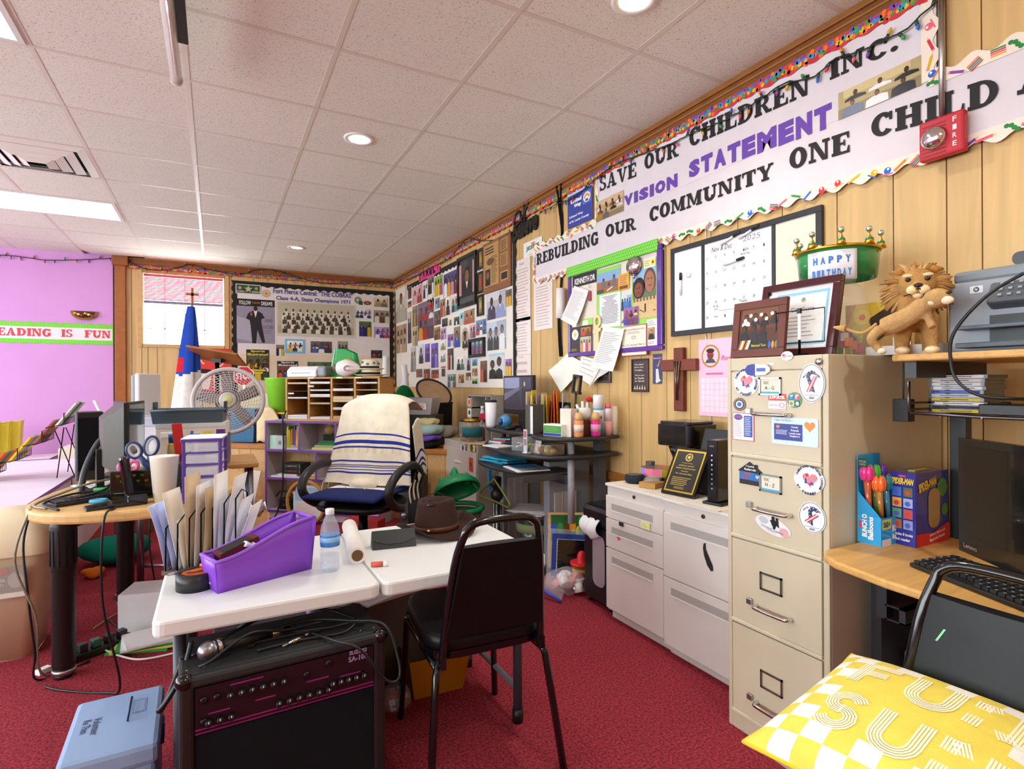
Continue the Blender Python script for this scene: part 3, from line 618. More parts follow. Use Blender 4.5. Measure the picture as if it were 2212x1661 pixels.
light_string('coloured light string hung along the back wall over the window',[ony(x,y,YB-.04)for x,y in((275,562),(300,575),(330,583),(360,582),(390,576),(415,571),(450,582),(480,588),(520,592),(560,582),(600,585),(640,598),(700,612),(760,612),(810,608),(850,612))],22,.0045)
light_string('coloured light string along the top of the purple wall',[ony(x,y,YB)for x,y in((-60,548),(0,551),(30,553),(90,561),(140,562),(200,560),(248,557))],14,.0045)
# -- more on the right wall
def wallquad(name,label,cat,px,X,draw=None,col='#efece8',mat='paper',curl=.03,lines=0,lc='#9a98a4'):
    P=[onx(x,y,X)for x,y in px];c=P[0];M=FR(c);Mi=M.inverted();q=[Mi@p for p in P]  # corners: TL TR BR BL
    def fn(u,v):
        a=q[0].lerp(q[1],u);b=q[3].lerp(q[2],u);p=a.lerp(b,v);return(p.x,p.y,.004+curl*(v*v*.8+.2*u*v))
    g=G().grid(6,8,fn,col)
    for i in range(lines):
        v=.12+.76*i/max(1,lines);a=Vector(fn(.1,v));b=Vector(fn(.6+.3*rnd.random(),v));d=(q[3]-q[0]).normalized()*.0035
        g.add([tuple(a+Vector((0,0,.0012))),tuple(b+Vector((0,0,.0012))),tuple(b+d+Vector((0,0,.0012))),tuple(a+d+Vector((0,0,.0012)))],[(0,1,2,3)],lc)
    if draw:draw(g,fn)
    return solo(name,label,cat,g,mat,M)
XP=XW-.004
def jesus(g,w,h):
    g.rect(0,0,w,h,.0005,'#eef0ea').text('JESUS',w*.5,h*.52,.0012,w*.72,h*.34,'#2a7a5a',bold=.04).poly([(w*.4,h*.86),(w*.62,h*.86),(w*.7,h*.3),(w*.6,h*.4)],.0009,'#e88a6a').lines(w*.3,w*.75,h*.06,h*.16,1,.001,'#d88a7a')
wallpic('licence_plate','white plate reading JESUS in green','plate',(1131,527,1171,543),jesus,X=XP)
bs=thing('letter_sign','black script sign reading believe below a large loop','sign',FR((XP,onx(1113,520,XP).y,onx(1113,520,XP).z)))
obj('lettering',G().text('Believe',.2,.08,.012,.42,.17,'#15120f',rot=.05,bold=.045,shear=.25),'plastic',bs,solid=.014)
obj('loop',G().tube(spl([(.16,.12,.02),(.12,.22,.02),(.04,.2,.02),(.03,.12,.02),(.12,.13,.02),(.22,.2,.02),(.3,.3,.02),(.29,.4,.02),(.23,.38,.02),(.2,.26,.02),(.22,.14,.02)],5),.012,'#191512',8),'plastic',bs)
st_=thing('fabric_strap','black fabric strap hanging down the wall behind the lower banner','strap',FR(onx(1213,390,XP)))
q=[FR(onx(1213,390,XP)).inverted()@onx(x,y,XP)for x,y in((1205,398),(1210,430),(1214,470),(1214,505),(1214,580),(1212,640),(1211,700),(1213,770))]
obj('strap',G().grid(1,30,lambda u,v:(lambda p:(p.x-.018+.036*u,p.y,.006+.01*math.sin(v*9+u)))(spl(q,6)[min(42,int(v*42))]),'#14110f'),'fabric',st_)
obj('loop',G().tube(spl([(-.0,-.16,.02),(-.035,-.04,.02),(-.01,.03,.02),(.025,-.02,.02),(.01,-.2,.02)],6),.008,'#14110f',6),'fabric',st_)
def uway(g,w,h):
    g.rect(0,0,w,h,.0004,'#3d4aa0').rect(0,h*.78,w,h,.0008,'#cfcfe6').text('LIVE UNITED',w*.5,h*.87,.0014,w*.85,h*.08,'#26306e',bold=.03)
    g.text('United',w*.36,h*.62,.0014,w*.44,h*.1,'#fff',bold=.05).text('Way',w*.42,h*.48,.0014,w*.3,h*.11,'#fff',bold=.05)
    g.rect(w*.62,h*.42,w*.96,h*.72,.0011,'#5a72c8').disc(w*.79,h*.57,.0014,w*.14,'#f0ead8',ry=h*.12).ring(w*.79,h*.55,.0017,w*.11,h*.095,w*.05,h*.04,'#e8893a',0,180).disc(w*.79,h*.5,.0017,w*.06,'#3d4aa0',ry=h*.03)
    g.text('United Way',w*.36,h*.25,.0014,w*.56,h*.07,'#fff',bold=.02).text('of St. Lucie County',w*.47,h*.13,.0014,w*.8,h*.075,'#fff',bold=.02)
wallpic('poster','blue poster with a hand and rainbow emblem beside the upper banner','poster',(1226,408,1280,472),uway,'paper',X=XW-.014)
X4=XW-.021
wallpic('photograph','group photo in yellow and white at the left of the upper banner','photograph',(1288,438,1347,455),lambda g,w,h:photo(g,w,h,'#b8a07a','e8e0d0 d8a830 8a4a34 eee 7a3a30 c8b8a0 222 e0d8d0 a83 666',.001),X=X4)
wallpic('photograph','photo of nurses and patients in a hall on the upper banner','photograph',(1811,202,1990,184),lambda g,w,h:photo(g,w,h,'#b8a878','333 eee 222 6a7a90 eee 223',.001),X=X4)
for(r,lab,n)in(((1113,566,1146,690),'long pinkish list sheet high on the panelling',16),((1113,690,1147,764),'laminated list sheet taped below another sheet',10),((1112,768,1147,832),'glossy white sheet above the dark monitor',3),((1153,606,1194,708),'laminated pink list sheet under the lower banner',14)):
    wallpic('paper_sheet',lab,'paper',r,lambda g,w,h,n=n:g.rect(0,0,w,h,.0006,'#ece0da').text('Rules',w*.45,h*.93,.0011,w*.3,h*.05,'#8a7a86',bold=0).lines(w*.12,w*.88,h*.06,h*.86,n,.001,'#c9b4b0',.35),'photo',X=XP)
def paperroll():
    p=onx(1212,655,XW-.05);t=thing('paper_roll','short white paper roll hung on the wall beside the purple framed board','paper roll',MT((p.x,p.y,p.z)))
    obj('sheet',G().tube([(0,.01,-.11),(0,0,.11)],.034,'#f2f0f0',14),'paper',t);obj('core',G().tube([(0,.0,.108),(0,0,.112)],.02,'#c9c4c0',12),'paper',t)
paperroll()
# purple framed board
y0,z0=3.425,1.43;BW,BH=.975,.62
pbx=thing('bulletin_board','cork board with a purple frame and green dotted top border','bulletin board',FR((XW-.003,y0,z0)))
obj('backing',G().box(0,BW,0,BH,-.0,.012,'#e9dfd4'),'paper',pbx)
for a in((0,BW,0,.03),(0,BW,BH-.03,BH),(0,.03,.03,BH-.03),(BW-.04,BW,.03,BH-.03)):obj('frame_bar',G().box(*a,0,.028,'#5b3a96'),'gloss',pbx,bevel=.004)
g=G().box(-.01,BW-.03,BH-.035,BH+.035,.0285,.030,'#6fd23c')
for i in range(46):
    for j in range(3):g.disc(.0+i*.0208+(j%2)*.01,BH-.02+j*.02,.0305,.004,'#d9f4c4',n=5)
obj('dotted_border',g,'paper',pbx)
XQ=XW-.0165
C2=lambda x,y:(1220+x*.16857,560+y*.16857)
def cw(name,lab,cat,r,draw,mat='photo',X=XQ,**k):a,b=C2(r[0],r[1]),C2(r[2],r[3]);return wallpic(name,lab,cat,(*a,*b),draw,mat,X=X,**k)
cw('green_sheet','lime green backing sheet behind the printed programme','paper',(405,150,725,880),lambda g,w,h:g.rect(0,0,w,h,.0004,'#9fdc6a'),'paper',X=XQ)
cw('green_sheet','lime green backing sheet under the painted portrait','paper',(860,130,1185,1080),lambda g,w,h:g.rect(0,0,w,h,.0004,'#9fdc6a'),'paper',X=XQ)
XQ2=XQ-.0025
cw('name_plate','black and white plate with the name KENNETH DR','sign',(100,225,410,288),lambda g,w,h:g.rect(0,0,w,h,.0006,'#23242a').disc(w*.5,h*1.0,.0004,w*.2,'#8a9aa0',ry=h*.35).text('KENNETH DR',w*.52,h*.46,.0014,w*.84,h*.5,'#f4f2ee',bold=.03),X=XQ2)
def beach(g,w,h):
    g.rect(0,h*.55,w,h,.0006,'#8ab4d8').rect(0,0,w,h*.55,.0006,'#a8683c').rect(0,0,w*.3,h*.2,.001,'#4a5040')
    for x,s in((.3,.9),(.52,.55),(.74,1)):g.poly([(w*(x-.1),h*.25),(w*(x+.1),h*.25),(w*(x+.06),h*.62*s),(w*(x-.06),h*.62*s)],.0012,'#6a7080');g.disc(w*x,h*.7*s,.0016,w*.045,SK[1],ry=h*.09,n=9)
    g.poly([(w*.45,h*.05),(w*.7,h*.2),(w*.68,h*.25),(w*.43,h*.1)],.002,'#f0e8d8')
cw('photograph','photo of a family by a sandy outcrop on a blue sky','photograph',(412,195,715,385),beach,X=XQ2)
cw('pin_card','small yellow card with handwriting beside the family photo','card',(688,200,825,372),lambda g,w,h:g.rect(0,0,w,h,.001,'#e8b92a').lines(w*.12,w*.85,h*.3,h*.9,5,.0018,'#c05a8a',.4).rect(w*.1,h*.05,w*.9,h*.25,.0018,'#7a4a24'),X=XQ2-.004)
def faces(g,w,h):
    g.rect(0,h*.6,w,h,.0006,'#9cc4e4').rect(0,0,w,h*.6,.0005,'#6a7a50')
    g.disc(w*.28,h*.36,.001,w*.27,'#1a1412',ry=h*.36).disc(w*.26,h*.3,.0014,w*.18,'#8a4a34',ry=h*.25).disc(w*.74,h*.55,.001,w*.26,'#5a4a44',ry=h*.42).disc(w*.74,h*.5,.0014,w*.2,'#a87454',ry=h*.36)
    for x,y in((.2,.36),(.32,.36),(.68,.6),(.82,.6)):g.disc(w*x,h*y,.0018,w*.025,'#111',n=7)
    g.rect(w*.2,h*.18,w*.34,h*.21,.0018,'#5a2420').rect(w*.68,h*.36,w*.84,h*.39,.0018,'#6a342c')
cw('painting','painted close-up portrait of two people under blue sky','picture',(870,150,1170,460),faces,X=XQ2)
cw('photograph','tan desert picture with a lone dark figure','photograph',(875,520,1180,728),lambda g,w,h:(g.rect(0,0,w,h,.0006,'#d9bc84'),[g.rect(w*(.02+.14*j),h*.85,w*(.1+.14*j),h,.001,'#7a6248')for j in range(7)],g.rect(w*.5,h*.3,w*.56,h*.7,.0012,'#26201c'),g.poly([(w*.28,h*.42),(w*.5,h*.26),(w*.5,h*.3),(w*.3,h*.46)],.001,'#3a3028'),g.rect(w*.86,h*.3,w*.96,h*.34,.001,'#3a3028')),X=XQ2)
cw('photograph','photo of men in blue suits under a blue sky','photograph',(722,475,858,640),lambda g,w,h:photo(g,w,h,'#a8c4e0','2a3a6a 3a7ac8 3a7ac8 2f66b8',.001),X=XQ2)
cw('photo_bundle','purple and pink photo bundle hanging at the middle of the board','photograph',(760,632,945,826),lambda g,w,h:photo(g,w,h,'#8a5a8c','c83a6a 2a1a1c d8d83a 3a4ab8 7a3a5a',.004).poly([(-w*.2,h*.15),(w*.1,h*.5),(w*.3,h*.7),(w*.05,h*.2)],.006,'#7a4a98'),X=XQ2-.004)
def cert(g,w,h):
    g.rect(0,0,w,h,.0008,'#b83a48').rect(w*.035,h*.025,w*.965,h*.975,.0011,'#f2ead8').text('PASTOR APPRECIATION',w*.5,h*.86,.0016,w*.8,h*.05,'#a05a4a',bold=.01).lines(w*.25,w*.75,h*.72,h*.8,2,.0016,'#8a8078',.3,.1)
    g.ring(w*.5,h*.6,.0018,w*.08,h*.055,w*.02,h*.014,'#c03a4a').text('Rev. Dr. Kenneth Mills Sr.',w*.5,h*.36,.0016,w*.86,h*.06,'#3a3a44',bold=0).lines(w*.15,w*.85,h*.24,h*.3,2,.0016,'#a8a098',.3).ring(w*.16,h*.12,.0018,w*.05,h*.035,w*.014,h*.01,'#b8843a').lines(w*.55,w*.9,h*.08,h*.16,3,.0016,'#aaa',.2)
cw('certificate','cream certificate with a red border at the bottom of the board','certificate',(722,868,1055,1225),cert,'paper',X=XQ2-.006)
cw('portrait_card','white card with a smiling woman in a dark jacket','card',(1050,775,1185,1095),lambda g,w,h:photo(g.rect(0,0,w,h,.001,'#f2f0ea').lines(w*.12,w*.9,h*.74,h*.95,3,.0016,'#7a7a7a',.25),w*.66,h*.46,'#b08a58','23253a',.002,w*.14,h*.22,skin='#c89a78').lines(w*.15,w*.8,h*.04,h*.16,2,.0016,'#888',.3),X=XQ2)
cw('programme_sheet','printed white programme sheet with centred lines on the board','paper',(445,470,715,850),lambda g,w,h:(g.rect(0,0,w,h,.0006,'#eceef0'),[g.rect(w*(.5-k),h*(.93-.042*i)-.0016,w*(.5+k),h*(.93-.042*i)+.0016,.0011,'#5a5a62')for i,k in enumerate((.36,.26,.2,.16,.3,.34,.24,.38,.4,.38,.39,.4,.37,.4,.36,.4,.38,.36,.4,.3))]),'paper',X=XQ2)
def keyc(g,w,h):g.ring(w*.5,h*.82,.002,w*.5,h*.14,w*.26,h*.06,'#efd9a8').prism([(w*.3,0),(w*.75,0),(w*.72,h*.7),(w*.32,h*.7)],.001,.004,'#efd9a8').prism([(0,h*.56),(w,h*.6),(w,h*.68),(0,h*.64)],.001,.004,'#efd9a8')
a,b=C2(368,700),C2(470,1275);y,z,w,h=pr(*a,*b,XQ2-.01);g=G();keyc(g,w,h);solo('key_cutout','pale wooden key shape hanging over the board','cut-out',g,'paper',FR((XQ2-.012,y,z-h)),solid=.002)
cw('pin_card','small lime note beside the dark album page','card',(215,770,358,850),lambda g,w,h:g.rect(0,0,w,h,.001,'#a8e070').rect(w*.1,h*.2,w*.6,h*.8,.0015,'#eef4e4'),'paper',X=XQ2)
cw('album_page','dark album page with bright snapshots at the lower left of the board','photograph',(70,880,352,1205),lambda g,w,h:(g.rect(0,0,w,h,.001,'#15151c'),g.disc(w*.24,h*.72,.0016,w*.16,'#e8e4dc',ry=h*.2,n=9),g.disc(w*.24,h*.72,.002,w*.06,'#e8c83a',n=7),photo(g,w*.46,h*.3,'#a8641c','c8401c 6a3a1c',.0016,w*.5,h*.64),photo(g,w*.5,h*.58,'#a8a890','e8862a d8d8e4 c84a3a d8a8b0',.0018,w*.47,h*.03),g.lines(w*.05,w*.4,h*.12,h*.22,2,.0016,'#c8b82a',.3)),X=XQ2-.006)
bl_=thing('foil_balloon','crumpled silver and pink foil balloon pinned to the board','balloon',FR(onx(*C2(880,85),XQ-.02)))
obj('foil',G().lathe([(.001,-.018),(.055,-.012),(.062,0),(.05,.014),(.001,.02)],lambda i:('#d8d4da','#e8b8c4','#cfcfd6','#f0e4e8')[i%4],9,sx=1.1),'chrome',bl_);obj('knot',G().tube([(0,-.05,0),(.01,-.08,.004)],[.012,.004],'#e0c0cc',6),'chrome',bl_)
cw('sticker','white and yellow smiling sticker in the top right of the board','sticker',(1015,5,1165,85),lambda g,w,h:g.rect(0,0,w,h,.001,'#f2f0e6').lines(w*.06,w*.6,h*.15,h*.85,3,.0015,'#d8c83a',.6).disc(w*.78,h*.5,.0016,h*.34,'#f0d82a').disc(w*.78,h*.5,.002,h*.14,'#3a3a2a',n=9),X=XQ2-.004)
kc=thing('key_ring','small key ring with a red fob on the board','key ring',FR(onx(*C2(322,350),XQ-.006)))
obj('ring',G().tube([(.008*math.cos(a),.008*math.sin(a),.004)for a in[i*PI/6 for i in range(12)]],.0015,'#bbb',5,closed=True),'chrome',kc);obj('fob',G().box(-.014,.012,-.1,-.03,0,.008,'#a8485a'),'gloss',kc,bevel=.003)
C2l=lambda*p:[C2(*q)for q in p]
wallquad('paper_sheet','slanted typed letter with a blue pin left of the board','paper',C2l((125,340),(312,398),(185,875),(-15,770)),XQ-.014,lines=16,lc='#b4b2c2')
wallquad('paper_sheet','typed form with a red pin hanging below the board','paper',C2l((500,862),(768,892),(668,1440),(372,1378)),XQ-.022,lines=18,lc='#a8a6b4')
wallquad('paper_sheet','blank diamond-tilted paper sheet lowest on the wall','paper',[(1226,764),(1266,786),(1220,847),(1191,801)],XQ-.006,col='#f0efe6')
wallquad('paper_sheet','creased white paper under the typed form','paper',[(1256,768),(1304,780),(1284,832),(1252,812)],XQ-.003,col='#eeeae4',lines=4)
wallquad('paper_sheet','pointed white paper peeking out right of the creased one','paper',[(1282,790),(1322,797),(1302,815),(1279,837)],XQ-.001,col='#ece9e6')
framed('wall_plaque','small grey plaque half hidden behind hanging papers','plaque',(1292,796,1321,827),XP,'#4a4440','#3a3632',lambda g,w,h:g.lines(.03,w-.03,.04,h-.04,4,.005,'#a8a098',.3),.018,.014)
def troub(g,w,h):
    for k,s in enumerate(("You don't",'have any','Trouble...')):g.text(s,w*.45,h*(.83-.085*k),.006,w*.56,h*.05,'#e9e4da',bold=.015)
    for k,s in enumerate(('All you need','is Faith','in God!')):g.text(s,w*.48,h*(.5-.085*k),.006,w*.56,h*.05,'#e9e4da',bold=.015)
    for k in range(5):g.poly([(w*(.14+.15*k),h*.08),(w*(.24+.15*k),h*.08),(w*(.2+.15*k),h*(.2+.03*(k%2)))],.006,'#d8d2c8')
framed('wall_plaque',"dark brown plaque about trouble and faith under the board",'plaque',(1366,776,1402,847),XP,'#3a302a','#453a33',troub,.008,.012)
wallpic('bookmark','blue card with a baseball batter beside the cross','card',(1410,765,1430,829),lambda g,w,h:g.rect(0,0,w,h,.0006,'#39436c').text('Baseball',w*.5,h*.86,.0012,w*.8,h*.06,'#e8a0a8',bold=.02).poly([(w*.35,h*.1),(w*.75,h*.14),(w*.62,h*.5),(w*.36,h*.5)],.0012,'#dcdcd8').disc(w*.45,h*.62,.0012,w*.14,'#6a4a38',ry=h*.06).poly([(w*.6,h*.55),(w*.85,h*.78),(w*.8,h*.8),(w*.52,h*.58)],.0014,'#c8a878').poly([(w*.3,h*.1),(w*.4,h*.02),(w*.9,h*.1),(w*.8,h*.16)],.0011,'#dcdcd8'),X=XP)
cr=thing('wall_cross','dark red wooden cross with three nails on the panelling','cross',FR((XW-.002,2.321,1.08)))
obj('upright',G().box(-.035,.035,0,.355,0,.03,'#6e2c18'),'wood',cr,bevel=.004);obj('crossbar',G().box(-.132,.132,.225,.29,.004,.034,'#7a3420'),'wood',cr,bevel=.004)
for x,a in((-.02,.06),(.0,-.02),(.022,-.07)):obj('nail',G().tube([(x,.28,.04),(x+a*.4,.06,.038)],[.006,.002],'#7a6a5c',6),'metal',cr)
# calendar
y,z,w,h=pr(1510,735,1592,902,XP)
cl=thing('wall_calendar','pink wall calendar with a portrait in an oval gold frame','calendar',FR((XP,y,z-h)))
g=G().box(0,w,0,h,0,.002,'#f6c4dc').disc(w*.33,h*.78,.003,w*.25,'#b88a3a',ry=h*.15,n=24).disc(w*.33,h*.78,.0035,w*.21,'#f4c8d8',ry=h*.128,n=24).poly([(w*.18,h*.69),(w*.48,h*.69),(w*.42,h*.74),(w*.24,h*.74)],.004,'#4a5458').disc(w*.33,h*.79,.0045,w*.085,'#7a4638',ry=h*.06).disc(w*.33,h*.85,.005,w*.11,'#4a2624',ry=h*.03).rect(w*.24,h*.795,w*.42,h*.815,.0055,'#b03a5a').text('Rose',w*.78,h*.75,.004,w*.3,h*.06,'#d8508c',bold=0,shear=.3)
obj('picture_page',g,'paper',cl)
g=G()
for i in range(7):
    for j in range(6):g.rect(w*(.06+.127*i),h*(.05+.075*j),w*(.06+.127*i)+w*.118,h*(.05+.075*j)+h*.068,.003,'#fbdcea')
g.lines(w*.2,w*.8,h*.53,h*.57,1,.003,'#d070a0',.6);obj('date_grid',g,'paper',cl)
# whiteboard calendar
y0,w,h=2.388,.9,.5;z0=1.502
wbd=thing('whiteboard','black framed whiteboard with a handwritten month calendar','whiteboard',FR((XW-.002,y0,z0)))
obj('panel',G().box(.01,w-.01,.01,h-.01,0,.01,'#eceef2'),'gloss',wbd)
for a in((0,w,0,.028),(0,w,h-.028,h),(0,.024,.028,h-.028),(w-.028,w,.028,h-.028),(.228,.245,.028,h-.028),(.655,.672,.028,h-.028)):obj('frame_bar',G().box(*a,0,.018,'#26272c'),'plastic',wbd,bevel=.002)
g=G().rect(.674,.03,w-.03,h-.03,.0105,'#e6ddcb')
obj('blank_panel',g,'paper',wbd)
g=G();z=.0108
g.text('Nov & Dec',.36,.432,z,.13,.026,'#44464e',bold=0,shear=.2).text('2025',.54,.445,z,.1,.026,'#8a8c92',bold=0,shear=.2)
days=[['2','3','4','5','6','7','1'],['9','10','11','12','13','14','8'],['16','17','18','19','20','21','15'],['23','24','25','26','27','28','22'],['30','Open','1','3','','','']]
for j,rw in enumerate(days):
    for i,s in enumerate(rw):
        if s:g.text(s,.262+.058*i,.392-.078*j,z,.006*len(s)+.002,.014,'#2c2e34',bold=.0)
g.text("KJ's",.508,.392,z,.03,.016,'#2c2e34',bold=.01).text('Birth Day',.505,.372,z,.055,.013,'#2c2e34',bold=.0).text('Thanks',.49,.142,z,.05,.014,'#2c2e34',bold=.0).text('Mr. Bo',.32,.135,z,.035,.012,'#2c2e34',bold=.0).text('your',.322,.117,z,.025,.012,'#2c2e34',bold=0).rect(.34,.108,.52,.1095,z,'#2c2e34')
obj('handwriting',g,'photo',wbd)['kind']='stuff'
def marker(lab,x,y,rot,capc='#1c1c20'):
    M=FR((XW-.002,y0,z0))@MT((x,y,.018))@RZ(rot);t=thing('marker',lab,'marker',M,'markers on the whiteboard')
    obj('barrel',G().tube([(-.055,0,0),(.02,0,0)],.0065,'#e9e9ec',8),'plastic',t);obj('cap',G().tube([(.02,0,0),(.05,0,0),(.062,0,0)],[.0075,.008,.006],capc,8),'plastic',t);obj('tip',G().tube([(-.066,0,0),(-.055,0,0)],[.003,.0055],'#c8c8cc',8),'plastic',t)
marker('upright black-capped marker on the left whiteboard strip',.078,.29,PI/2)
marker('slanted marker at the top of the calendar, left one',.42,.465,.3);marker('slanted marker at the top of the calendar, right one',.53,.47,.3);marker('marker across the middle of the calendar',.44,.345,.12)
mg=solo('magnet','round clear magnet on the left whiteboard strip','magnet',G().lathe([(.0,0),(.016,0),(.016,.006),(.008,.01),(0,.01)],'#dfe4e8',14),'gloss',FR((XW-.002,y0,z0))@MT((.135,.33,.011)))
for a,lab in(((1524,490,1526,524),'short white cord above the whiteboard'),((1524,722,1527,748),'short white cord below the whiteboard')):
    p,q=onx(a[0],a[1],XW-.006),onx(a[2],a[3],XW-.006);solo('cord',lab,'cord',G().tube([(0,0,0),tuple(q-p)],.003,'#efe6dc',6),'plastic',MT(p))
# conduit and fire alarm
cd=thing('conduit','grey metal conduit running down to the fire alarm','pipe',MT((XW-.022,1.035,2.16)))
obj('pipe',G().tube([(0,0,0),(0,0,CE-.02-2.16)],.0105,'#b4b2ae',10),'metal',cd)
obj('clip',G().box(-.014,.02,-.014,.014,.47,.485,'#c4c0b8').box(.012,.02,-.045,.014,.465,.49,'#c4c0b8'),'metal',cd)
fa=thing('fire_alarm','red wall fire alarm with strobe light','fire alarm',FR((XW-.002,1.09,2.03)))
obj('back_box',G().box(.012,.128,.01,.13,0,.03,'#8a8784'),'metal',fa)
obj('housing',G().box(0,.138,0,.142,.03,.065,'#c01f2e'),'plastic',fa,bevel=.008)
g=G()
for k in range(9):g.box(.012,.085,.012+.013*k,.017+.013*k,.0648,.0665,'#8e1420')
obj('sound_grille',g,'plastic',fa)
obj('strobe',G().lathe([(.04,0),(.038,.012),(.03,.022),(.015,.028),(0,.03)],'#e4e6ea',16),'chrome',fa,MT((.05,.07,.065)))
g=G()
for k,c in enumerate('FIRE'):g.text(c,.112,.115-.028*k,.0662,.012,.018,'#f4e4e4',bold=.02)
obj('lettering',g,'paper',fa)
# -- back wall
bb=thing('bulletin_board','cream board with dark wavy border and sports pictures on the back wall','bulletin board',FB((.2,YB-.002,1.02)))
obj('backing',G().box(0,2.1,0,1.56,0,.008,'#ecdcc0').rect(.06,.62,2.05,1.5,.0085,'#ece4e2'),'paper',bb)
for L,M,up in((2.1,MT((0,1.5,.01)),False),(1.56,MT((.055,0,.0105))@RZ(PI/2),True),(1.56,MT((2.1,0,.0105))@RZ(PI/2),False)):obj('border_strip',scallop(L,.06,'#241f20',blk,amp=.009,up=up),'paper',bb,M)
YC=YB-.0125
C1=lambda x,y:(480+x*.17179,590+y*.17179)
def bw(name,lab,cat,r,draw,mat='photo',Y=YC,**k):a,b=C1(r[0],r[1]),C1(r[2],r[3]);return wallpic(name,lab,cat,(*a,*b),draw,mat,Y=Y,**k)
def star(g,cx,cy,r,z,col,n=5):g.poly([(cx+(r if i%2==0 else r*.42)*math.sin(PI*i/n),cy+(r if i%2==0 else r*.42)*math.cos(PI*i/n))for i in range(2*n)],z,col)
def sheriff(g,w,h):
    g.rect(0,0,w,h,.0008,'#d8e0d8').rect(.01,.01,w-.01,h-.01,.0012,'#1f5048');star(g,w*.5,h*.52,h*.42,.002,'#e8b23c');g.disc(w*.5,h*.54,.003,h*.15,'#9ac4e0');star(g,w*.17,h*.6,h*.24,.002,'#e8a040');star(g,w*.82,h*.6,h*.24,.002,'#c8a040',8)
    g.text('FLORIDA',w*.2,h*.24,.003,w*.3,h*.13,'#f0eee0',bold=.03).text('SHERIFFS',w*.8,h*.24,.003,w*.32,h*.13,'#f0eee0',bold=.03)
bw('license_plate','green plate with a gold sheriff star in the corner of the back board','plate',(168,130,485,272),sheriff,Y=YC-.003)
bw('round_seal','round tan seal beside the green plate','seal',(500,205,605,305),lambda g,w,h:g.disc(w/2,h/2,.0012,w*.5,'#c9a878',ry=h*.5).disc(w/2,h/2,.002,w*.36,'#dcc49a',ry=h*.36).disc(w/2,h/2,.0026,w*.18,'#b08a58',ry=h*.18,n=7))
a,b=C1(640,255),C1(1640,350);p=ony(*a,YC);q=ony(*b,YC)
g=G().text('Fort Pierce Central: "THE COBRAS"',(q.x-p.x)*.5,.055,.001,(q.x-p.x),.07,'#5a5296',bold=.03).text('Class 4-A, State Champions 1971',(q.x-p.x)*.5,-.045,.001,(q.x-p.x)*.93,.07,'#5a5296',bold=.03)
solo('heading_strip','violet printed heading about the 1971 state champions','heading',g,'paper',FB((p.x,YC,(p.z+q.z)/2)))
def dreams(g,w,h):
    g.rect(0,0,w,h,.0006,'#9a94a8').rect(0,h*.84,w,h,.001,'#191719').poly([(0,h*.1),(w*.5,h*.02),(w*.6,h*.5),(0,h*.6)],.0009,'#b4aec0')
    g.text('FOLLOW',w*.22,h*.915,.0016,w*.3,h*.09,'#f2f0ea',bold=.02).text('YOUR',w*.5,h*.92,.0016,w*.22,h*.045,'#b07a3a',bold=.02).text('DREAMS',w*.79,h*.915,.0016,w*.3,h*.09,'#f2f0ea',bold=.02)
    g.poly([(w*.4,0),(w*.5,0),(w*.54,h*.3),(w*.66,h*.02),(w*.74,h*.02),(w*.64,h*.5),(w*.68,h*.68),(w*.54,h*.74),(w*.42,h*.74),(w*.3,h*.68),(w*.36,h*.4)],.0014,'#20222c').poly([(w*.3,h*.68),(w*.24,h*.56),(w*.34,h*.52),(w*.4,h*.62)],.0016,'#20222c').poly([(w*.66,h*.68),(w*.74,h*.58),(w*.6,h*.56)],.0016,'#20222c')
    g.poly([(w*.44,h*.74),(w*.54,h*.74),(w*.49,h*.58)],.0018,'#e8e4e0').disc(w*.49,h*.79,.002,w*.055,'#3a2018',ry=h*.055).disc(w*.38,h*.66,.002,w*.03,'#c05030',ry=h*.04).text('READ',w*.84,h*.53,.0016,w*.18,h*.07,'#3a3850',bold=.0).text('SUCCEED',w*.83,h*.38,.0016,w*.28,h*.07,'#3a3850',bold=0).lines(w*.68,w*.97,h*.22,h*.32,4,.0016,'#7a7488',.3)
bw('poster','purple grey poster of a man in a suit about following dreams','poster',(180,315,662,890),dreams)
def team(g,w,h):
    g.rect(0,0,w,h,.0008,'#d8d0c0').rect(w*.015,h*.08,w*.985,h*.97,.0012,'#c6bda6').rect(w*.015,h*.08,w*.985,h*.3,.0013,'#b0a892')
    for r,(n,y)in enumerate(((10,.62),(15,.5),(16,.38),(16,.24),(15,.12))):
        for k in range(n):
            x=w*(.06+.88*(k+.5)/n+(.0 if r%2 else.012));Y=h*y;c=('#3a362e','#e8e2d2','#544e42','#d8d0be')[(k*3+r)%4]if r>0 else '#e2dccc';s=w/34;z=.0016+.0004*r
            g.poly([(x-s,Y-h*.03),(x+s,Y-h*.03),(x+s*.8,Y+h*.09),(x-s*.8,Y+h*.09)],z,c);g.disc(x,Y+h*.13,z+.0002,s*.42,'#4a4238',ry=h*.045,n=7)
bw('photograph','wide sepia team photo in the middle of the back board','photograph',(682,345,1670,818),team,Y=YC-.002)
bw('helmet_cutout','cut-out picture of a football helmet','cut-out',(1658,290,1770,408),lambda g,w,h:g.disc(w*.45,h*.58,.001,w*.42,'#8a9488',ry=h*.4).poly([(w*.5,h*.1),(w*.98,h*.05),(w*.95,h*.5),(w*.55,h*.55)],.0014,'#3a4a3a').disc(w*.4,h*.6,.0014,w*.12,'#e0e0d8'))
bw('football_cutout','cut-out picture of a small brown football on paper','cut-out',(1775,340,1876,412),lambda g,w,h:g.disc(w*.5,h*.5,.001,w*.5,'#8a4a26',ry=h*.4).rect(w*.35,h*.47,w*.65,h*.53,.0014,'#f0e8dc'))
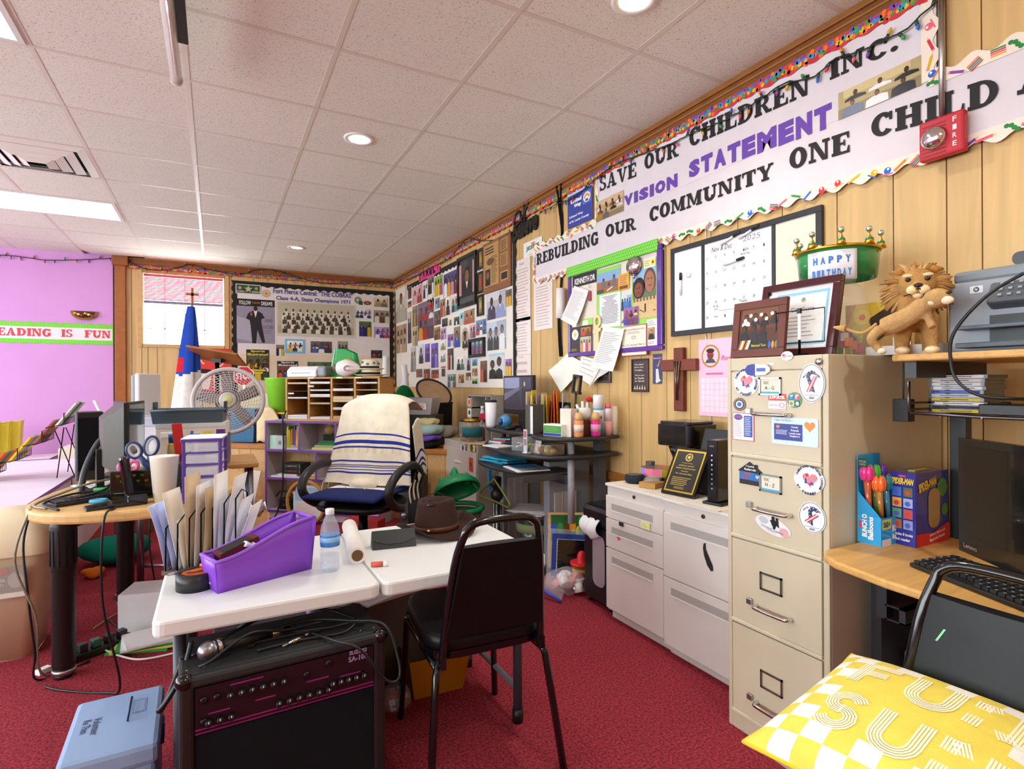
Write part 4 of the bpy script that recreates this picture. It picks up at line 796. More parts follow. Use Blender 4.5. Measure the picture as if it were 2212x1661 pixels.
BK=[(1900,298,2095,440,'#c8b48a','a89068 7a6848','tan newspaper cutting at the top right of the back board'),(1662,435,1885,580,'#c8ccd0','2a3a6a 334 3a4a7a a33 2a3a6a 334 eee 2a3a6a','team on a green field under a grey sky'),(1895,455,2125,640,'#8a7a6a','e0d8cc 5a3a2c d8c8b0','close brown toned picture of ball players'),(1712,595,1885,808,'#3a5a34','2a2a88 1a1a60 c8a020','football player in blue and gold'),(1902,665,2120,828,'#a88ac0','5a3a98 6a4aa8 d83a5a eee 4a3a88 c83a50','purple group photo at the right of the back board'),(668,890,790,1050,'#7a6a58','222 eee d8b83a','dancing couple photo below the sepia team'),(1102,845,1390,1015,'#5a5450','2a4a9a 3a5aa8 c83a3a eee 2a4a9a 2a3a7a 3a6ab8 eee 334','team in blue uniforms below the sepia team'),(1442,845,1590,1080,'#8a8478','3a5a8a 2a2a34 6a4a3a','partly hidden photo beside the green bag'),(1062,1105,1390,1250,'#4a6a48','2a2a2a 6a8a5a','greenish picture behind the laminator'),(1862,958,2020,1080,'#2c2426','8a2a2a 2a2a2a','dark picture behind the straw hats')]
for x0,y0,x1,y1,bg,c_,lab in BK:bw('photograph',lab,'photograph',(x0,y0,x1,y1),lambda g,w,h,bg=bg,c_=c_:photo(g,w-.02,h-.02,bg,c_,.001,.01,.01),group='pictures on the back board')
bw('photograph','team photo with a wavy light blue border','photograph',(788,825,1040,1010),lambda g,w,h:photo(g.rect(0,0,w,h,.0006,'#7cc4ec'),w*.8,h*.74,'#d8e0e4','e8a02a d8502a 222 e8b83a 3a3a3a eee',.0012,w*.1,h*.13),Y=YC-.003)
def maga(bgc,tc,big):
    def f(g,w,h):
        photo(g,w,h*.8,bgc,big,.001);g.rect(0,h*.8,w,h,.0012,'#23262e').text('Sports',w*.5,h*.94,.003,w*.62,h*.09,tc,bold=.04).text('Illustrated',w*.5,h*.845,.003,w*.9,h*.08,tc,bold=.04).lines(w*.1,w*.9,h*.2,h*.36,2,.006,tc,.7)
    return f
bw('magazine_cover','magazine cover in black and yellow under the dream poster','magazine',(302,958,592,1345),maga('#4a4a34','#e8d84a','d8b020 e0c030 2a2a20 d8b020 c8a020 eee d8b020 e0c030 444'))
bw('magazine_cover','magazine cover in blue and orange left of the laminator','magazine',(690,1105,955,1420),maga('#6a3a2a','#f4f0ea','d85a2a 2a4a9a e8a02a 3a5ab8'))
# red drink poster and purple wall things
def drink(g,w,h):g.rect(0,0,w,h,.0006,'#e8483f').poly([(w*.1,h*.1),(w*.42,h*.1),(w*.5,h*.5),(w*.04,h*.5)],.001,'#f6e4dc').disc(w*.27,h*.5,.0014,w*.23,'#3a2420',ry=h*.05).poly([(w*.55,h*.05),(w*.95,h*.05),(w,h*.45),(w*.52,h*.45)],.001,'#f6e4dc').disc(w*.76,h*.45,.0014,w*.24,'#3a2420',ry=h*.05).ring(w*.3,h*.75,.0014,w*.1,h*.1,w*.03,h*.03,'#f8d8d0',0,270).ring(w*.7,h*.72,.0014,w*.1,h*.12,w*.03,h*.03,'#f8d8d0',90,360)
wallpic('poster','red drink poster with two cups below the window','poster',(416,752,500,850),drink,'paper',Y=YB-.003)
tr=thing('wall_sign','white strip with red letters and green border on the purple wall','sign',FB((-2.3,YB+.018,1.72)))
w=1.27
obj('paper',G().box(0,w,.03,.2,0,.002,'#f2eef2'),'paper',tr)
gb=lambda g,L,h:[g.rect(.01+.025*i,.012,.012+.025*i,h-.008,.0004,'#b4f48a')for i in range(int(L/.025)-1)]
obj('border_strip',scallop(w,.05,'#7fe048',gb,amp=.006),'paper',tr,MT((0,-.005,.004)));obj('border_strip',scallop(w,.05,'#7fe048',gb,amp=.006,up=True),'paper',tr,MT((0,.182,.004)));obj('border_strip',scallop(.24,.05,'#7fe048',gb,amp=.006),'paper',tr,MT((w+.012,-.005,.0045))@RZ(PI/2))
p0=ony(0,715,YB+.016);xs=lambda px:ony(px,712,YB+.016).x+2.3
for s,x0,x1 in(('READING',-30,112),('IS',132,158),('FUN',183,240)):
    ws=[GL(c)[0]+.1 for c in s];k=(xs(x1)-xs(x0))/sum(ws);x=xs(x0)
    for c,w_ in zip(s,ws):
        M=MT((x,.075,.006));obj('letter',letter_mesh(c,lambda u,v,M=M:M@Vector((u*k,v*.085,0)),'#e0505c',M),'paper',tr,M);x+=w_*k
sc=thing('wall_ornament','gold and brown half-round bowl hung on the purple wall','ornament',FB((ony(182,672,YB).x,YB+.015,ony(182,672,YB).z)))
obj('bowl',G().add([(.13*math.cos(PI+PI*i/14)*s,.0+.105*math.sin(PI+PI*i/14)*s,.05*(1-abs(2*i/14-1))*s+.004)for s in(1,.8,0)for i in range(15)],[(k*15+i,k*15+i+1,(k+1)*15+i+1,(k+1)*15+i)for k in range(2)for i in range(14)],lambda i:'#a0682e' if i<14 else '#5a3016'),'gloss',sc,solid=.004)
g=G();[g.ell(-.08+.032*k,-.03-.012*(k%3),.05,.018,.014,.012,('#e8c03a','#f0dc8a','#7a4a1c')[k%3],7,5)for k in range(6)];obj('gold_fruit',g,'gloss',sc)
# -- FILING CABINETS
BE='#cfc4a8'
fc=thing('filing_cabinet','tall beige four-drawer metal filing cabinet with stickers','filing cabinet',FR((1.65,1.425,0)))
obj('body',G().box(0,.38,0,1.325,-.655,-.006,BE).box(0,.016,0,1.325,-.006,.004,BE).box(.36,.38,0,1.325,-.006,.004,BE).box(.016,.36,1.28,1.325,-.006,.004,BE).box(.016,.36,0,.055,-.006,.004,BE),'paintmetal',fc,bevel=.003)
for k,(a,b)in enumerate(((.058,.378),(.384,.682),(.688,.972),(.978,1.276))):
    d=obj('drawer',G().box(.02,.356,a+.012,b,-.004,.006,'#d2c7ab').box(.018,.358,a,a+.012,-.004,.010,'#d8cfb6'),'paintmetal',fc,bevel=.002)
    hc=a+(b-a)*(.25,.29,.42,.517)[k]
    obj('handle',G().tube(spl([(.125,hc,.006),(.127,hc,.028),(.14,hc,.034),(.19,hc,.036),(.24,hc,.034),(.253,hc,.028),(.255,hc,.006)],4),.0065,'#d6d4d0',8),'chrome',d)
    obj('latch',G().box(.088,.108,hc-.002,hc+.018,.006,.018,'#b9b7b2'),'metal',d,bevel=.002)
    lz=a+(b-a)*(.44,.5,.637,.73)[k]
    g=G().box(.138,.222,lz,lz+.006,.006,.011,'#9a978f').box(.138,.222,lz+.054,lz+.06,.006,.011,'#9a978f').box(.138,.144,lz,lz+.06,.006,.011,'#9a978f').box(.216,.222,lz,lz+.06,.006,.011,'#9a978f')
    obj('label_holder',g,'metal',d)
    if k>=2:obj('label_card',G().rect(.144,lz+.006,.216,lz+.054,.0075,'#f0ead8').text('SOC',.165,lz+.042,.0082,.02,.01,'#2a2a30',bold=0).text('A - G' if k==3 else 'H - Z',.178,lz+.025,.0082,.036,.012,'#2a2a30',bold=0).rect(.144,lz+.006,.216,lz+.012,.008,'#5ab8e0'),'paper',d)
obj('lock',G().lathe([(.011,0),(.011,.008),(.008,.01),(0,.01)],'#c8c4ba',14),'chrome',fc,MT((.352,1.302,.004)));obj('badge',G().rect(.172,1.296,.196,1.306,.0046,'#8a8470').rect(.175,1.298,.193,1.304,.005,'#d8d0b8'),'metal',fc)
XT=1.6425
C7=lambda x,y:(1570+x*.2469,770+y*.2469)
def sk(lab,r,draw,name='sticker',cat='sticker',X=XT,mat='photo'):
    a,b=C7(r[0],r[1]),C7(r[2],r[3]);y,z,w,h=pr(*a,*b,X);g=G();draw(g,abs(w),abs(h));return solo(name,lab,cat,g,mat,FR((X,y,z-h)))
def heart(g,cx,cy,s,z,col):g.poly([(cx+s*.055*16*math.sin(t)**3,cy+s*.055*(13*math.cos(t)-5*math.cos(2*t)-2*math.cos(3*t)-math.cos(4*t)))for t in[2*PI*i/24 for i in range(24)]],z,col)
def arctext(g,s,cx,cy,z,r,a0,a1,h,col):
    n=len(s)
    for i,c in enumerate(s):
        a=R(a0+(a1-a0)*(i+.5)/n)
        if c!=' ':fl=PI if math.sin((R(a0)+R(a1))/2)<0 else 0;g.text(c,cx+r*math.cos(a),cy+r*math.sin(a),z,h*.75,h,col,rot=a-PI/2+fl,bold=.03)
def csc(g,w,h):
    g.disc(w/2,h/2,.0004,w*.5,'#f6f6f8',ry=h*.5,n=28);heart(g,w*.53,h*.53,w*.27,.0008,'#e05a68')
    [g.rect(w*.34,h*(.42+.05*k),w*.74,h*(.435+.05*k),.0012,'#f6dce0')for k in range(7)];g.disc(w*.44,h*.68,.0016,w*.05,'#c8202e');g.poly([(w*.36,h*.36),(w*.44,h*.36),(w*.42,h*.56),(w*.38,h*.56)],.0016,'#2a3aa0');g.poly([(w*.5,h*.33),(w*.66,h*.32),(w*.6,h*.46)],.0016,'#3a4aa8')
    arctext(g,"Children's Services Council",w/2,h/2,.0016,w*.42,165,-35,h*.085,'#2a2c5a');arctext(g,'My Family',w/2,h/2,.0016,w*.42,205,305,h*.1,'#2a2c5a')
sk("round white council sticker half under the pen magnet",(60,105,280,350),csc)
sk("round white council sticker on the second drawer",(588,945,858,1222),csc)
pm=thing('pen_magnet','blue and white pen-shaped magnet on the top drawer','magnet',FR(onx(*C7(160,120),XT-.004)))
obj('cap',G().prism([(0,0),(.012,.016),(.03,.02),(.044,.02),(.044,-.02),(.03,-.02),(.012,-.016)],0,.004,'#2a3c9c'),'plastic',pm);obj('barrel',G().prism([(.044,-.02),(.044,.02),(.085,.017),(.1,.006),(.1,-.006),(.085,-.017)],0,.004,'#eef0f6').rect(.05,-.006,.085,.006,.0045,'#4a6ac0'),'plastic',pm)
def ribbon(year,rot):
    def f(g,w,h):
        g.disc(w/2,h/2,.0004,w*.5,'#f4f4f6',ry=h*.5,n=28);g.ring(w/2,h/2,.0008,w*.47,h*.475,w*.02,h*.014,'#22263e',n=32)
        M0=g.M;g.M=M0@MT((w/2,h*.52,0))@RZ(rot)
        P=[(-w*.02,-h*.22),(w*.14,-h*.26),(w*.02,0),(-w*.06,h*.14),(0,h*.22),(w*.1,h*.2),(w*.16,h*.26),(w*.02,h*.31),(-w*.14,h*.27),(-w*.2,h*.13),(-w*.12,-.02*h)]
        g.poly(P,.001,'#2a3468');[g.disc(x*w,y*h,.0014,w*.02,'#f0f0f4',n=5)for x,y in((-.13,.2),(-.14,.1),(-.08,.0),(-.04,-.1),(.02,-.18),(-.05,.27),(.08,.26))]
        for k,c in enumerate(('#d83a48','#f4f0f0','#d83a48')):g.poly([(w*(-.2+.05*k),-h*.24),(w*(-.15+.05*k),-h*.24),(w*(.13+.04*k),h*.14),(w*(.09+.04*k),h*.16)],.0017+.0001*k,c)
        g.M=M0;arctext(g,'PROUD SUPPORTER',w/2,h*.48,.0016,w*.38,145,35,h*.05,'#2a2c3a');g.rect(w*.22,h*.19,w*.78,h*.2,.0012,'#55586a');g.text(year,w*.5,h*.13,.0016,w*.2,h*.06,'#2a2c3a',bold=.02)
    return f
sk('upright oval ribbon sticker on the top drawer',(628,65,862,410),ribbon('2023',0));sk('tilted oval ribbon sticker at the bottom of the second drawer',(628,1248,870,1578),ribbon('2025',-.35))
sk('red and white supporter card above the top handle',(365,325,518,472),lambda g,w,h:g.rect(0,0,w,h,.0004,'#f6f4f2').rect(0,h*.58,w,h,.0008,'#d83a34').text('SUPPORTER',w*.5,h*.78,.0012,w*.88,h*.2,'#fff',bold=.03).text('Special Olympics',w*.34,h*.3,.0012,w*.5,h*.12,'#d84a44',bold=0).ring(w*.78,h*.3,.0012,w*.14,h*.15,w*.03,h*.03,'#d84a44').rect(0,h*.03,w,h*.06,.0008,'#d83a34'))
def geese(g,w,h):
    g.disc(w/2,h/2,.0003,w*.5,'#3a9a50',ry=h*.5)
    for s,x,y,bg,c in(('g',.3,.7,'#3a6ac0','#fff'),('r',.7,.72,'#d83a8a','#fff'),('e',.3,.28,'#e8e8d0','#d04a3a'),('e',.7,.28,'#2a3a5a','#fff')):g.rect(w*(x-.16),h*(y-.18),w*(x+.16),h*(y+.18),.0007,bg).text(s,w*x,h*y,.0012,w*.22,h*.26,c,bold=.03)
sk('small round four-colour sticker beside the supporter card',(528,312,658,452),geese)
def target(g,w,h):
    for k,c in enumerate(('#2c3054','#d8b84a','#7a3a4a','#2c3054','#f0f0f0','#2f6ac0')):g.disc(w/2,h/2,.0003+.0003*k,w*(.5,.44,.41,.37,.28,.18)[k],c,ry=h*(.5,.44,.41,.37,.28,.18)[k])
sk('small round target-like sticker on the left of the top drawer',(58,360,168,478),target)
sk('red-framed voting reminder card on the top drawer',(50,488,240,745),lambda g,w,h:g.rect(0,0,w,h,.0003,'#cf2f3c').rect(w*.03,h*.02,w*.97,h*.98,.0006,'#f4f2f4').rect(w*.54,h*.14,w*.93,h*.9,.001,'#2d55b8').disc(w*.28,h*.84,.001,w*.2,'#2d55b8',ry=h*.11).text('VOTE',w*.28,h*.84,.0014,w*.3,h*.09,'#e8404a',bold=.03).lines(w*.1,w*.48,h*.14,h*.7,9,.001,'#c88a90',.25).lines(w*.58,w*.9,h*.18,h*.86,11,.0014,'#dce6f8',.35))
def neigh(g,w,h):
    g.prism(rr(0,0,w,h,.006),0,.0006,'#cfe6ee').rect(w*.06,h*.16,w*.68,h*.76,.001,'#2c3c94');heart(g,w*.83,h*.72,w*.13,.001,'#f08a2a');heart(g,w*.15,h*.64,w*.05,.0014,'#f08a2a')
    g.text('I fight the flu for...',w*.28,h*.88,.001,w*.4,h*.07,'#3a5a6a',bold=0).lines(w*.1,w*.36,h*.36,h*.54,4,.0014,'#dfe4f4',.35)
    for k,s in enumerate(('Family','Friends','Loved ones','Neighbors')):g.text(s,w*.52,h*(.65-.11*k),.0014,w*.024*len(s),h*.075,'#f4f4fa',bold=.02)
sk('light blue card with an orange heart and four words',(392,525,802,800),neigh)
def house(g,w,h):
    g.poly([(0,h*.55),(w*.06,h*.62),(w*.48,h),(w*.66,h*.86),(w*.68,h*.9),(w*.8,h*.9),(w*.8,h*.76),(w,h*.58),(w*.98,h*.52)],.0004,'#19181a').rect(w*.06,h*.2,w*.92,h*.56,.0003,'#2a72b8').rect(w*.06,0,w*.92,h*.2,.0003,'#2a2426')
    g.text('I Love',w*.5,h*.8,.001,w*.32,h*.09,'#fff',bold=.02).text('Referrals',w*.5,h*.66,.001,w*.46,h*.09,'#fff',bold=.02).text('Medical',w*.36,h*.48,.001,w*.34,h*.08,'#e05a4a',bold=.02).text('Training',w*.36,h*.38,.001,w*.3,h*.08,'#e05a4a',bold=.02).text('Center',w*.3,h*.28,.001,w*.26,h*.08,'#e05a4a',bold=.02);heart(g,w*.78,h*.38,w*.08,.001,'#bfe0f0')
sk('black and blue house-shaped magnet about referrals',(98,905,318,1145),house,'magnet','magnet')
def wwp(g,w,h):
    M0=g.M;g.M=M0@MT((w/2,h/2,0))@RZ(-.18)
    g.disc(0,0,.0004,w*.52,'#ecebee',ry=h*.4,n=28);g.disc(-w*.28,h*.1,.0007,w*.14,'#c4c8d0',ry=h*.16);g.disc(w*.34,-h*.08,.0007,w*.14,'#e8b0b4',ry=h*.2)
    g.poly([(-w*.08,-h*.08),(-w*.02,h*.02),(-w*.1,h*.22),(w*.0,h*.34),(w*.06,h*.3),(w*.14,h*.34),(w*.16,h*.16),(w*.2,h*.02),(w*.1,h*.08),(w*.08,-h*.12),(w*.02,-h*.12),(0,h*.02)],.001,'#101014');g.disc(-w*.02,h*.36,.0012,w*.05,'#101014').disc(w*.09,h*.38,.0012,w*.04,'#101014')
    g.text('WOUNDED WARRIOR',0,-h*.17,.001,w*.66,h*.06,'#22222a',bold=.01).text('PROJECT',0,-h*.26,.001,w*.3,h*.055,'#22222a',bold=.01);g.M=M0
sk('oval sticker with a black silhouette of two soldiers',(255,1355,558,1620),wwp)
sk('small oval voted sticker on the cabinet header',(475,-45,580,35),lambda g,w,h:g.disc(w/2,h/2,.0004,w*.5,'#f2f0f0',ry=h*.48).rect(w*.12,h*.35,w*.4,h*.7,.0008,'#d88a94').rect(w*.12,h*.52,w*.26,h*.7,.001,'#4a5aa0').text('I Voted',w*.66,h*.5,.001,w*.44,h*.22,'#3a4a9a',bold=0))
# ---- on top of the tall cabinet
def leaning(name,lab,cat,P,w,h,tilt,fr,th,fw,inner,draw,ang=-PI/2,mat='gloss'):
    t=thing(name,lab,cat,FN(P,ang)@RX(-tilt))
    g=G().box(0,w,0,fw,0,th,fr).box(0,w,h-fw,h,0,th,fr).box(0,fw,fw,h-fw,0,th,fr).box(w-fw,w,fw,h-fw,0,th,fr).box(0,w,0,h,-.004,0,fr)
    obj('frame',g,mat,t,bevel=.002);g=G().rect(fw,fw,w-fw,h-fw,th*.5,inner);draw(g,w,h,th*.5);obj('picture',g,'photo',t);return t
def helmets(g,w,h,z):
    photo(g,w*.74,h*.62,'#6a3a1c','e8e8e8 22283a 1c1c20 222a34 1c1c20 26262c 1e1e24',z+.001,w*.13,h*.25)
    for k in range(6):g.disc(w*(.25+.1*k),h*(.74 if k%2 else.66),z+.004,w*.035,'#e6e0d2',ry=h*.035,n=9)
    g.rect(w*.13,h*.12,w*.87,h*.27,z+.0042,'#171416');[g.poly([(w*(.14+.03*k),h*.14),(w*(.19+.03*k),h*.14),(w*(.24+.03*k),h*.3),(w*(.19+.03*k),h*.3)],z+.0046+.0001*k,('#c8562c','#e8e4dc','#e8b82a','#1c1c1c')[k%4])for k in range(6)]
    g.text('National Tour',w*.54,h*.2,z+.005,w*.28,h*.045,'#e8d04a',bold=.01);[g.disc(w*(.74+.06*k),h*.2,z+.005,w*.028,('#4a5ab8','#d8902a','#7a8a5a')[k],ry=h*.07,n=7)for k in range(3)]
leaning('leather_picture','brown leather photo frame with a team in white helmets','picture frame',(1.672,1.424,1.327),.215,.2,.12,'#6e4238',.012,.028,'#1c1614',helmets,mat='leather')
def certi(g,w,h,z):
    g.rect(.03,.03,w-.03,h-.03,z+.0006,'#f2f2f0').rect(w*.2,h*.15,w*.87,h*.85,z+.001,'#8cc4e4').rect(w*.23,h*.19,w*.84,h*.81,z+.0014,'#f0f2f2').text('Certificate',w*.56,h*.62,z+.002,w*.3,h*.06,'#7a8490',bold=0).lines(w*.3,w*.78,h*.24,h*.54,6,z+.0018,'#a0a8b0',.2).disc(w*.56,h*.74,z+.002,w*.03,'#e0a83a').disc(w*.56,h*.75,z+.0022,w*.02,'#5aa0d0')
    [g.disc(x*w,y*h,z+.003,.006,'#2a1c18',n=9)for x,y in((.1,.12),(.93,.12),(.1,.88),(.93,.88))]
leaning('plaque_frame','large maroon wooden frame holding a certificate with blue border','frame',(1.80,1.418,1.327),.30,.275,.2,'#4a2226',.02,.026,'#eeeeec',certi)
wl=thing('wire_sign_stand','black wire holder standing before the framed certificate','sign holder',T(1.675,1.16,1.327))
q=[(0,-.085,.145),(0,.085,.145),(0,.085,.04),(0,-.085,.04)]
obj('wire_frame',G().tube(q,.002,'#141414',6,closed=True),'metal',wl);obj('clip',G().box(-.004,.004,-.006,.006,.135,.152,'#111'),'plastic',wl);obj('stem',G().tube([(0,0,.002),(0,0,.05)],.004,'#141414',8),'metal',wl);obj('base',G().lathe([(.03,0),(.03,.004),(0,.006)],'#141414',14),'metal',wl);obj('white_strip',G().box(-.001,.001,-.005,.005,.05,.14,'#f2f2f4'),'plastic',wl)
jr=thing('plastic_jar','clear plastic jar of small colourful bits behind the framed certificate','jar',T(2.04,1.26,1.325))
obj('jar',G().lathe([(.085,0),(.105,.01),(.108,.1),(.1,.2),(.085,.25),(.06,.275),(.06,.29)],'#e8eef0',20),'clear',jr)
g=G();[g.cb((rnd.random()-.5)*.13,(rnd.random()-.5)*.13,.02+rnd.random()*.08,.03,.012,.03,rnd.choice(('#e84a8a','#d8d83a','#e87a2a','#4ab04a','#f0f0f0','#8a3ab0')))for _ in range(46)];obj('contents',g,'plastic',jr)['kind']='stuff'
cn=thing('party_crown','green and gold paper crown reading happy birthday','crown',T(2.04,1.26,1.617)@RX(.0))
cr_=.125
obj('band',G().grid(36,1,lambda u,v:(cr_*(1+.08*v)*math.cos(2*PI*u),cr_*(1+.08*v)*math.sin(2*PI*u),.1*v),'#2f8a4c'),'gloss',cn,solid=.002)
obj('gold_rim',G().tube([(cr_*1.09*math.cos(2*PI*i/36),cr_*1.09*math.sin(2*PI*i/36),.1)for i in range(36)],.006,'#d9ae3c',6,closed=True),'metal',cn)
for k in range(9):
    a=2*PI*k/9+.3;p=obj('point',G().lathe([(.018,0),(.012,.02),(.004,.034),(.001,.05)],'#d9ae3c',8).ell(0,0,.054,.011,.011,.011,'#c8e4d0',8,6),'metal',cn,T(cr_*1.09*math.cos(a),cr_*1.09*math.sin(a),.1));obj('gem',G().ell(0,0,.016,.014,.014,.012,'#1f7a50',8,6),'gloss',p)
obj('greeting',G().grid(12,1,lambda u,v:((cr_*1.12)*math.cos(PI*.95+u*1.15),(cr_*1.12)*math.sin(PI*.95+u*1.15),-.02+.105*v),'#f0eff4'),'paper',cn,solid=.001)
for k,(s,zz)in enumerate((('HAPPY',.052),('BIRTHDAY',.006))):
    n=len(s)
    for i,c in enumerate(s):
        a=PI*.95+.12+(i+.5)/n*.92;obj('letter',G().text(c,0,0,0,.016 if n<6 else.011,.026,'#4a80cc',bold=.06),'paper',cn,MT((cr_*1.135*math.cos(a),cr_*1.135*math.sin(a),zz))@FN((0,0,0),a+PI/2))
bx=thing('cardboard_box','patterned yellow and brown cardboard box behind the lion','box',T(2.2,1.13,1.325,.1))
obj('carton',G().box(-.1,.1,-.085,.14,0,.2,'#b78d50'),'paper',bx,bevel=.003);obj('print',G().poly([(-.14,.1),(-.04,.1),(0,.2),(-.1,.2)],.0,'#d8b43a').disc(-.08,.15,.001,.03,'#e8c84a',n=7).disc(-.08,.15,.0015,.012,'#d85a3a',n=6).poly([(-.03,.06),(.05,.12),(.02,.19),(-.06,.14)],.0008,'#3a2a1c').rect(.03,.09,.055,.12,.0012,'#e8e4dc').rect(.035,.095,.05,.115,.0016,'#333'),'paper',bx,FN((-.101,0,0),-PI/2));obj('address_label',G().rect(.02,.02,.075,.07,.001,'#f0eeea').rect(.03,.03,.065,.06,.0014,'#c8c8c8'),'paper',bx,FN((-.102,0,0),-PI/2));obj('flap',G().box(-.1,.1,-.01,.0,.2,.204,'#a87c42'),'paper',bx)
# ---- white two-cabinet pair
WH='#d6d0ca'
def whitecab(yl,w,fx,lab,drawers):
    t=thing('filing_cabinet',lab,'filing cabinet',FR((fx,yl,0)))
    obj('body',G().box(0,w,.0,.06,-.46,-.03,WH).box(0,w,.05,.70,-.46,0,WH),'paintmetal',t,bevel=.004)
    for a,b in drawers:
        d=obj('drawer',G().box(.003,w-.003,a+.003,b-.003,-.004,.012,'#dad4ce'),'paintmetal',t,bevel=.002)
        obj('pull',G().box(.05,w-.07,b-.075,b-.04,.0121,.0128,'#a9a6a2').box(.05,w-.07,b-.08,b-.075,.012,.016,'#e4dfd9'),'paintmetal',d)
    obj('top_panel',G().box(-.002,w+.002,.70,.715,-.462,.014,'#ded9d2'),'paintmetal',t,bevel=.004)
    obj('lock',G().lathe([(.009,0),(.009,.004),(0,.005)],'#4a4844',12),'metal',t,MT((w/2,.675,.001)))
    return t
whitecab(2.365,.43,1.825,'light grey cabinet with three drawers beside the wall',((.06,.38),(.38,.535),(.535,.655)))
whitecab(1.928,.46,1.815,'light grey cabinet with two drawers next to the tall beige one',((.05,.36),(.36,.655)))
XT2=1.809
wallpic('magnet','small black square magnet on the light grey cabinet','magnet',(1338,1127,1347,1138),lambda g,w,h:g.box(0,w,0,h,0,.004,'#242428'),'plastic',X=XT2)
wallpic('sticky_note','pale yellow sticky note on the light grey cabinet','sticky note',(1384,1124,1404,1146),lambda g,w,h:g.rect(0,0,w,h,.001,'#e9eaa4').lines(w*.1,w*.8,h*.2,h*.8,3,.0014,'#c8c880',.3),'paper',X=XT2)
solo('sticker','tiny pink sticker in the pull of the middle drawer','sticker',G().disc(0,0,0,.013,'#d84aa8',n=10),'paper',FR(onx(1336,1162,1.811)))
p=onx(1532,1204,1.801);solo('sticker','black leaf-shaped mark on the light grey cabinet','sticker',G().poly([(-.03,.05),(-.02,.055),(-.018,.03),(.018,-.03),(.02,-.05),(.008,-.055),(-.012,-.035),(-.028,0),(-.034,.03)],0,'#1e1e20'),'paper',FR(p))
ZC=.716
cv=solo('paper_cover','sheets of cream paper covering the light grey cabinets','paper',G().prism([(1.83,2.35),(1.815,1.93),(1.81,1.6),(1.83,1.5),(2.25,1.5),(2.25,2.34)],ZC,ZC+.002,'#e6dccb').prism([(1.795,1.8),(1.79,1.6),(1.95,1.58),(1.96,1.82)],ZC+.002,ZC+.004,'#efe6d6'),'paper')
ZC+=.004
cf=thing('coffee_maker','black drip coffee maker on the light grey cabinet','coffee maker',T(2.13,2.1,ZC,.1))
obj('base',G().prism(rr(-.1,-.1,.1,.1,.03),0,.03,'#121214'),'gloss',cf);obj('column',G().prism(rr(.02,-.095,.1,.095,.02),.03,.22,'#161618'),'gloss',cf);obj('reservoir',G().prism(rr(-.11,-.11,.11,.11,.03),.2,.31,'#0f0f12'),'gloss',cf,bevel=.006);obj('lid',G().prism(rr(-.105,-.1,.1,.1,.03),.31,.325,'#26262a'),'gloss',cf,bevel=.005);obj('basket',G().lathe([(.05,.13),(.075,.2)],'#141416',18,(-.03,0,0)),'gloss',cf)
tb=thing('printer_stand','black slanted plastic stand behind the gold plaque','stand',T(2.08,1.83,ZC))
obj('shell',G().add([(-.09,-.1,0),(.1,-.1,0),(.1,-.1,.29),(.02,-.1,.3),(-.09,.11,0),(.1,.11,0),(.1,.11,.27),(0,.11,.3)],[(0,1,2,3),(4,7,6,5),(0,3,7,4),(1,5,6,2),(3,2,6,7),(0,4,5,1)],'#232528'),'plastic',tb,bevel=.008)
obj('red_patch',G().box(-.03,.0,.111,.115,.08,.13,'#b8242e'),'plastic',tb)
rt=thing('router','upright black modem with a column of small lights','router',T(1.93,1.7,ZC,.15))
obj('case',G().box(-.075,.075,-.025,.025,.012,.275,'#101113'),'gloss',rt,bevel=.006);obj('foot',G().box(-.08,.08,-.045,.045,0,.012,'#161719'),'plastic',rt,bevel=.003)
g=G();[g.disc(0,.21-.02*k,.0005,.0035,'#e8ecff' if k<3 else '#9a9ea8',n=8)for k in range(8)];g.text('ARRIS',0,.25,.0005,.022,.006,'#888',bold=.02);obj('indicator_lights',g,'screen',rt,FN((-.0755,0,0),-PI/2))['kind']='stuff'
pa=thing('award_plaque','black and gold award plaque leaning on the cabinet top','plaque',FN((1.86,2.0,ZC),-PI/2+.12)@RX(-.52))
obj('board',G().box(0,.19,0,.24,-.012,.006,'#0e0d0c'),'gloss',pa,bevel=.004);obj('gold_border',G().rect(.014,.014,.176,.226,.0068,'#c8a84a'),'metal',pa)
g=G().rect(.022,.022,.168,.218,.0075,'#15130f').ring(.095,.19,.008,.02,.02,.005,.005,'#d8b85a');star(g,.095,.19,.014,.0082,'#d8b85a')
for k,(s,w_)in enumerate((('St. Lucie County',.06),("SHERIFF'S OFFICE",.085),('COMMUNITY APPRECIATION AWARD',.11),('Presented to',.04),('Dr. Kenneth Mills',.09))):g.text(s,.095,.16-.0135*k,.008,w_,.006,'#d8b85a',bold=.01)
g.lines(.04,.15,.045,.09,5,.008,'#b89a4a',.35).lines(.065,.125,.03,.042,2,.008,'#b89a4a',.4);obj('engraving',g,'photo',pa)
tn=thing('cookie_tin','round striped tin of snacks on the cabinet','tin',T(2.08,2.26,ZC+.0));obj('side',G().lathe([(.085,0),(.09,.03)],'#3a6a34',24),'paper',tn)
g=G();[g.add([(.0905*math.cos(a),.0905*math.sin(a),z)for z in(.03,.07)for a in(PI*k/3,PI*k/3+PI/6,PI*k/3+PI/3)],[(0,1,4,3),(1,2,5,4)],('#e8863a','#4a9a3a','#a88ad8','#e87a9a','#d8c83a','#e85a4a')[k])for k in range(6)];obj('striped_band',g,'paper',tn);obj('lid',G().lathe([(.0,.071),(.08,.071),(.09,.07)],'#d8a8b0',24),'film',tn)
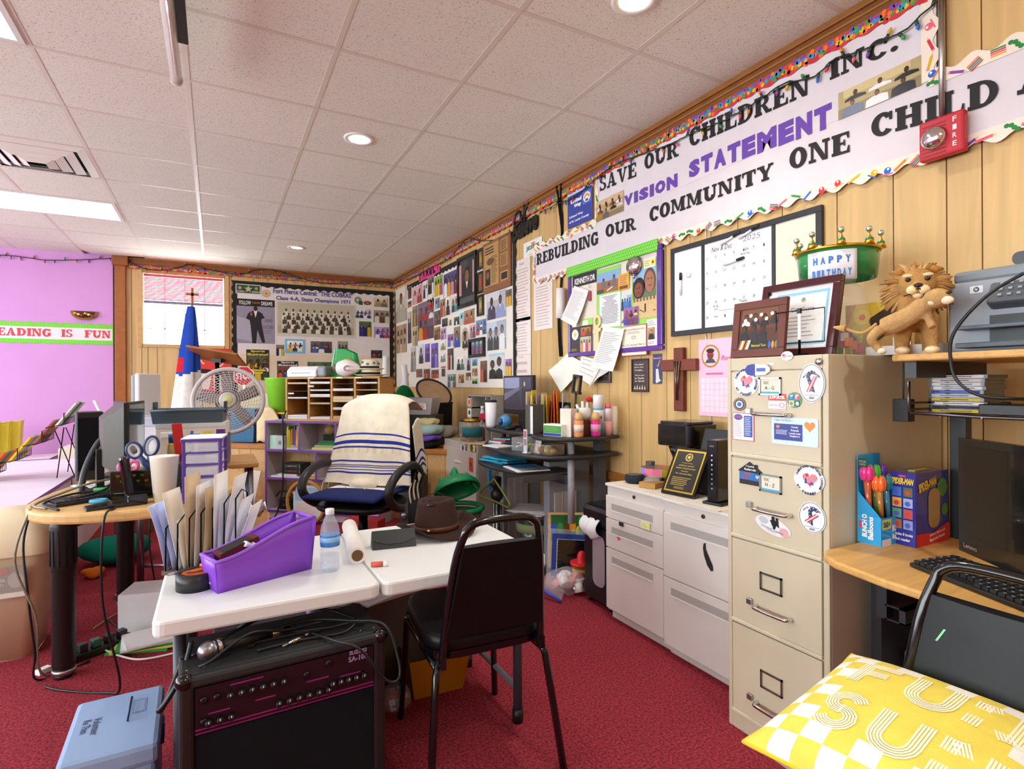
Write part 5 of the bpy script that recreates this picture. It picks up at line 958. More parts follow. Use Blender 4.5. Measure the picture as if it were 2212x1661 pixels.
so=thing('smart_speaker','dark grey round smart speaker near the cabinet edge','speaker',T(1.93,2.27,ZC));obj('body',G().lathe([(.04,0),(.05,.008),(.052,.028),(.046,.04),(.03,.043),(0,.043)],'#2e3238',22),'fabric',so);obj('top_ring',G().lathe([(.03,.0435),(.042,.0425)],'#4a5058',20),'plastic',so)
cup=thing('grey_cup','small dark cylinder behind the smart speaker','cup',T(2.1,2.34,ZC));obj('body',G().lathe([(.022,0),(.025,.09)],'#3a3e44',14),'plastic',cup)
tc_=thing('snack_box','small kraft box with clear wrapper before the tin','box',T(1.92,2.13,ZC,.3));obj('carton',G().box(-.045,.045,-.045,.045,0,.026,'#b88a4c').lines(-.03,.03,-.03,.03,3,.0262,'#7a5426',.4),'paper',tc_);obj('wrapper',G().ell(0,0,.035,.045,.04,.022,'#e8e0da',8,5),'film',tc_)
# -- RIGHT DESK WITH SHELF
DK='#d2a35c'
dk=thing('computer_desk','light wood computer desk with black frame and raised shelf at the right','desk',T(1.9,.45,0))
def P2(x,y):return(x-1.9,y-.45)
obj('desktop',G().prism([P2(*p)for p in((1.60,1.03),(1.55,1.0),(1.52,.95),(1.485,.8),(1.465,.55),(1.46,-.3),(2.3,-.3),(2.3,1.03))],.718,.74,DK),'wood',dk,bevel=.006)
obj('shelf_top',G().prism([P2(*p)for p in((1.74,.90),(1.76,.925),(2.3,.925),(2.3,-.3),(1.74,-.3))],1.298,1.318,DK),'wood',dk,bevel=.005)
for x,y in((2.1,.9),(2.1,-.2)):obj('post',G().box(x-1.925,x-1.885,y-.475,y-.43,.74,1.298,'#26282c'),'paintmetal',dk,bevel=.003)
obj('shelf_bracket',G().box(-.12,.3,.42,.45,1.25,1.298,'#1e2024'),'paintmetal',dk);obj('side_frame',G().box(-.1,.35,.53,.56,0,.718,'#26282c'),'paintmetal',dk)
obj('drawer_rail',G().box(-.36,.1,.33,.345,.62,.66,'#1c1d20').box(-.36,.1,.33,.38,.62,.624,'#1c1d20').box(-.36,.1,.33,.38,.656,.66,'#1c1d20'),'paintmetal',dk);obj('rail_bracket',G().box(-.36,-.33,.375,.40,.62,.718,'#1c1d20'),'paintmetal',dk);obj('modesty_panel',G().box(.36,.38,-.7,.55,.3,.718,'#2a2622'),'matte',dk)
for s in(0,1):obj('leg',G().box(-.1 if s else.3,-.06 if s else.34,-.7,-.66,0,.718,'#26282c'),'paintmetal',dk)
rk=obj('cd_rack',G().tube([(-.06,.47,1.24),(-.06,.47,1.155),(-.05,.47,1.145),(-.03,.3,1.14),(-.03,-.5,1.14)],.005,'#6a6a6e',6).tube([(.2,.47,1.24),(.2,.47,1.155),(.2,.3,1.14),(.2,-.5,1.14)],.005,'#6a6a6e',6).tube([(-.06,.47,1.175),(.2,.47,1.175)],.004,'#6a6a6e',6).tube([(-.06,.47,1.155),(.2,.47,1.155)],.004,'#6a6a6e',6),'metal',dk)
for k in range(8):obj('wire',G().tube([(-.035,.4-.1*k,1.138),(.2,.4-.1*k,1.138)],.0025,'#6a6a6e',5),'metal',rk)
CDC=[('#d8b83a','yellow'),('#2c3046','dark'),('#e8dcd8','cream'),('#d8c040','mustard'),('#c8ccd4','silver'),('#3a4ab0','blue'),('#e9e6e4','white'),('#dfe2e6','pale grey'),('#e6d4d0','pinkish'),('#ededea','bright white')]
z=1.1455
for k,(c,nm)in enumerate(CDC):
    off=(rnd.random()-.5)*.012;t=thing('cd_case',f'thin disc case with a {nm} spine in the stack under the shelf','disc case',T(1.97+off*.5,.845+off,z),'stack of disc cases')
    obj('case',G().box(-.02,.105,-.071,.071,0,.0104,'#24262a'),'gloss',t);obj('spine',G().rect(-.062,.0012,.062,.0092,.0006,c).lines(-.04,.05,.003,.0075,1,.0009,'#55505a' if k!=5 else '#8a9ae0',.5),'paper',t,FN((-.02,0,0),-PI/2));z+=.0114
ad=solo('power_adapter','black power adapter hanging beside the disc rack','adapter',G().box(-.02,.02,-.022,.022,-.07,0,'#17181a').tube([(0,0,0),(0,.0,.12)],.003,'#17181a',6),'plastic',T(1.9,.965,1.185),bevel=.004)
gc=solo('game_controller','black device at the right end of the disc rack','device',G().box(-.06,.06,-.08,.08,0,.03,'#131416').lathe([(.012,.03),(.012,.036),(0,.037)],'#2a2c30',10,(0,.04,0)).lathe([(.012,.03),(.012,.036),(0,.037)],'#2a2c30',10,(0,-.01,0)),'plastic',T(1.93,.68,1.146),bevel=.004)
# printer
PG='#8d949c'
pt=thing('printer','grey all-in-one printer with keypad on the raised shelf','printer',FR((1.86,.828,1.318)))
obj('body',G().box(0,.42,0,.2,-.38,0,PG),'plastic',pt,bevel=.008);obj('scanner_lid',G().box(0,.42,.2,.235,-.38,-.03,'#7b828a'),'plastic',pt,bevel=.01);obj('document_feeder',G().prism(rr(.13,.235,.40,.27,.015),-.3,-.05,'#3a4046'),'plastic',pt)
obj('control_panel',G(MT((.1,.115,0))@RX(-.5)).box(0,.3,0,.07,-.01,.035,'#4e555c'),'plastic',pt,bevel=.008)
kg=G(MT((.1,.115,0))@RX(-.5));[kg.cb(.12+.022*i,.015+.014*j,.037,.016,.008,.004,'#c8ccd0')for i in range(4)for j in range(4)];[kg.cb(.03+.02*i,.02+.018*j,.037,.008,.006,.004,'#9aa0a6')for i in range(3)for j in range(3)];kg.cb(.1,.035,.037,.012,.05,.004,'#d8d4c0');obj('keypad',kg,'plastic',pt)['kind']='stuff'
obj('paper_slot',G().box(.1,.40,.03,.1,-.1,.002,'#15171a'),'plastic',pt);obj('output_tray',G().box(.045,.40,.062,.072,0,.06,'#4a5660'),'plastic',pt,bevel=.002);obj('input_tray',G().box(.045,.40,.012,.026,0,.06,'#3e4852'),'plastic',pt,bevel=.002)
obj('badge',G().prism(rr(.055,.165,.085,.185,.003),0,.001,'#d8dce0').disc(.07,.175,.0012,.007,'#3a4a58').text('hp',.07,.175,.0016,.007,.009,'#f0f0f0',bold=.02,shear=.2),'paper',pt)
pc=[onx(2212,590,1.78),onx(2130,640,1.76),onx(2060,720,1.75),onx(2055,790,1.735),onx(2075,830,1.735),onx(2120,855,1.74),onx(2200,862,1.78),onx(2260,860,1.9)]
solo('black_cable','black cable looping down in front of the printer','cable',G().tube([tuple(p-pc[0])for p in spl(pc,6)],.0045,'#141416',6),'plastic',MT(pc[0]))
wbx=solo('white_router','flat white network box behind the lion','router',G().prism(rr(-.06,-.12,.06,.11,.02),0,.03,'#dcdad4').box(-.062,-.0605,-.02,-.005,.008,.012,'#444'),'plastic',T(2.0,1.0,1.3265),bevel=.004)
# lion plush: one continuous body, mane and cub
mk('lion_fur',.95,bump=(160,.9,.005),var=(50,.14),spec=.1,color='#b68a52');mk('lion_cream',.95,bump=(160,.8,.004),var=(60,.08),spec=.1,color='#ead2a4');mk('cub_fur',.95,bump=(190,.8,.004),var=(60,.12),spec=.1,color='#c09a66')
def blob(name,g,mat,parent,vox=.006,M=None):
    o=obj(name,g,mat,parent,M);md=o.modifiers.new('r','REMESH');md.mode='VOXEL';md.voxel_size=vox;md.use_smooth_shade=True
    s=o.modifiers.new('s','SMOOTH');s.factor=.6;s.iterations=4;return o
ln=thing('lion_plush','plush lion with shaggy mane carrying a cub in its mouth','plush toy',T(1.85,.905,1.318,PI+.5)@Matrix.Scale(.93,4))  # faces local +x
def lim(g,pts,rs,n=8):return g.tube(spl(pts,4),[rs[min(len(rs)-1,int(i/4))]+(rs[min(len(rs)-1,int(i/4)+1)]-rs[min(len(rs)-1,int(i/4))])*(i%4)/4 for i in range(4*(len(pts)-1)+1)],'#c58a44',n)
g=G();lim(g,[(-.11,0,.12),(-.04,0,.125),(.03,0,.13),(.06,0,.16),(.07,0,.2)],[.04,.046,.05,.05,.04])
for y in(-.034,.034):lim(g,[(.035,y,.12),(.045,y,.07),(.045,y*1.1,.03),(.06,y*1.1,.014)],[.03,.024,.02,.02]);lim(g,[(-.1,y,.12),(-.12,y,.07),(-.1,y*1.1,.035),(-.085,y*1.1,.014)],[.036,.024,.018,.018])
g.ell(.085,0,.215,.046,.05,.05,'#c58a44');g.ell(.12,0,.195,.028,.03,.024,'#c58a44');blob('body',g,'lion_fur',ln,.005)
g=G()
for _ in range(1100):
    a=rnd.random()*2*PI;ph=rnd.random();d=Vector((-.25-.5*ph,math.cos(a)*(.55+.4*ph),math.sin(a)*(.55+.4*ph))).normalized()if rnd.random()<.7 else Vector((-.1,math.cos(a),math.sin(a))).normalized()
    b=Vector((.065,0,.213))+d*.04;e=b+d*(.03+.026*rnd.random())+Vector((-.012,(rnd.random()-.5)*.02,-.012-.01*rnd.random()));g.tube([tuple(b),tuple(b.lerp(e,.5)+Vector((0,0,.004))),tuple(e)],[.0075,.006,.0022],rnd.choice(('#b98e54','#a87a42','#c6a06a','#9a6e3a')),4)
obj('mane',g,'felt',ln)
obj('muzzle',G().ell(.135,-.014,.192,.018,.016,.014,'#ead2a4').ell(.135,.014,.192,.018,.016,.014,'#ead2a4').ell(.13,0,.176,.012,.014,.01,'#ead2a4'),'felt',ln);obj('nose',G().ell(.15,0,.204,.008,.012,.007,'#2a1a14'),'gloss',ln)
for y in(-.024,.024):
    e=obj('eye',G().ell(.124,y,.226,.006,.008,.007,'#14100c'),'gloss',ln);obj('brow',G().ell(.12,y*1.05,.238,.008,.014,.006,'#e6cc9c'),'felt',ln);obj('ear',G().ell(.06,y*1.9,.262,.007,.012,.012,'#b07a3c'),'felt',ln)
    obj('paw',G().ell(.066,y*1.55,.013,.026,.02,.013,'#f0dcb4'),'felt',ln);obj('paw',G().ell(-.08,y*1.55,.012,.022,.017,.012,'#f0dcb4'),'felt',ln)
obj('mouth_line',G().tube(spl([(.13,-.035,.176),(.142,-.016,.182),(.15,0,.194),(.142,.016,.182),(.13,.035,.176)],4),.0022,'#1a120e',5),'plastic',ln)
obj('tail',G().tube(spl([(-.12,0,.13),(-.16,.02,.1),(-.18,.03,.06)],4),.007,'#b08a54',6),'felt',ln)
cu=G(Matrix.Scale(-1,4,(0,1,0)));c0='#bd965f';cu.tube(spl([(.1,.09,.085),(.11,.05,.1),(.13,.0,.13),(.14,-.02,.155)],4),[.028,.03,.031,.032,.032,.031,.03,.029,.029,.029,.029,.028,.027],c0,10)
for x in(.09,.125):cu.tube(spl([(x,.095,.08),(x+.01,.12,.05),(x,.105,.025),(x+.01,.095,.012)],3),[.018,.017,.016,.015,.014,.012,.012,.012,.012,.012],c0,8)
cu.tube(spl([(.135,-.02,.13),(.14,-.03,.09),(.145,-.035,.075)],3),.013,c0,8);cu.ell(.155,-.045,.16,.032,.036,.03,c0);cub=blob('cub',cu,'cub_fur',ln,.005)
FY=Matrix.Scale(-1,4,(0,1,0))
obj('cub_muzzle',G(FY).ell(.178,-.066,.15,.012,.016,.012,'#f0e2c4').ell(.17,-.032,.148,.01,.012,.01,'#f0e2c4'),'felt',cub);obj('cub_tail',G(FY).tube(spl([(.1,.105,.1),(.1,.135,.075),(.09,.16,.075),(.08,.19,.09)],4),.005,c0,6).tube([(.08,.19,.09),(.07,.225,.098)],[.014,.003],'#cfa56c',7),'felt',cub);obj('cub_eye',G(FY).ell(.176,-.07,.172,.005,.008,.004,'#1a120c'),'gloss',cub)
for x in(.098,.132):obj('cub_paw',G(FY).ell(x,.092,.011,.015,.013,.01,'#f4e8d0'),'felt',cub)
# toys on the desk
bb_=thing('balloon_pack','bright blue display pack of water balloons beside the cabinet','toy pack',T(1.835,.99,.74,-.0))
B1='#2fa4e6'
obj('tray',G().add([(-.06,-.025,0),(.06,-.025,0),(.06,.045,0),(-.06,.045,0),(-.06,-.025,.085),(.06,-.025,.085),(.06,.045,.27),(-.06,.045,.27),(-.06,.045,.16),(.06,.045,.16)],[(0,3,2,1),(0,1,5,4),(1,2,9,5),(0,4,8,3),(2,3,7,6)],B1),'gloss',bb_,solid=.002)
g=G(FN((-.0615,.045,0),-PI/2)).rect(.004,.235,.03,.262,.0,'#1f4a34').text('RECYCLED',.017,.252,.0006,.02,.006,'#d8e8d0',bold=0).text('PLASTIC',.017,.243,.0006,.018,.006,'#d8e8d0',bold=0)
g.rect(.0,.0,.07,.085,.0001,B1).text('BUNCH O',.022,.055,.0008,.07,.016,'#fff',rot=PI/2,bold=.05).text('Balloons',.04,.05,.0008,.07,.016,'#fff',rot=PI/2,bold=.04).rect(.006,.045,.012,.068,.0006,'#e03a4a');obj('side_print',g,'photo',bb_)
obj('front_print',G(FN((-.0,-.0262,0),0)).rect(-.058,.05,-.01,.08,.0004,'#d8e03a').text('265+',-.034,.065,.001,.036,.018,'#2a4a8a',bold=.05).text('BUNCH',.025,.05,.001,.06,.02,'#fff',bold=.05).text('Balloons',.025,.025,.001,.06,.016,'#fff',bold=.04).rect(-.06,0,-.01,.02,.0005,'#dfe4ee'),'photo',bb_)
for k in range(6):
    x=-.045+.018*k;y=.0 if k%2 else.025;c=('#f0409a','#ff7a3a','#4ad048','#2a8aa0','#7a3ab0','#ff7a3a')[k];o=obj('balloon_bunch',G().tube([(x,y-.01,.07),(x,y,.2-.03*(k%2))],[.006,.012],('#c85a3a','#b07a3a','#8ab04a','#4a8aa0','#7a4a90','#c87a3a')[k],6),'gloss',bb_)
    g=G();[g.ell(x+.012*math.cos(a),y+.012*math.sin(a),.215-.03*(k%2),.009,.009,.024,c,7,6)for a in[i*PI/3 for i in range(6)]];obj('balloons',g,'gloss',o)
sb=thing('toy_box','blue and red toy book box with a window on the desk','toy box',T(1.852,.945,.74,0))
obj('carton',G().box(0,.19,-.036,.036,0,.222,'#2c3296'),'gloss',sb,bevel=.002)
g=G(FN((-.0012,.036,0),-PI/2));g.text('SPIDER-MAN',.036,.195,.0005,.062,.02,'#e8c82a',bold=.05,shear=.15).rect(.026,.208,.046,.214,.0005,'#d83a3a')
[g.rect(.008+.031*i,.05+.033*j,.034+.031*i,.078+.033*j,.0005,('#a8684a','#8a98c8','#5a9a6a','#b84a4a','#d8a03a','#9ab0d8','#3a6ac0','#4a6a3a')[i+2*j])for i in range(2)for j in range(4)];[g.disc(.02+.031*i,.062+.033*j,.001,.008,('#c83a3a','#4a5ab8')[(i+j)%2],n=7)for i in range(2)for j in range(4)]
g.text('Includes 8 books',.036,.034,.0005,.058,.009,'#f0f0f4',bold=.02).text('and reader',.036,.018,.0005,.044,.009,'#f0f0f4',bold=.02);obj('side_print',g,'photo',sb)
g=G(FN((0,-.0372,0),0));g.text('SPIDER-MAN',.065,.185,.0005,.1,.028,'#e8c82a',rot=.2,bold=.05).poly([(0,0),(.19,0),(.19,.06),(.1,.035),(0,.04)],.0004,'#c8242e').text('8-Book Library and',.12,.032,.001,.09,.01,'#f4f0f0',rot=.12,bold=.02).text('Electronic Reader',.12,.018,.001,.09,.01,'#f4f0f0',rot=.12,bold=.02).disc(.15,.17,.0004,.03,'#4a8a3a',n=9).disc(.165,.1,.0004,.02,'#4a8a3a',n=9);obj('front_print',g,'photo',sb)
obj('window',G(FN((0,-.0375,0),0)).prism(rr(.07,.05,.135,.17,.025),0,.0006,'#a8895c'),'gloss',sb);obj('handle',G().box(.05,.14,-.01,.01,.2225,.2245,'#d8c83a'),'plastic',sb)
# monitor and keyboard
a=R(-125);P=Vector((1.75,.755,.79))
mn=thing('monitor','large black monitor at the right edge of the picture','monitor',FN(P,a))
obj('bezel',G().box(0,.5,0,.3,-.02,0,'#111215').box(.02,.48,.045,.282,0,.0005,'#060608'),'gloss',mn,bevel=.002);obj('screen',G().rect(.022,.047,.478,.28,.001,'#08080a'),'gloss',mn);obj('badge',G().text('Lenovo',.045,.02,.001,.05,.012,'#d8d8dc',bold=.02),'metal',mn);obj('stand',G().box(.2,.3,-.03,.1,-.06,-.02,'#15161a'),'plastic',mn);obj('foot',G().box(.12,.38,-.05,-.035,-.16,.04,'#15161a'),'plastic',mn,bevel=.003)
kb=thing('keyboard','black keyboard on the desk before the monitor','keyboard',T(1.715,.8,.742,R(-112)))
obj('case',G().add([(0,-.07,0),(.44,-.07,0),(.44,.07,0),(0,.07,0),(0,-.07,.01),(.44,-.07,.01),(.44,.07,.022),(0,.07,.022)],[(0,3,2,1),(4,5,6,7),(0,1,5,4),(1,2,6,5),(2,3,7,6),(3,0,4,7)],'#141518'),'plastic',kb,bevel=.003)
km=mesh('key',G().cb(0,0,.004,.0155,.0155,.008,'#1f2125').rect(-.003,-.002,.003,.004,.0082,'#8a8e94'),'plastic')
for j in range(6):
    for i in range(22):
        if i==15 or(j==0 and 3<i<9):continue
        obj('key',km,'plastic',kb,MT((.016+.0193*i,-.055+.021*j,.011+.0018*j)))
bn=thing('drawer_bin','grey translucent stacked drawer bin under the desk','bin',T(2.02,.87,0))
obj('shell',G().box(-.12,.12,-.13,.1,0,.4,'#8e9096'),'frost',bn,bevel=.01)
for k in range(4):obj('drawer',G().box(-.128,-.12,-.11,.09,.02+.095*k,.105+.095*k,'#9a9ca2'),'frost',bn,bevel=.004)
obj('yellow_latch',G().box(-.115,-.09,-.02,.0,.4,.412,'#d8d83a'),'plastic',bn)
# -- FOLDING TABLE, CHAIRS, AMPLIFIER
ZT=.62
ft=thing('folding_table','low white plastic folding table with a centre seam','table',T(.455,2.06,0))
for sx in(-1,1):obj('tabletop_half',G().prism([(x,y)for x,y in(rr(-.605,-.34,-.002,.34,.03)if sx<0 else rr(.002,-.34,.605,.34,.03))],ZT-.045,ZT,'#eaeeee'),'plastic',ft,bevel=.008)
for x,nm in((-.545,'l'),(.52,'r')):
    for y in(-.26,.2):
        lg=obj('leg',G().tube([(x,y,.02),(x,y,ZT-.045)],.0165,'#3c414a',12),'paintmetal',ft);obj('foot_cap',G().tube([(x,y,0),(x,y,.05)],.02,'#141416',12),'plastic',lg)
    obj('cross_bar',G().tube([(x,-.26,.12),(x,.2,.12)],.011,'#6a707a',10),'paintmetal',ft);obj('brace',G().tube([(x,-.03,.3),(x*.45,-.03,ZT-.05)],.009,'#3c414a',8),'paintmetal',ft)
def stack_chair(lab,M,scratched=False):
    t=thing('stacking_chair',lab,'chair',M);K='#0f0f11'  # faces +y, origin under the back posts
    xb,xt,zs=.166,.122,.42
    P=[(-xb,-.0,zs-.03),(-xb*.97,-.015,.5)]+[(-xt-.02,-.05,.70)]
    P+=[(-xt,-.075,.79),(-xt+.012,-.08,.815),(-xt+.045,-.083,.832),(0,-.084,.836),(xt-.045,-.083,.832),(xt-.012,-.08,.815),(xt,-.075,.79)]
    P+=[(xt+.02,-.05,.70),(xb*.97,-.015,.5),(xb,0,zs-.03)]
    obj('back_frame',G().tube(spl(P,3),.0125,K,8),'gloss',t)
    g=G()
    def back(u,v,d):
        z=.475+.285*v;w=(xb-.005)+(xt-xb+.008)*v;y=-.012-.058*v;return((2*u-1)*w,y+d+.012*math.cos((u-.5)*PI)*(1 if d>0 else.2),z)
    g.grid(8,6,lambda u,v:back(u,v,.012),'#16191b').grid(8,6,lambda u,v:back(1-u,v,-.014),'#0c0c0e');
    for v0 in(0,1):g.grid(8,1,lambda u,v:tuple(Vector(back(u,v0,-.014)).lerp(Vector(back(u,v0,.012)),v if v0==0 else 1-v)),'#16191b')
    for u0 in(0,1):g.grid(1,6,lambda u,v:tuple(Vector(back(u0,v,-.014)).lerp(Vector(back(u0,v,.012)),1-u if u0==0 else u)),'#16191b')
    bk=obj('backrest',g,'leather',t)
    if scratched:obj('scratch',G().poly([(-.06,.0),(-.056,.0),(-.04,.03),(-.044,.03)],0,'#8fe0a8'),'paper',bk,MT((0.02,-.008,.69))@FN((0,.026,0),PI))
    so_=rr(-.2,-.0,.2,.43,.09,5);so_=[(x*(1-.08*(y>.2)),y)for x,y in so_]
    obj('seat',G().prism(so_,zs,zs+.05,'#131416',True),'leather',t,bevel=.018);obj('seat_frame',G().prism([(x*.97,.01+y*.97)for x,y in so_],zs-.022,zs,K),'gloss',t)
    for sx in(-1,1):
        obj('leg',G().tube([(sx*.168,.02,zs-.02),(sx*.185,.0,zs-.06),(sx*.222,-.055,0)],.0125,K,8),'gloss',t);obj('leg',G().tube([(sx*.165,.40,zs-.02),(sx*.17,.415,zs-.06),(sx*.19,.44,0)],.0125,K,8),'gloss',t)
        obj('side_rail',G().tube([(sx*.178,.0,zs-.045),(sx*.172,.41,zs-.045)],.011,K,8),'gloss',t);obj('seat_bracket',G().box(sx*.166-.008,sx*.166+.008,-.02,.05,zs-.035,zs+.005,K),'gloss',t)
    return t
stack_chair('black stacking chair with its back to the camera at the white table',T(.765,1.575,0,-.06))
stack_chair('black padded chair with a yellow pillow at the right desk',T(1.365,.545,0,PI/2),True)
# pillow
pw=thing('pillow','yellow and white chequered pillow with sun lettering on the chair','pillow',T(1.185,.575,.474,-PI/2+.1)@RX(.12))
S_=.222
def pil(u,v,s):
    x,y=2*u-1,2*v-1;e=(1-abs(x)**2.6)*(1-abs(y)**2.6);k=1-.06*(1-max(abs(x),abs(y))**2)-.05*(1-abs(abs(x)-abs(y)));c=S_*(1.0-.07*(1-x*x)*(abs(y)>.0)*abs(y)**3-.0);return(x*S_*(1-.06*(1-y*y)*abs(x)**4),y*S_*(1-.06*(1-x*x)*abs(y)**4),s*(.068*e**.55+.004)+.07)
NQ=40
def pcol(u,v):
    a,b=int(u*10),int(v*10);ring=min(u,1-u,v,1-v)
    return('#f4f2ea' if(a+b)%2 else '#ead65c')if ring<.2 else '#ead65c'
obj('top_cover',G().grid(NQ,NQ,lambda u,v:pil(u,v,1),pcol),'fabric',pw);obj('bottom_cover',G().grid(20,20,lambda u,v:pil(1-u,v,-1),'#e8dccb'),'fabric',pw)
edge=[pil(*p,0)for p in[(i/20,0)for i in range(20)]+[(1,i/20)for i in range(20)]+[(1-i/20,1)for i in range(20)]+[(0,1-i/20)for i in range(20)]]
obj('piping',G().tube(edge,.005,'#e6c63a',6,closed=True),'fabric',pw)
def onp(x,y):u,v=x/(2*S_)+.5,y/(2*S_)+.5;return pil(u,v,1)[2]+.002
def stripes(path,w,n=5):  # a letter drawn as parallel lines on the pillow
    g=G()
    for k in range(n):
        off=(k-(n-1)/2)*w/n;P=[]
        for i,(x,y)in enumerate(path):
            a=Vector(path[max(0,i-1)]);b=Vector(path[min(len(path)-1,i+1)]);d=(b-a).normalized();q=Vector((x,y))+Vector((-d.y,d.x))*off;P.append(q)
        for a,b in zip(P,P[1:]):
            d=(b-a).normalized();nn=Vector((-d.y,d.x))*w/n*.32;g.add([(p.x,p.y,onp(p.x,p.y))for p in(a-nn,b-nn,b+nn,a+nn)],[(0,1,2,3)],'#fbf6dc')
    return g
def arc(cx,cy,r,a0,a1,n=8):return[(cx+r*math.cos(R(a0+(a1-a0)*i/n)),cy+r*math.sin(R(a0+(a1-a0)*i/n)))for i in range(n+1)]
def L_(s,x,y,h):
    w=h*.62
    return{'F':[[(x,y),(x,y+h)],[(x+.014,y+h*.9),(x+w,y+h*.9)],[(x+.014,y+h*.48),(x+w*.8,y+h*.48)]],'U':[[(x,y+h)]+arc(x+w/2,y+w/2,w/2,180,360)+[(x+w,y+h)]],'N':[[(x,y),(x,y+h)],[(x+.008,y+h),(x+w-.008,y)],[(x+w,y),(x+w,y+h)]],'S':[arc(x+w/2,y+h*.74,w*.42,20,270)+arc(x+w/2,y+h*.26,w*.42,90,-160)]}[s]
for s,x,y in(('F',-.13,.03),('U',-.03,.03),('N',.07,.03),('S',-.13,-.13),('U',-.03,-.13),('N',.07,-.13)):
    for p in L_(s,x,y,.1):obj('letter',stripes(p,.026),'fabric',pw)
# amplifier
am=thing('amplifier','black keyboard amplifier with purple control panel on the floor','amplifier',T(.18,1.635,0,.045))
AW,AD,AH=.53,.27,.5
obj('cabinet',G().box(-AW/2,AW/2,.02,AD,.0,AH,'#232628').box(-AW/2,-AW/2+.035,0,.02,0,AH,'#1c1216').box(AW/2-.035,AW/2,0,.02,0,AH,'#1c1216').box(-AW/2,AW/2,0,.02,AH-.03,AH,'#26292b'),'tolex',am,bevel=.009)
obj('grille',G().box(-AW/2+.036,AW/2-.036,.006,.02,.02,.345,'#121318'),'fabric',am)
cp=obj('control_panel',G().box(-AW/2+.036,AW/2-.036,.004,.02,.35,AH-.032,'#1c0a17'),'plastic',am)
Fp=FN((-AW/2+.036,.0035,.35),0);PWd=AW-.072
g=G().rect(.0,.0,PWd,.004,.0003,'#8a2470')
for x0,y_,L in((.08,.105,.08),(.27,.06,.06),(.03,.045,.05),(.14,.047,.05),(.36,.05,.06),(.0,.01,PWd)):g.rect(x0,y_,x0+L,y_+.004,.0005,'#8e2c76')
g.text('SUZUKI',PWd-.045,.112,.0006,.05,.012,'#a890c0',bold=.04).text('SA-100',PWd-.045,.094,.0006,.055,.016,'#a890c0',bold=.03);obj('panel_print',g,'photo',cp,Fp)
kn=mesh('knob',G().lathe([(.0095,0),(.0085,.014),(.006,.016),(0,.016)],'#16161a',12).box(-.0012,.0012,.002,.008,.0162,.0166,'#e8e8e8'),'plastic')
for k in range(6):obj('knob',kn,'plastic',cp,Fp@MT((.08+.026*k,.083,.001)))
for k in range(9):obj('knob',kn,'plastic',cp,Fp@MT((.03+.026*k if k<3 else.12+.026*k,.027,.001)))
for k in range(5):obj('knob',kn,'plastic',cp,Fp@MT((.34+.022*k,.04,.001)))
for x,y_ in((.02,.085),(.05,.085),(.02,.03),(.27,.083),(.33,.1)):obj('jack',G().lathe([(.009,0),(.009,.004),(.004,.005)],'#0a0a0c',12),'plastic',cp,Fp@MT((x,y_,.001)))
for sx in(-1,1):
    c=obj('corner_guard',G().ell(sx*(AW/2-.012),.014,AH-.012,.022,.022,.022,'#0c0c0e',12,8),'gloss',am)
    for dx in(.02,.06):obj('screw',G().lathe([(.005,0),(.003,.002),(0,.002)],'#8a7a5a',8),'metal',am,MT((sx*(AW/2-dx),.05,AH)))
obj('handle',G().box(-.09,.09,.1,.125,AH+.008,AH+.014,'#141416').box(-.1,-.08,.095,.13,AH,AH+.012,'#101012').box(.08,.1,.095,.13,AH,AH+.012,'#101012'),'plastic',am,bevel=.003)
ZA=AH+.001
mc=thing('microphone','black wired microphone with silver mesh head on the amplifier','microphone',T(-.02,1.70,ZA+.028,.35))
obj('mesh_head',G().ell(0,0,0,.027,.0255,.0255,'#9a9a9e',14,10),'metal',mc);obj('collar',G().tube([(.02,0,0),(.034,0,0)],[.025,.022],'#c8c8cc',14),'chrome',mc);obj('body',G().tube([(.034,0,0),(.1,0,-.006),(.17,0,-.012)],[.0185,.015,.011],'#17181a',12),'plastic',mc)
obj('connector',G().tube([(.17,0,-.012),(.21,0,-.014)],[.0095,.0095],'#d8d4cc',10).tube([(.21,0,-.014),(.225,0,-.014)],.01,'#1a1a1c',10),'chrome',mc)
pk=thing('cable_plug','silver guitar plug lying on the amplifier','plug',T(.2,1.70,ZA+.008,.55))
obj('tip',G().tube([(-.045,0,0),(-.04,0,0),(-.015,0,0)],[.001,.0032,.0032],'#e0dcd4',8),'chrome',pk);obj('shell',G().tube([(-.015,0,0),(.03,0,0)],.0062,'#cfcabf',10),'chrome',pk);obj('spring',G().tube([(.03,0,0),(.05,.002,.001)],[.0055,.004],'#a8a49c',8),'metal',pk)
def cable(lab,pts,r=.0042,col='#17181a',name='cable',k=7):P=spl(pts,k);return solo(name,lab,'cable',G().tube([tuple(p-P[0])for p in P],r,col,7),'plastic',MT(P[0]))
z=ZA+.006
cable('black cable looping high over the amplifier and down its right side',[(.0,1.72,z),(.1,1.76,z+.01),(.24,1.78,z+.02),(.36,1.72,z+.018),(.445,1.66,z+.01),(.475,1.62,z-.08),(.47,1.60,z-.13),(.43,1.597,z-.12),(.36,1.6,z-.02),(.3,1.64,z+.002),(.245,1.73,z+.002)])
cable('thick black cable arching across the back of the amplifier',[(-.06,1.74,z),(.05,1.78,z+.03),(.14,1.84,z+.035),(.22,1.85,z+.04),(.32,1.82,z+.02),(.38,1.76,z+.004)])
cable('black cable bundle lying along the amplifier top',[(.16,1.76,z),(.22,1.745,z+.006),(.3,1.735,z+.004),(.37,1.72,z+.012),(.33,1.69,z),(.22,1.70,z-.0005),(.1,1.69,z)])
cable('black cable crossing in front of the microphone',[(-.04,1.665,z),(-.01,1.66,z+.012),(.08,1.69,z+.05),(.18,1.74,z+.02),(.3,1.77,z+.01),(.4,1.72,z+.003)])
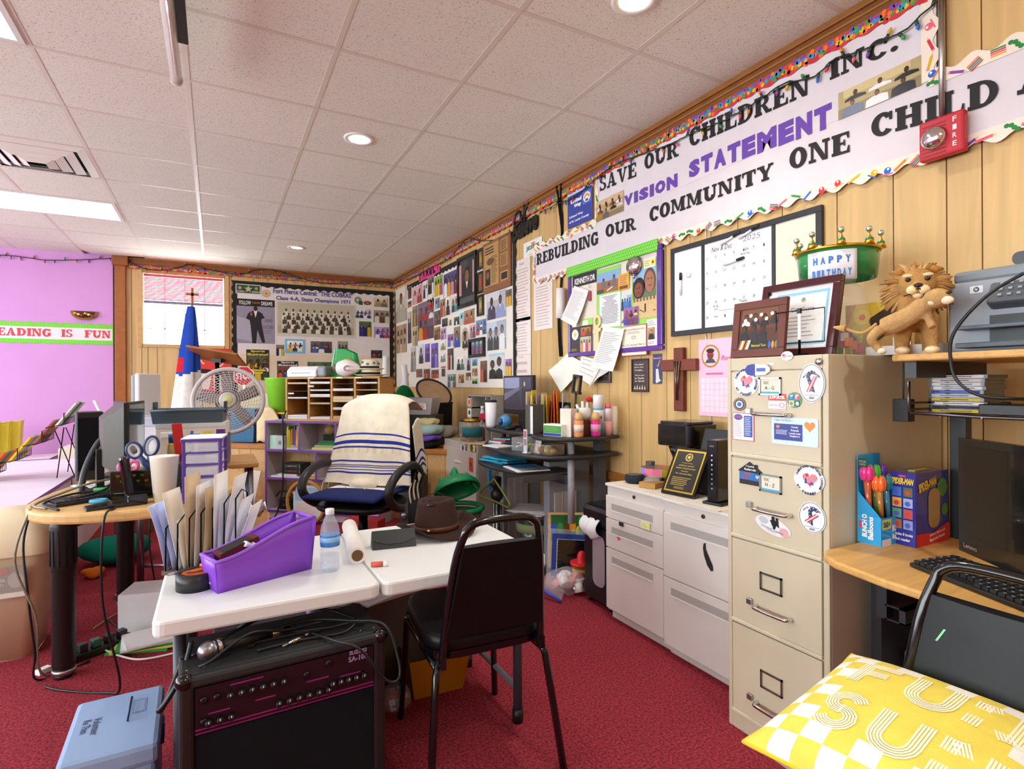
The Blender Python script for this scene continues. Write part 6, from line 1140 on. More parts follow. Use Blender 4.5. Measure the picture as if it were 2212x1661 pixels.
cable('thin strap hanging on the left table leg',[(-.06,1.76,.54),(-.08,1.735,.47),(-.115,1.725,.41),(-.135,1.73,.385),(-.12,1.735,.40),(-.08,1.75,.5)],.007,'#1a1b1e')
# purple book bin with contents
bn_=thing('book_bin','purple plastic book bin with sloping sides on the white table','bin',T(.005,1.872,ZT,R(20)))
PU='#8a44d0';L0,W0=.295,.094
def side(x):t=x/L0;return.098+.078*(3*t*t-2*t**3)
g=G();n=14
for sy,dy in((0,-1),(1,1)):
    g.grid(n,3,lambda u,v:(u*L0*(1+.03*v)-.01*v,(sy*W0)+dy*.012*v,v*side(u*L0))if dy<0 else((1-u)*L0*(1+.03*v)-.01*v,(sy*W0)+dy*.012*v,v*side((1-u)*L0)),PU)
g.grid(3,3,lambda u,v:(-.012*v,W0*(1-u)+(.012*v)*(1-2*u),v*.098),PU).grid(3,3,lambda u,v:(L0+.012*v,W0*u-(.012*v)*(1-2*u),v*.176),PU).add([(0,0,0),(L0,0,0),(L0,W0,0),(0,W0,0)],[(0,3,2,1)],PU)
obj('tub',g,'plastic',bn_,solid=.003)
rim=[(u*L0*1.03-.01,-.013,side(u*L0))for u in[i/12 for i in range(13)]]+[(L0*1.03-.01,W0+.013,.176)]+[(u*L0*1.03-.01,W0+.013,side(u*L0))for u in[1-i/12 for i in range(1,13)]]
obj('rim',G().tube(rim,.0055,'#9a5ae0',6,closed=True),'plastic',bn_)
obj('label',G().rect(.012,.018,.05,.082,.001,'#bfe0f2').disc(.03,.05,.0014,.012,'#e8c83a').lines(.015,.047,.065,.08,2,.0014,'#e05a5a',.5).rect(.03,.022,.046,.036,.0014,'#f4f4f4'),'photo',bn_,FN((-.006,W0,0),-PI/2)@RX(-.12))
sw=thing('envelope_pack','dark red open box of black bags inside the purple bin','box',T(.03,1.905,ZT+.035,R(20)));obj('carton',G(RY(-.28)).box(0,.12,-.0,.06,-.02,.075,'#5a1420').rect(.012,.0,.1,.055,.076,'#1c1416'),'paper',sw);obj('lettering',G(RY(-.28)).M and G(RY(-.28)@FN((0,-.0012,0),0)).text('SURF BAGS',.06,.03,0,.08,.012,'#f0e4e4',bold=.03),'paper',sw)
tu=thing('ointment_tube','white and pink tube lying in the purple bin','tube',T(.13,1.96,ZT+.095,R(35))@RY(.45));obj('tube',G().tube([(-.05,0,0),(.03,0,0),(.05,0,0)],[.014,.016,.013],'#f2e8ec',10),'plastic',tu);obj('cap',G().tube([(-.07,0,0),(-.05,0,0)],.009,'#f4f4f6',10),'plastic',tu)
# bottle
bo=thing('water_bottle','clear plastic water bottle with a blue label','bottle',T(.335,1.925,ZT))
obj('bottle',G().lathe([(.024,0),(.0315,.008),(.0315,.03),(.029,.036),(.0315,.042),(.0315,.06),(.029,.066),(.0315,.072),(.0315,.13),(.028,.15),(.019,.172),(.0135,.184),(.0135,.192)],'#dfe9f4',20),'clear',bo);obj('water',G().lathe([(.023,.002),(.03,.01),(.03,.055)],'#c9dcf0',18),'clear',bo)
obj('label',G().lathe([(.0322,.085),(.0322,.122)],'#2f7fd0',24).lathe([(.0325,.1),(.0325,.116)],'#8ac0ee',24),'gloss',bo);obj('cap',G().lathe([(.0145,.188),(.0145,.204),(.013,.206),(0,.206)],'#f0f2f6',18),'plastic',bo)
pr_=thing('paper_roll','roll of white paper lying on the white table','paper roll',T(.43,1.95,ZT+.029,0));obj('sheet',G().tube([(0,0,0),(.06,.42,0)],.029,'#f3f1ee',20),'paper',pr_);obj('core',G().tube([(-.0005,-.004,0),(0,0,0)],.019,'#6a4e30',16),'paper',pr_)
gcs=thing('glasses_case','dark grey folding glasses case on the white table','case',T(.6,2.1,ZT,-.14));obj('body',G().add([(-.082,-.035,0),(.082,-.035,0),(.082,.04,0),(-.082,.04,0),(-.082,.0,.062),(.082,.0,.062)],[(0,3,2,1),(0,1,5,4),(2,3,4,5),(0,4,3),(1,2,5)],'#34383a'),'leather',gcs,bevel=.002);obj('flap',G().add([(-.08,-.0005,.063),(.08,-.0005,.063),(.08,-.02,.03),(.03,-.0287,.017),(-.03,-.0287,.017),(-.08,-.02,.03)],[(0,5,4,3,2,1)],'#3b4042'),'leather',gcs,solid=.002)
ht=thing('cowboy_hat','dark brown felt cowboy hat with a leather band','hat',T(.81,2.2,ZT+.004,.3))
HB='#3e2a26'
def brim(u,v):
    a=2*PI*u;r=.085+.078*v;c=abs(math.cos(a));return(r*1.12*math.cos(a)*(1-.12*v*c),r*math.sin(a),.012+.05*v*v*c**3-.01*v*(1-c))
obj('brim',G().grid(40,6,brim,HB),'felt',ht,solid=.004)
def crown(u,v):
    a=2*PI*u;k=(1-.22*v)if v<.8 else(1-.176)*(1-(v-.8)*4.6);zz=.012+.125*min(1,v/.8);pin=.028*max(0,v-.5)*2*max(0,math.cos(a))**2;top=-.03*math.exp(-((math.sin(a)*k)/.3)**2)*max(0,v-.78)*4.5;return(.098*k*math.cos(a)*(1-.1*max(0,v-.4)),.083*k*math.sin(a)-0*pin,zz+top)
obj('crown',G().grid(36,14,crown,HB),'felt',ht);obj('band',G().lathe([(.099,.014),(.096,.036)],'#5a2e1c',32,sy=.85),'leather',ht);obj('buckle',G().ell(-.08,-.055,.026,.008,.006,.008,'#d8c8a0',8,6),'chrome',ht)
gl=thing('sunglasses','black clip-on glasses resting on the brown hat','glasses',T(.795,2.16,ZT+.128,.3));obj('lens',G().ell(-.03,-.01,.004,.026,.016,.005,'#0c0c0e',12,6),'gloss',gl);obj('lens',G().ell(.03,-.01,.004,.026,.016,.005,'#0c0c0e',12,6),'gloss',gl);obj('bridge',G().tube(spl([(-.04,.0,.005),(-.03,.03,.03),(.03,.04,.034),(.06,.02,.026)],4),.002,'#111',6),'gloss',gl)
lb=thing('lip_balm','small red and white lip balm tube on the white table','lip balm',T(.49,1.885,ZT+.009,-.3));obj('tube',G().tube([(-.028,0,0),(.012,0,0)],.0085,'#d86048',10),'plastic',lb);obj('cap',G().tube([(.012,0,0),(.03,0,0)],.009,'#f0e8e8',10),'plastic',lb)
tp=thing('tape_roll','wide roll of black tape with an orange label','tape',T(-.055,1.965,ZT));obj('roll',G().lathe([(.04,.004),(.04,.05),(.054,.05),(.054,0),(.04,0)],'#202224',26),'plastic',tp);obj('label',G().lathe([(0,.046),(.039,.047)],'#d8641c',20).text('Gorilla',.0,0,.0485,.05,.016,'#2a1a10',bold=.03),'paper',tp)
sc_=thing('scissors','scissors with red handle lying on the tape roll','scissors',T(-.05,1.965,ZT+.056,.5));obj('handle',G().box(.01,.07,-.012,.012,0,.012,'#e0483c').box(.06,.085,-.03,.03,0,.012,'#e0483c'),'plastic',sc_,bevel=.004);obj('blade',G().add([(.01,-.008,.004),(.01,.008,.004),(-.085,0,.004)],[(0,1,2)],'#2a2c30').tube([(-.06,.0,.006),(-.085,0,.006)],.004,'#c8c8cc',6),'metal',sc_)
# letter sorter with papers
ls=thing('file_sorter','black wire file sorter stuffed with papers on the white table','file sorter',T(-.03,2.17,ZT,R(-20)))
obj('base',G().box(-.11,.13,-.07,.07,0,.012,'#6a6258'),'plastic',ls)
for k in range(7):x=-.1+.036*k;obj('divider',G().tube([(x,-.065,.01),(x,-.06,.15+.015*k),(x,.0,.17+.015*k),(x,.06,.15+.015*k),(x,.065,.01)],.0025,'#141416',6),'metal',ls)
shc=['#ccd4f0','#b8c4ee','#f2f0ee','#f4f2f0','#dcc4a0','#e8e6ea','#c8b088','#f6f4f2','#d8dcea','#f2f2f4','#e8eaf6','#f6f6f8']
for k,c in enumerate(shc):
    x=-.1+.0185*k;hgt=.16+.1*abs(math.sin(k*1.9+.6))+.05*(3<k<10);tl=-.4+.075*k
    o=solo('paper_sheet',f'loose sheet in the file sorter, number {("one two three four five six seven eight nine ten eleven twelve").split()[k]} from the left','paper',G(RY(tl*.6)).grid(3,4,lambda u,v:(.006*math.sin(3*v+k),-.062+.124*u,.014+hgt*v),c),'paper',T(-.03,2.17,ZT,R(-20))@MT((x,0,0)),'papers in the file sorter',solid=.0012)
pb_=thing('paper_bag','crumpled tan paper bag behind the file sorter','paper bag',T(.12,2.34,ZT,.2))
def bag(u,v):a=2*PI*u;k=1+.08*math.sin(5*a+4*v)+.05*math.sin(9*a-7*v);return(.06*k*math.cos(a)*(1.1-.1*v),.04*k*math.sin(a),.13*v+.012*math.sin(6*a)*v)
obj('bag',G().grid(26,8,bag,'#c79a68'),'paper',pb_);obj('napkin',G().grid(6,6,lambda u,v:(-.03+.08*u,-.03+.06*v,.13+.035*math.sin(7*u+3)*math.cos(5*v)+.02),'#f2eeea'),'paper',pb_,solid=.001)
for lab,P,c,a,hh in(('crumpled white tissue behind the file sorter',(.16,2.28,ZT),'#f0ecec',.4,.1),('white napkin standing by the paper bag',(.05,2.37,ZT),'#eeeae8',-.3,.16)):
    solo('napkin',lab,'napkin',G().grid(8,8,lambda u,v:(-.04+.08*u+.012*math.sin(9*v),-.02+.04*u*v+.014*math.sin(8*u),hh*v*(1-.25*abs(math.sin(5*u+a)))),c),'paper',T(*P,a),solid=.0012)
# floor near the table
bx_=thing('storage_box','light blue plastic storage box with handwriting on its lid','box',T(-.255,1.94,0,.03))
BL='#93b0d8'
obj('body',G().box(-.105,.105,-.155,.165,0,.225,'#86a6d2'),'plastic',bx_,bevel=.012);obj('lid',G().box(-.112,.112,-.165,.175,.222,.28,BL),'plastic',bx_,bevel=.014)
g=G().rect(.035,.02,.07,.1,.0006,'#7c9cc8').rect(.04,.028,.065,.092,.0009,BL)
g.text('Volunteer',-.045,.0,.001,.09,.02,'#26324e',rot=-PI/2,bold=.01).text('Ke Then',-.07,.01,.001,.07,.02,'#26324e',rot=-PI/2,bold=.01);obj('lid_marking',g,'plastic',bx_,MT((0,0,.2803)))
obj('handle',G().tube([(.03,-.02,.283),(.03,-.02,.289),(.03,.11,.289),(.03,.11,.283)],.003,'#3a4a6a',6),'metal',bx_);obj('latch',G().box(.105,.118,-.02,.03,.19,.25,'#1f4f8a'),'plastic',bx_,bevel=.003)
yb=thing('yellow_tub','mustard yellow plastic tub under the white table','tub',T(.79,2.21,0,-.05));obj('tub',G().add([(-.1,-.1,0),(.1,-.1,0),(.1,.1,0),(-.1,.1,0),(-.125,-.125,.16),(.125,-.125,.16),(.125,.125,.16),(-.125,.125,.16)],[(0,3,2,1),(0,1,5,4),(1,2,6,5),(2,3,7,6),(3,0,4,7)],'#c08a1a'),'plastic',yb,solid=.004,bevel=.01)
solo('plastic_bag','clear plastic bag of colourful toys under the table','bag',G().ell(0,0,.05,.06,.07,.05,'#d8dce4',10,7),'film',T(.6,2.08,0));g=G();[g.cb((rnd.random()-.5)*.07,(rnd.random()-.5)*.08,.02+rnd.random()*.05,.02,.02,.014,rnd.choice(('#d83a3a','#3a8ad0','#e8e8e8','#e8a83a')))for _ in range(12)];o=solo('toy_pieces','small coloured toy pieces inside the clear bag','toys',g,'plastic',T(.6,2.08,0));o['kind']='stuff'
ppk=thing('paper_box','grey box with a stack of papers on it under the white table','box',T(.62,2.36,0,.35));obj('carton',G().box(-.15,.15,-.12,.12,0,.36,'#55504e'),'matte',ppk)
for k in range(4):solo('paper_sheet',f'printed sheet on the box under the table, {("lowest", "second", "third", "topmost")[k]} of the stack','paper',G().box(-.14,.14,-.11,.11,0,.006,'#e9e6e6').lines(-.12,.12,-.09,.09,12,.0064,'#c8c6cc',.25),'paper',T(.62-.01*k,2.35-.012*k,.361+.0066*k,.3+.06*k),'papers under the table')
ub=thing('storage_bin','dark closed bin under the left of the white table','bin',T(.2,2.18,0));obj('body',G().box(-.2,.2,-.15,.15,0,.38,'#2c2126'),'plastic',ub,bevel=.01);obj('lid',G().box(-.21,.21,-.16,.16,.38,.41,'#3a2e40'),'plastic',ub,bevel=.006)
lj=thing('small_jar','little lilac jar on the dark bin under the table','jar',T(.3,2.06,.41));obj('jar',G().lathe([(.022,0),(.024,.04),(.02,.05)],'#a890c8',14),'gloss',lj);obj('lid',G().lathe([(.021,.05),(.021,.062),(0,.062)],'#c8c4d0',14),'plastic',lj)
# -- LEFT SIDE: oval table, desks, bins
ZO=.74
ov=thing('oval_table','light wood racetrack table with thick black legs','table',T(-.28,3.29,0,-.2))
def sup(a,rx,ry,n=3.2):c,s=math.cos(a),math.sin(a);return(rx*abs(c)**(2/n)*(1 if c>0 else-1),ry*abs(s)**(2/n)*(1 if s>0 else-1))
obj('tabletop',G().prism([sup(2*PI*i/56,.40,.6,2.6)for i in range(56)],ZO-.045,ZO,'#dcb273'),'wood',ov,bevel=.012)
for x,y in((-.231,-.343),(-.26,.44),(.25,-.40),(.25,.42)):
    lg=obj('leg',G().lathe([(.038,.03),(.042,.06),(.042,.45),(.045,.46),(.047,.64),(.04,.695)],'#151315',22,(x,y,0)),'plastic',ov);obj('collar',G().lathe([(.036,.018),(.043,.02),(.043,.036),(.038,.038)],'#b8b8b8',20,(x,y,0)),'metal',lg);obj('foot_pad',G().lathe([(.034,0),(.037,.02)],'#1a1a1a',18,(x,y,0)),'plastic',lg)
    g=G();[g.box(-.002,.002,.0455,.049,.48,.63,'#0c0b0c')for _ in(0,)]
    rb=G()
    for k in range(14):rb.M=MT((x,y,0))@RZ(2*PI*k/14);rb.box(-.003,.003,.045,.0485,.48,.63,'#1e1c1e')
    obj('ribbed_sleeve',rb,'plastic',lg);obj('bracket',G().tube([(x,y,.66),(x+(.08 if x<0 else-.08),y+.05,.69)],[.04,.05],'#151315',12),'plastic',ov)
# five-drawer organiser
od=thing('drawer_organizer','purple five-drawer organizer with frosted drawers on the oval table','organizer',T(-.127,2.745,ZO,-.12))
W5,H5,D5=.152,.265,.2;VI='#5a3a9e'
for x in(0,W5-.012):
    for y in(0,D5-.012):obj('post',G().box(x,x+.012,y,y+.012,0,H5,VI),'plastic',od,bevel=.002)
obj('top_panel',G().box(-.003,W5+.003,-.003,D5,H5,H5+.008,'#e8f0f8').box(-.004,W5+.004,-.006,0,H5-.008,H5+.004,VI),'plastic',od,bevel=.002)
for k in range(6):
    obj('shelf_rail',G().box(-.002,W5+.002,-.002,.004,k*(H5-.008)/5,k*(H5-.008)/5+.007,VI).box(W5-.004,W5,0,D5,k*(H5-.008)/5,k*(H5-.008)/5+.006,VI),'plastic',od)
    if k<5:
        z0=k*(H5-.008)/5+.009;d=obj('drawer',G().box(.014,W5-.014,.002,D5-.01,z0,z0+.037,'#e6e9f2'),'frost',od,bevel=.003)
        g=G();[g.ell(.03+rnd.random()*.09,.02+rnd.random()*.06,z0+.008,.012,.008,.007,rnd.choice((('#8a4a3a','#5a8a5a','#d8c8a0'),('#a04a7a','#a8a8a8','#7a9ad0'),('#d83a7a','#e8d8c0','#c83a6a'),('#3a6ae0','#3a6ad8','#2a5ac8'),('#c84a4a','#3a8a4a','#4a5ac0'))[k]),7,5)for _ in range(7)];obj('contents',g,'plastic',d)
# on the oval table
wc=thing('white_bin','tall off-white plastic container on the oval table','container',T(-.195,2.83,ZO));obj('tub',G().lathe([(.04,0),(.055,.19),(.057,.195),(.052,.195)],'#f0ebdd',22),'plastic',wc)
lp=thing('pencil_box','black desk box with gold heart pattern on the oval table','box',T(-.315,2.99,ZO,-.1))
obj('box',G().box(-.085,.085,-.05,.05,0,.125,'#15140f'),'gloss',lp,bevel=.004);g=G(FN((-.085,-.0515,0),0));[heart(g,.03+.03*i+.015*(j%2),.105-.025*j,.009,.0006,'#8a7a3a')for i in range(4)for j in range(2)];obj('heart_print',g,'metal',lp);obj('spiral_strip',G().tube([(-.07,-.056,.03),(.07,-.056,.03)],.006,'#2e2e2e',8),'metal',lp)
def handle_ring(g,cx,cz,rx,rz,rot,col):g.tube([(cx+rx*math.cos(a)*math.cos(rot)-rz*math.sin(a)*math.sin(rot),0,cz+rx*math.cos(a)*math.sin(rot)+rz*math.sin(a)*math.cos(rot))for a in[2*PI*i/18 for i in range(18)]],.008,col,8,closed=True)
sn=thing('scissors','big scissors with navy handles standing in the desk box','scissors',T(-.285,2.985,ZO+.11,.0));g=G();handle_ring(g,-.035,.1,.026,.034,.3,'#2c4070');handle_ring(g,.03,.115,.025,.042,-.15,'#2c4070');g.tube([(-.015,0,.07),(.02,0,.02),(.03,0,-.02)],[.012,.016,.012],'#2c4070',8).tube([(.025,0,.075),(.025,0,.02)],[.012,.012],'#2c4070',8);obj('handles',g,'plastic',sn);g=G();handle_ring(g,-.035,.1,.02,.028,.3,'#c8ccd4');handle_ring(g,.03,.115,.019,.036,-.15,'#c8ccd4');obj('grip_lining',g,'plastic',sn);obj('blades',G().box(.015,.035,-.003,.003,-.06,.0,'#b8bcc4'),'metal',sn)
sp=thing('scissors','small scissors with pink handles in the desk box','scissors',T(-.34,2.96,ZO+.11,.0));g=G();handle_ring(g,-.018,.03,.016,.018,.3,'#f070a8');handle_ring(g,.02,.035,.016,.02,-.3,'#f070a8');obj('handles',g,'plastic',sp);obj('blades',G().box(-.006,.006,-.002,.002,-.05,.015,'#b8bcc4'),'metal',sp)
ms=thing('phone_stand','black angular phone stand near the table edge','stand',T(-.33,2.82,ZO,.25))
obj('foot',G().add([(-.14,-.05,0),(.07,-.05,0),(.07,.05,0),(-.14,.05,0),(-.14,-.05,.008),(.02,-.05,.02),(.02,.05,.02),(-.14,.05,.008)],[(0,3,2,1),(4,5,6,7),(0,1,5,4),(2,3,7,6),(0,4,7,3),(1,2,6,5)],'#141417'),'gloss',ms,bevel=.003);obj('wedge',G().prism([(.0,-.035),(.07,-.04),(.07,.04),(.0,.05)],.0,.042,'#17171a'),'gloss',ms,bevel=.005);obj('upright',G(RY(-.12)).box(.0,.035,.0,.06,.03,.2,'#121214'),'gloss',ms,bevel=.012)
def lcd(lab,P,a,w,h,back,tilt=0,stand=True,depth=.05):
    t=thing('monitor',lab,'monitor',FN(P,a)@RX(-tilt));obj('bezel',G().box(0,w,0,h,-.018,0,'#15161a'),'plastic',t,bevel=.003);obj('screen',G().rect(.015,.02,w-.015,h-.015,.0006,'#16181c'),'gloss',t);obj('back_shell',G().add([(.02,.02,-.018),(w-.02,.02,-.018),(w-.02,h-.02,-.018),(.02,h-.02,-.018),(w*.25,h*.2,-depth),(w*.75,h*.2,-depth),(w*.75,h*.8,-depth),(w*.25,h*.8,-depth)],[(4,7,6,5),(0,4,5,1),(1,5,6,2),(2,6,7,3),(3,7,4,0)],back),'plastic',t)
    if stand:obj('neck',G().box(w*.42,w*.58,-.1,h*.4,-depth-.02,-depth+.01,'#17181a'),'plastic',t);obj('foot',G().box(w*.25,w*.75,-P[2]+ZO+.0005 if tilt==0 else-.1,-P[2]+ZO+.016 if tilt==0 else-.085,-.16,.06,'#17181a'),'plastic',t,bevel=.004)
    return t
lcd('black monitor seen edge-on at the left of the oval table',(-.352,3.08,.79),R(103),.40,.37,'#4a443c',depth=.085)
lcd('black monitor with its dark screen showing behind the edge-on one',(-.405,3.56,.86),R(84),.36,.29,'#1c1d20',depth=.05)
bs_=thing('desk_speaker','black desk speaker left of the monitors','speaker',T(-.6,3.72,ZO,.2));obj('case',G().prism(rr(-.06,-.07,.06,.07,.015),0,.36,'#17181b'),'plastic',bs_,bevel=.006);obj('grille',G().box(-.05,.05,-.073,-.07,.05,.33,'#0e0f11'),'fabric',bs_)
tl_=thing('tablet_arm','bent grey lamp arm beside the monitors','lamp arm',T(-.48,3.3,ZO));obj('arm',G().tube(spl([(-.07,-.1,.0),(-.06,-.06,.1),(-.03,0,.2),(.0,.04,.245),(.05,.05,.255)],5),.014,'#3c4044',10),'plastic',tl_)
kb2=thing('keyboard','black keyboard lying among cables on the oval table','keyboard',T(-.47,3.02,ZO,.55));obj('case',G().box(-.16,.2,-.06,.06,0,.016,'#18181b'),'plastic',kb2,bevel=.004);km2=mesh('key',G().cb(0,0,.003,.016,.016,.006,'#26262a'),'plastic');[obj('key',km2,'plastic',kb2,MT((-.15+.021*i,-.045+.022*j,.016)))for i in range(17)for j in range(5)]
solo('pen_holder_cap','light blue ring-shaped handle on the oval table','toy',G().tube([(.028*math.cos(a),.02*math.sin(a),.008)for a in[2*PI*i/16 for i in range(16)]],.008,'#58b8e8',8,closed=True),'plastic',T(-.44,2.93,ZO))
solo('marker','green marker lying under the monitors','marker',G().tube([(-.07,0,.009),(.07,0,.009)],.009,'#1f9a4a',10),'plastic',T(-.42,3.13,ZO+.017,.1))
for k,(x,y,c,lab)in enumerate(((-.34,3.12,'#f2eef6','crumpled white tissue under the monitors'),(-.5,3.35,'#e9e4e0','folded white paper behind the cables on the oval table'),(-.2,3.2,'#d8c4ec','lilac wrapping paper on the oval table'))):solo('paper_scrap',lab,'paper',G().grid(7,7,lambda u,v:(-.09+.18*u,-.07+.14*v,.012+.016*abs(math.sin(7*u+k)*math.cos(6*v))),c),'paper',T(x,y,ZO+.001,k),solid=.001)
CB=[((-.62,2.98,ZO+.012),(-.55,2.95,ZO+.02),(-.45,3.05,ZO+.03),(-.4,3.2,ZO+.05),(-.38,3.3,ZO+.07)),((-.60,2.86,ZO+.006),(-.66,2.95,ZO+.008),(-.6,3.05,ZO+.03),(-.5,3.1,ZO+.06),(-.4,3.15,ZO+.07)),((-.55,2.8,ZO+.006),(-.62,2.9,ZO+.02),(-.55,3.1,ZO+.02),(-.42,3.12,ZO+.02))]
for k,(p,c,lab)in enumerate(zip(CB,('#1a1a1c','#8f8a78','#222226'),('black cable curling at the left end of the oval table','beige monitor cable on the oval table','dark cable lying by the keyboard'))):cable(lab,p,.005,c)
FLC=[(((-.665,2.95,ZO+.004),(-.69,2.93,.6),(-.67,2.9,.4),(-.66,2.95,.15),(-.66,3.0,.006),(-.5,3.1,.006)),'#1a1a1c','black cable hanging from the left end of the oval table'),(((-.66,2.9,ZO+.004),(-.7,2.86,.55),(-.65,2.92,.3),(-.64,3.02,.01),(-.45,3.3,.008)),'#8f8a78','beige cable hanging by the thick black leg'),(((-.36,2.74,ZO+.003),(-.385,2.66,.71),(-.39,2.66,.4),(-.34,2.7,.05),(-.4,2.75,.006),(-.55,2.85,.006),(-.62,2.92,.006)),'#161618','thin black cord hanging over the front of the oval table'),(((-.62,3.2,.008),(-.5,3.22,.012),(-.4,3.1,.008),(-.3,3.0,.008),(-.15,3.0,.008),(0,3.05,.008)),'#e6e2e0','white cord snaking across the red carpet'),(((-.3,3.65,.7),(-.32,3.6,.4),(-.3,3.65,.1),(-.35,3.5,.008),(-.45,3.35,.008),(-.52,3.3,.01)),'#1a1a1c','black cable hanging under the middle of the oval table'),(((-.22,3.7,.7),(-.22,3.6,.35),(-.28,3.55,.05),(-.42,3.45,.008),(-.5,3.6,.008)),'#242428','dark cable hanging right of the black one'),(((-.55,3.5,.008),(-.45,3.7,.008),(-.3,3.85,.008),(-.2,4.2,.008)),'#b09a6a','tan cord running back along the carpet'),(((-.6,3.1,.008),(-.5,3.25,.01),(-.36,3.3,.008),(-.42,3.6,.008),(-.36,3.9,.008)),'#1a1a1c','black cord tangled on the carpet behind the leg')]
for p,c,lab in FLC:cable(lab,p,.0045,c)
ps=thing('power_strip','black power strip with plugs on the carpet','power strip',T(-.47,3.2,0,.6));obj('strip',G().box(-.13,.13,-.03,.03,0,.035,'#16161a'),'plastic',ps,bevel=.005)
for k in range(4):obj('plug',G().box(-.1+.055*k,-.065+.055*k,-.02,.02,.035,.07,('#1a1a1c','#1f5a4a','#1a1a1c','#2a2a2e')[k]),'plastic',ps,bevel=.004)
solo('plug','white plug lying beside the beige trash can','plug',G().box(-.025,.025,-.015,.015,0,.022,'#f0eeec').box(.025,.035,-.006,-.003,.008,.014,'#bbb'),'plastic',T(-.66,3.08,0,.8),bevel=.003)
# papers under the oval table
pbx2=thing('paper_box','white carton under the oval table','box',T(-.29,3.42,0,-.25));obj('carton',G().box(-.12,.12,-.1,.1,0,.2,'#dcd8dc'),'paper',pbx2,bevel=.003)
for k,(c,lab)in enumerate((('#2f9a4a','green folder at the bottom of the pile on the carpet'),('#d8d04a','yellow folder in the pile on the carpet'),('#2c8a44','second green folder in the pile on the carpet'),('#eceaf0','white envelope on the pile on the carpet'),('#e8e6ea','loose white sheet on top of the pile on the carpet'))):solo('folder',lab,'folder',G().box(-.13,.13,-.1,.1,0,.009,c),'paper',T(-.3+.012*k,3.19-.008*k,.0005+.0098*k,-.3+.13*k),'pile of folders on the carpet')
# beige trash can
tr_=thing('trash_can','large beige kitchen trash can with a swing lid','trash can',T(-.90,3.42,0,.0))
g=G();lo=rr(-.16,-.13,.16,.13,.05,4);hi=rr(-.215,-.17,.215,.17,.06,4);n=len(lo)
g.add([(x,y,0)for x,y in lo]+[(x,y,.48)for x,y in hi],[(i,(i+1)%n,n+(i+1)%n,n+i)for i in range(n)]+[tuple(range(n))[::-1]],'#d9c2a0',True);obj('body',g,'plastic',tr_)
g=G();h2=rr(-.225,-.18,.225,.18,.065,4);rg=[(h2,.475),(h2,.51),([(x*.93,y*.9)for x,y in h2],.56),([(x*.6+.03,y*.7)for x,y in h2],.64),([(x*.2+.06,y*.4)for x,y in h2],.665)]
g.add([(x,y,z)for ring_,z in rg for x,y in ring_],[(k*n+i,k*n+(i+1)%n,(k+1)*n+(i+1)%n,(k+1)*n+i)for k in range(len(rg)-1)for i in range(n)]+[tuple((len(rg)-1)*n+i for i in range(n))],'#ecdcb8',True);obj('lid',g,'plastic',tr_)
obj('product_label',G().rect(-.02,.3,.1,.44,.001,'#a9a39c').rect(-.012,.415,.04,.432,.0015,'#d88a84').disc(.065,.38,.0015,.028,'#c4beb4',ry=.036,n=14).text('12.5 GAL',.01,.385,.0015,.04,.014,'#e8e4e0',bold=.02).text('47.3 L',.01,.365,.0015,.03,.012,'#e8e4e0',bold=.02).rect(.01,.303,.095,.325,.0014,'#efe8dc').text('G',-.005,.313,.0015,.012,.014,'#fff',bold=.04),'paper',tr_,FN((0.05,-.168,0),0)@RX(.08))
# lavender classroom units and book rack
LV='#e9e2ea';LE='#8a5aa6'
def lav(lab,x0,x1,y0,y1,h,open_front=False):
    t=thing('classroom_unit',lab,'cabinet',T((x0+x1)/2,y0,0));w=(x1-x0)/2;d=y1-y0
    obj('carcass',G().box(-w,w,0,d,0,h-.02,LV),'paintmetal',t);obj('top_panel',G().box(-w,w,0,d,h-.02,h,'#eee0f2'),'paintmetal',t)
    obj('edge_band',G().box(-w-.003,w+.003,-.003,0,h-.022,h,LE).box(w,w+.003,0,d,h-.022,h,LE).box(w-.012,w+.003,-.003,0,0,h-.022,LE).box(w,w+.003,d-.012,d,0,h-.022,LE),'plastic',t);return t
lav('low lavender cabinet nearest the beige trash can',-1.75,-.90,3.83,4.95,.6);lav('low lavender cabinet at the rear under the book rack',-1.75,-.90,4.96,6.15,.6)
lav('low purple-edged shelf along the purple wall',-3.4,-1.45,7.0,7.5,.52)
cu2=thing('cream_cabinet','cream panel cabinet behind the book rack','cabinet',T(-1.0,6.5,0));obj('body',G().box(-.28,.16,0,.4,0,.66,'#efe2d2'),'paintmetal',cu2,bevel=.004);obj('edge',G().box(.13,.163,-.002,0,0,.66,'#d8b080'),'plastic',cu2)
rk_=thing('book_rack','black wire book rack with four slanted tiers of children books','book rack',T(-1.03,5.05,.6,0))
RKP=[(-.27,.1),(-.13,.2),(.0,.31),(.12,.43)]  # x offset and height of the four tiers, rising to the right
for k,(dx,hz)in enumerate(RKP):
    x=-.12+dx;g=G().tube([(x,-.16,hz-.08),(x,.16,hz-.08)],.003,'#1c1a20',5).tube([(x+.1,-.16,hz-.06),(x+.1,.16,hz-.06)],.003,'#1c1a20',5).tube([(x,-.16,hz-.08),(x+.1,-.16,hz-.06),(x+.1,-.16,hz+.02)],.003,'#1c1a20',5).tube([(x,.16,hz-.08),(x+.1,.16,hz-.06),(x+.1,.16,hz+.02)],.003,'#1c1a20',5)
    tr2=obj('tier',g,'metal',rk_)
    for j in range(9):obj('wire',G().tube([(x+.1,-.16+.04*j,hz-.06),(x+.1,-.16+.04*j,hz+.02)],.002,'#1c1a20',4),'metal',tr2)
for y in(-.16,.16):obj('leg',G().tube([(.05,y,.33),(.16,y,.0)],.0035,'#1c1a20',6).tube([(.1,y,.35),(.06,y,.0)],.0035,'#1c1a20',6),'metal',rk_)
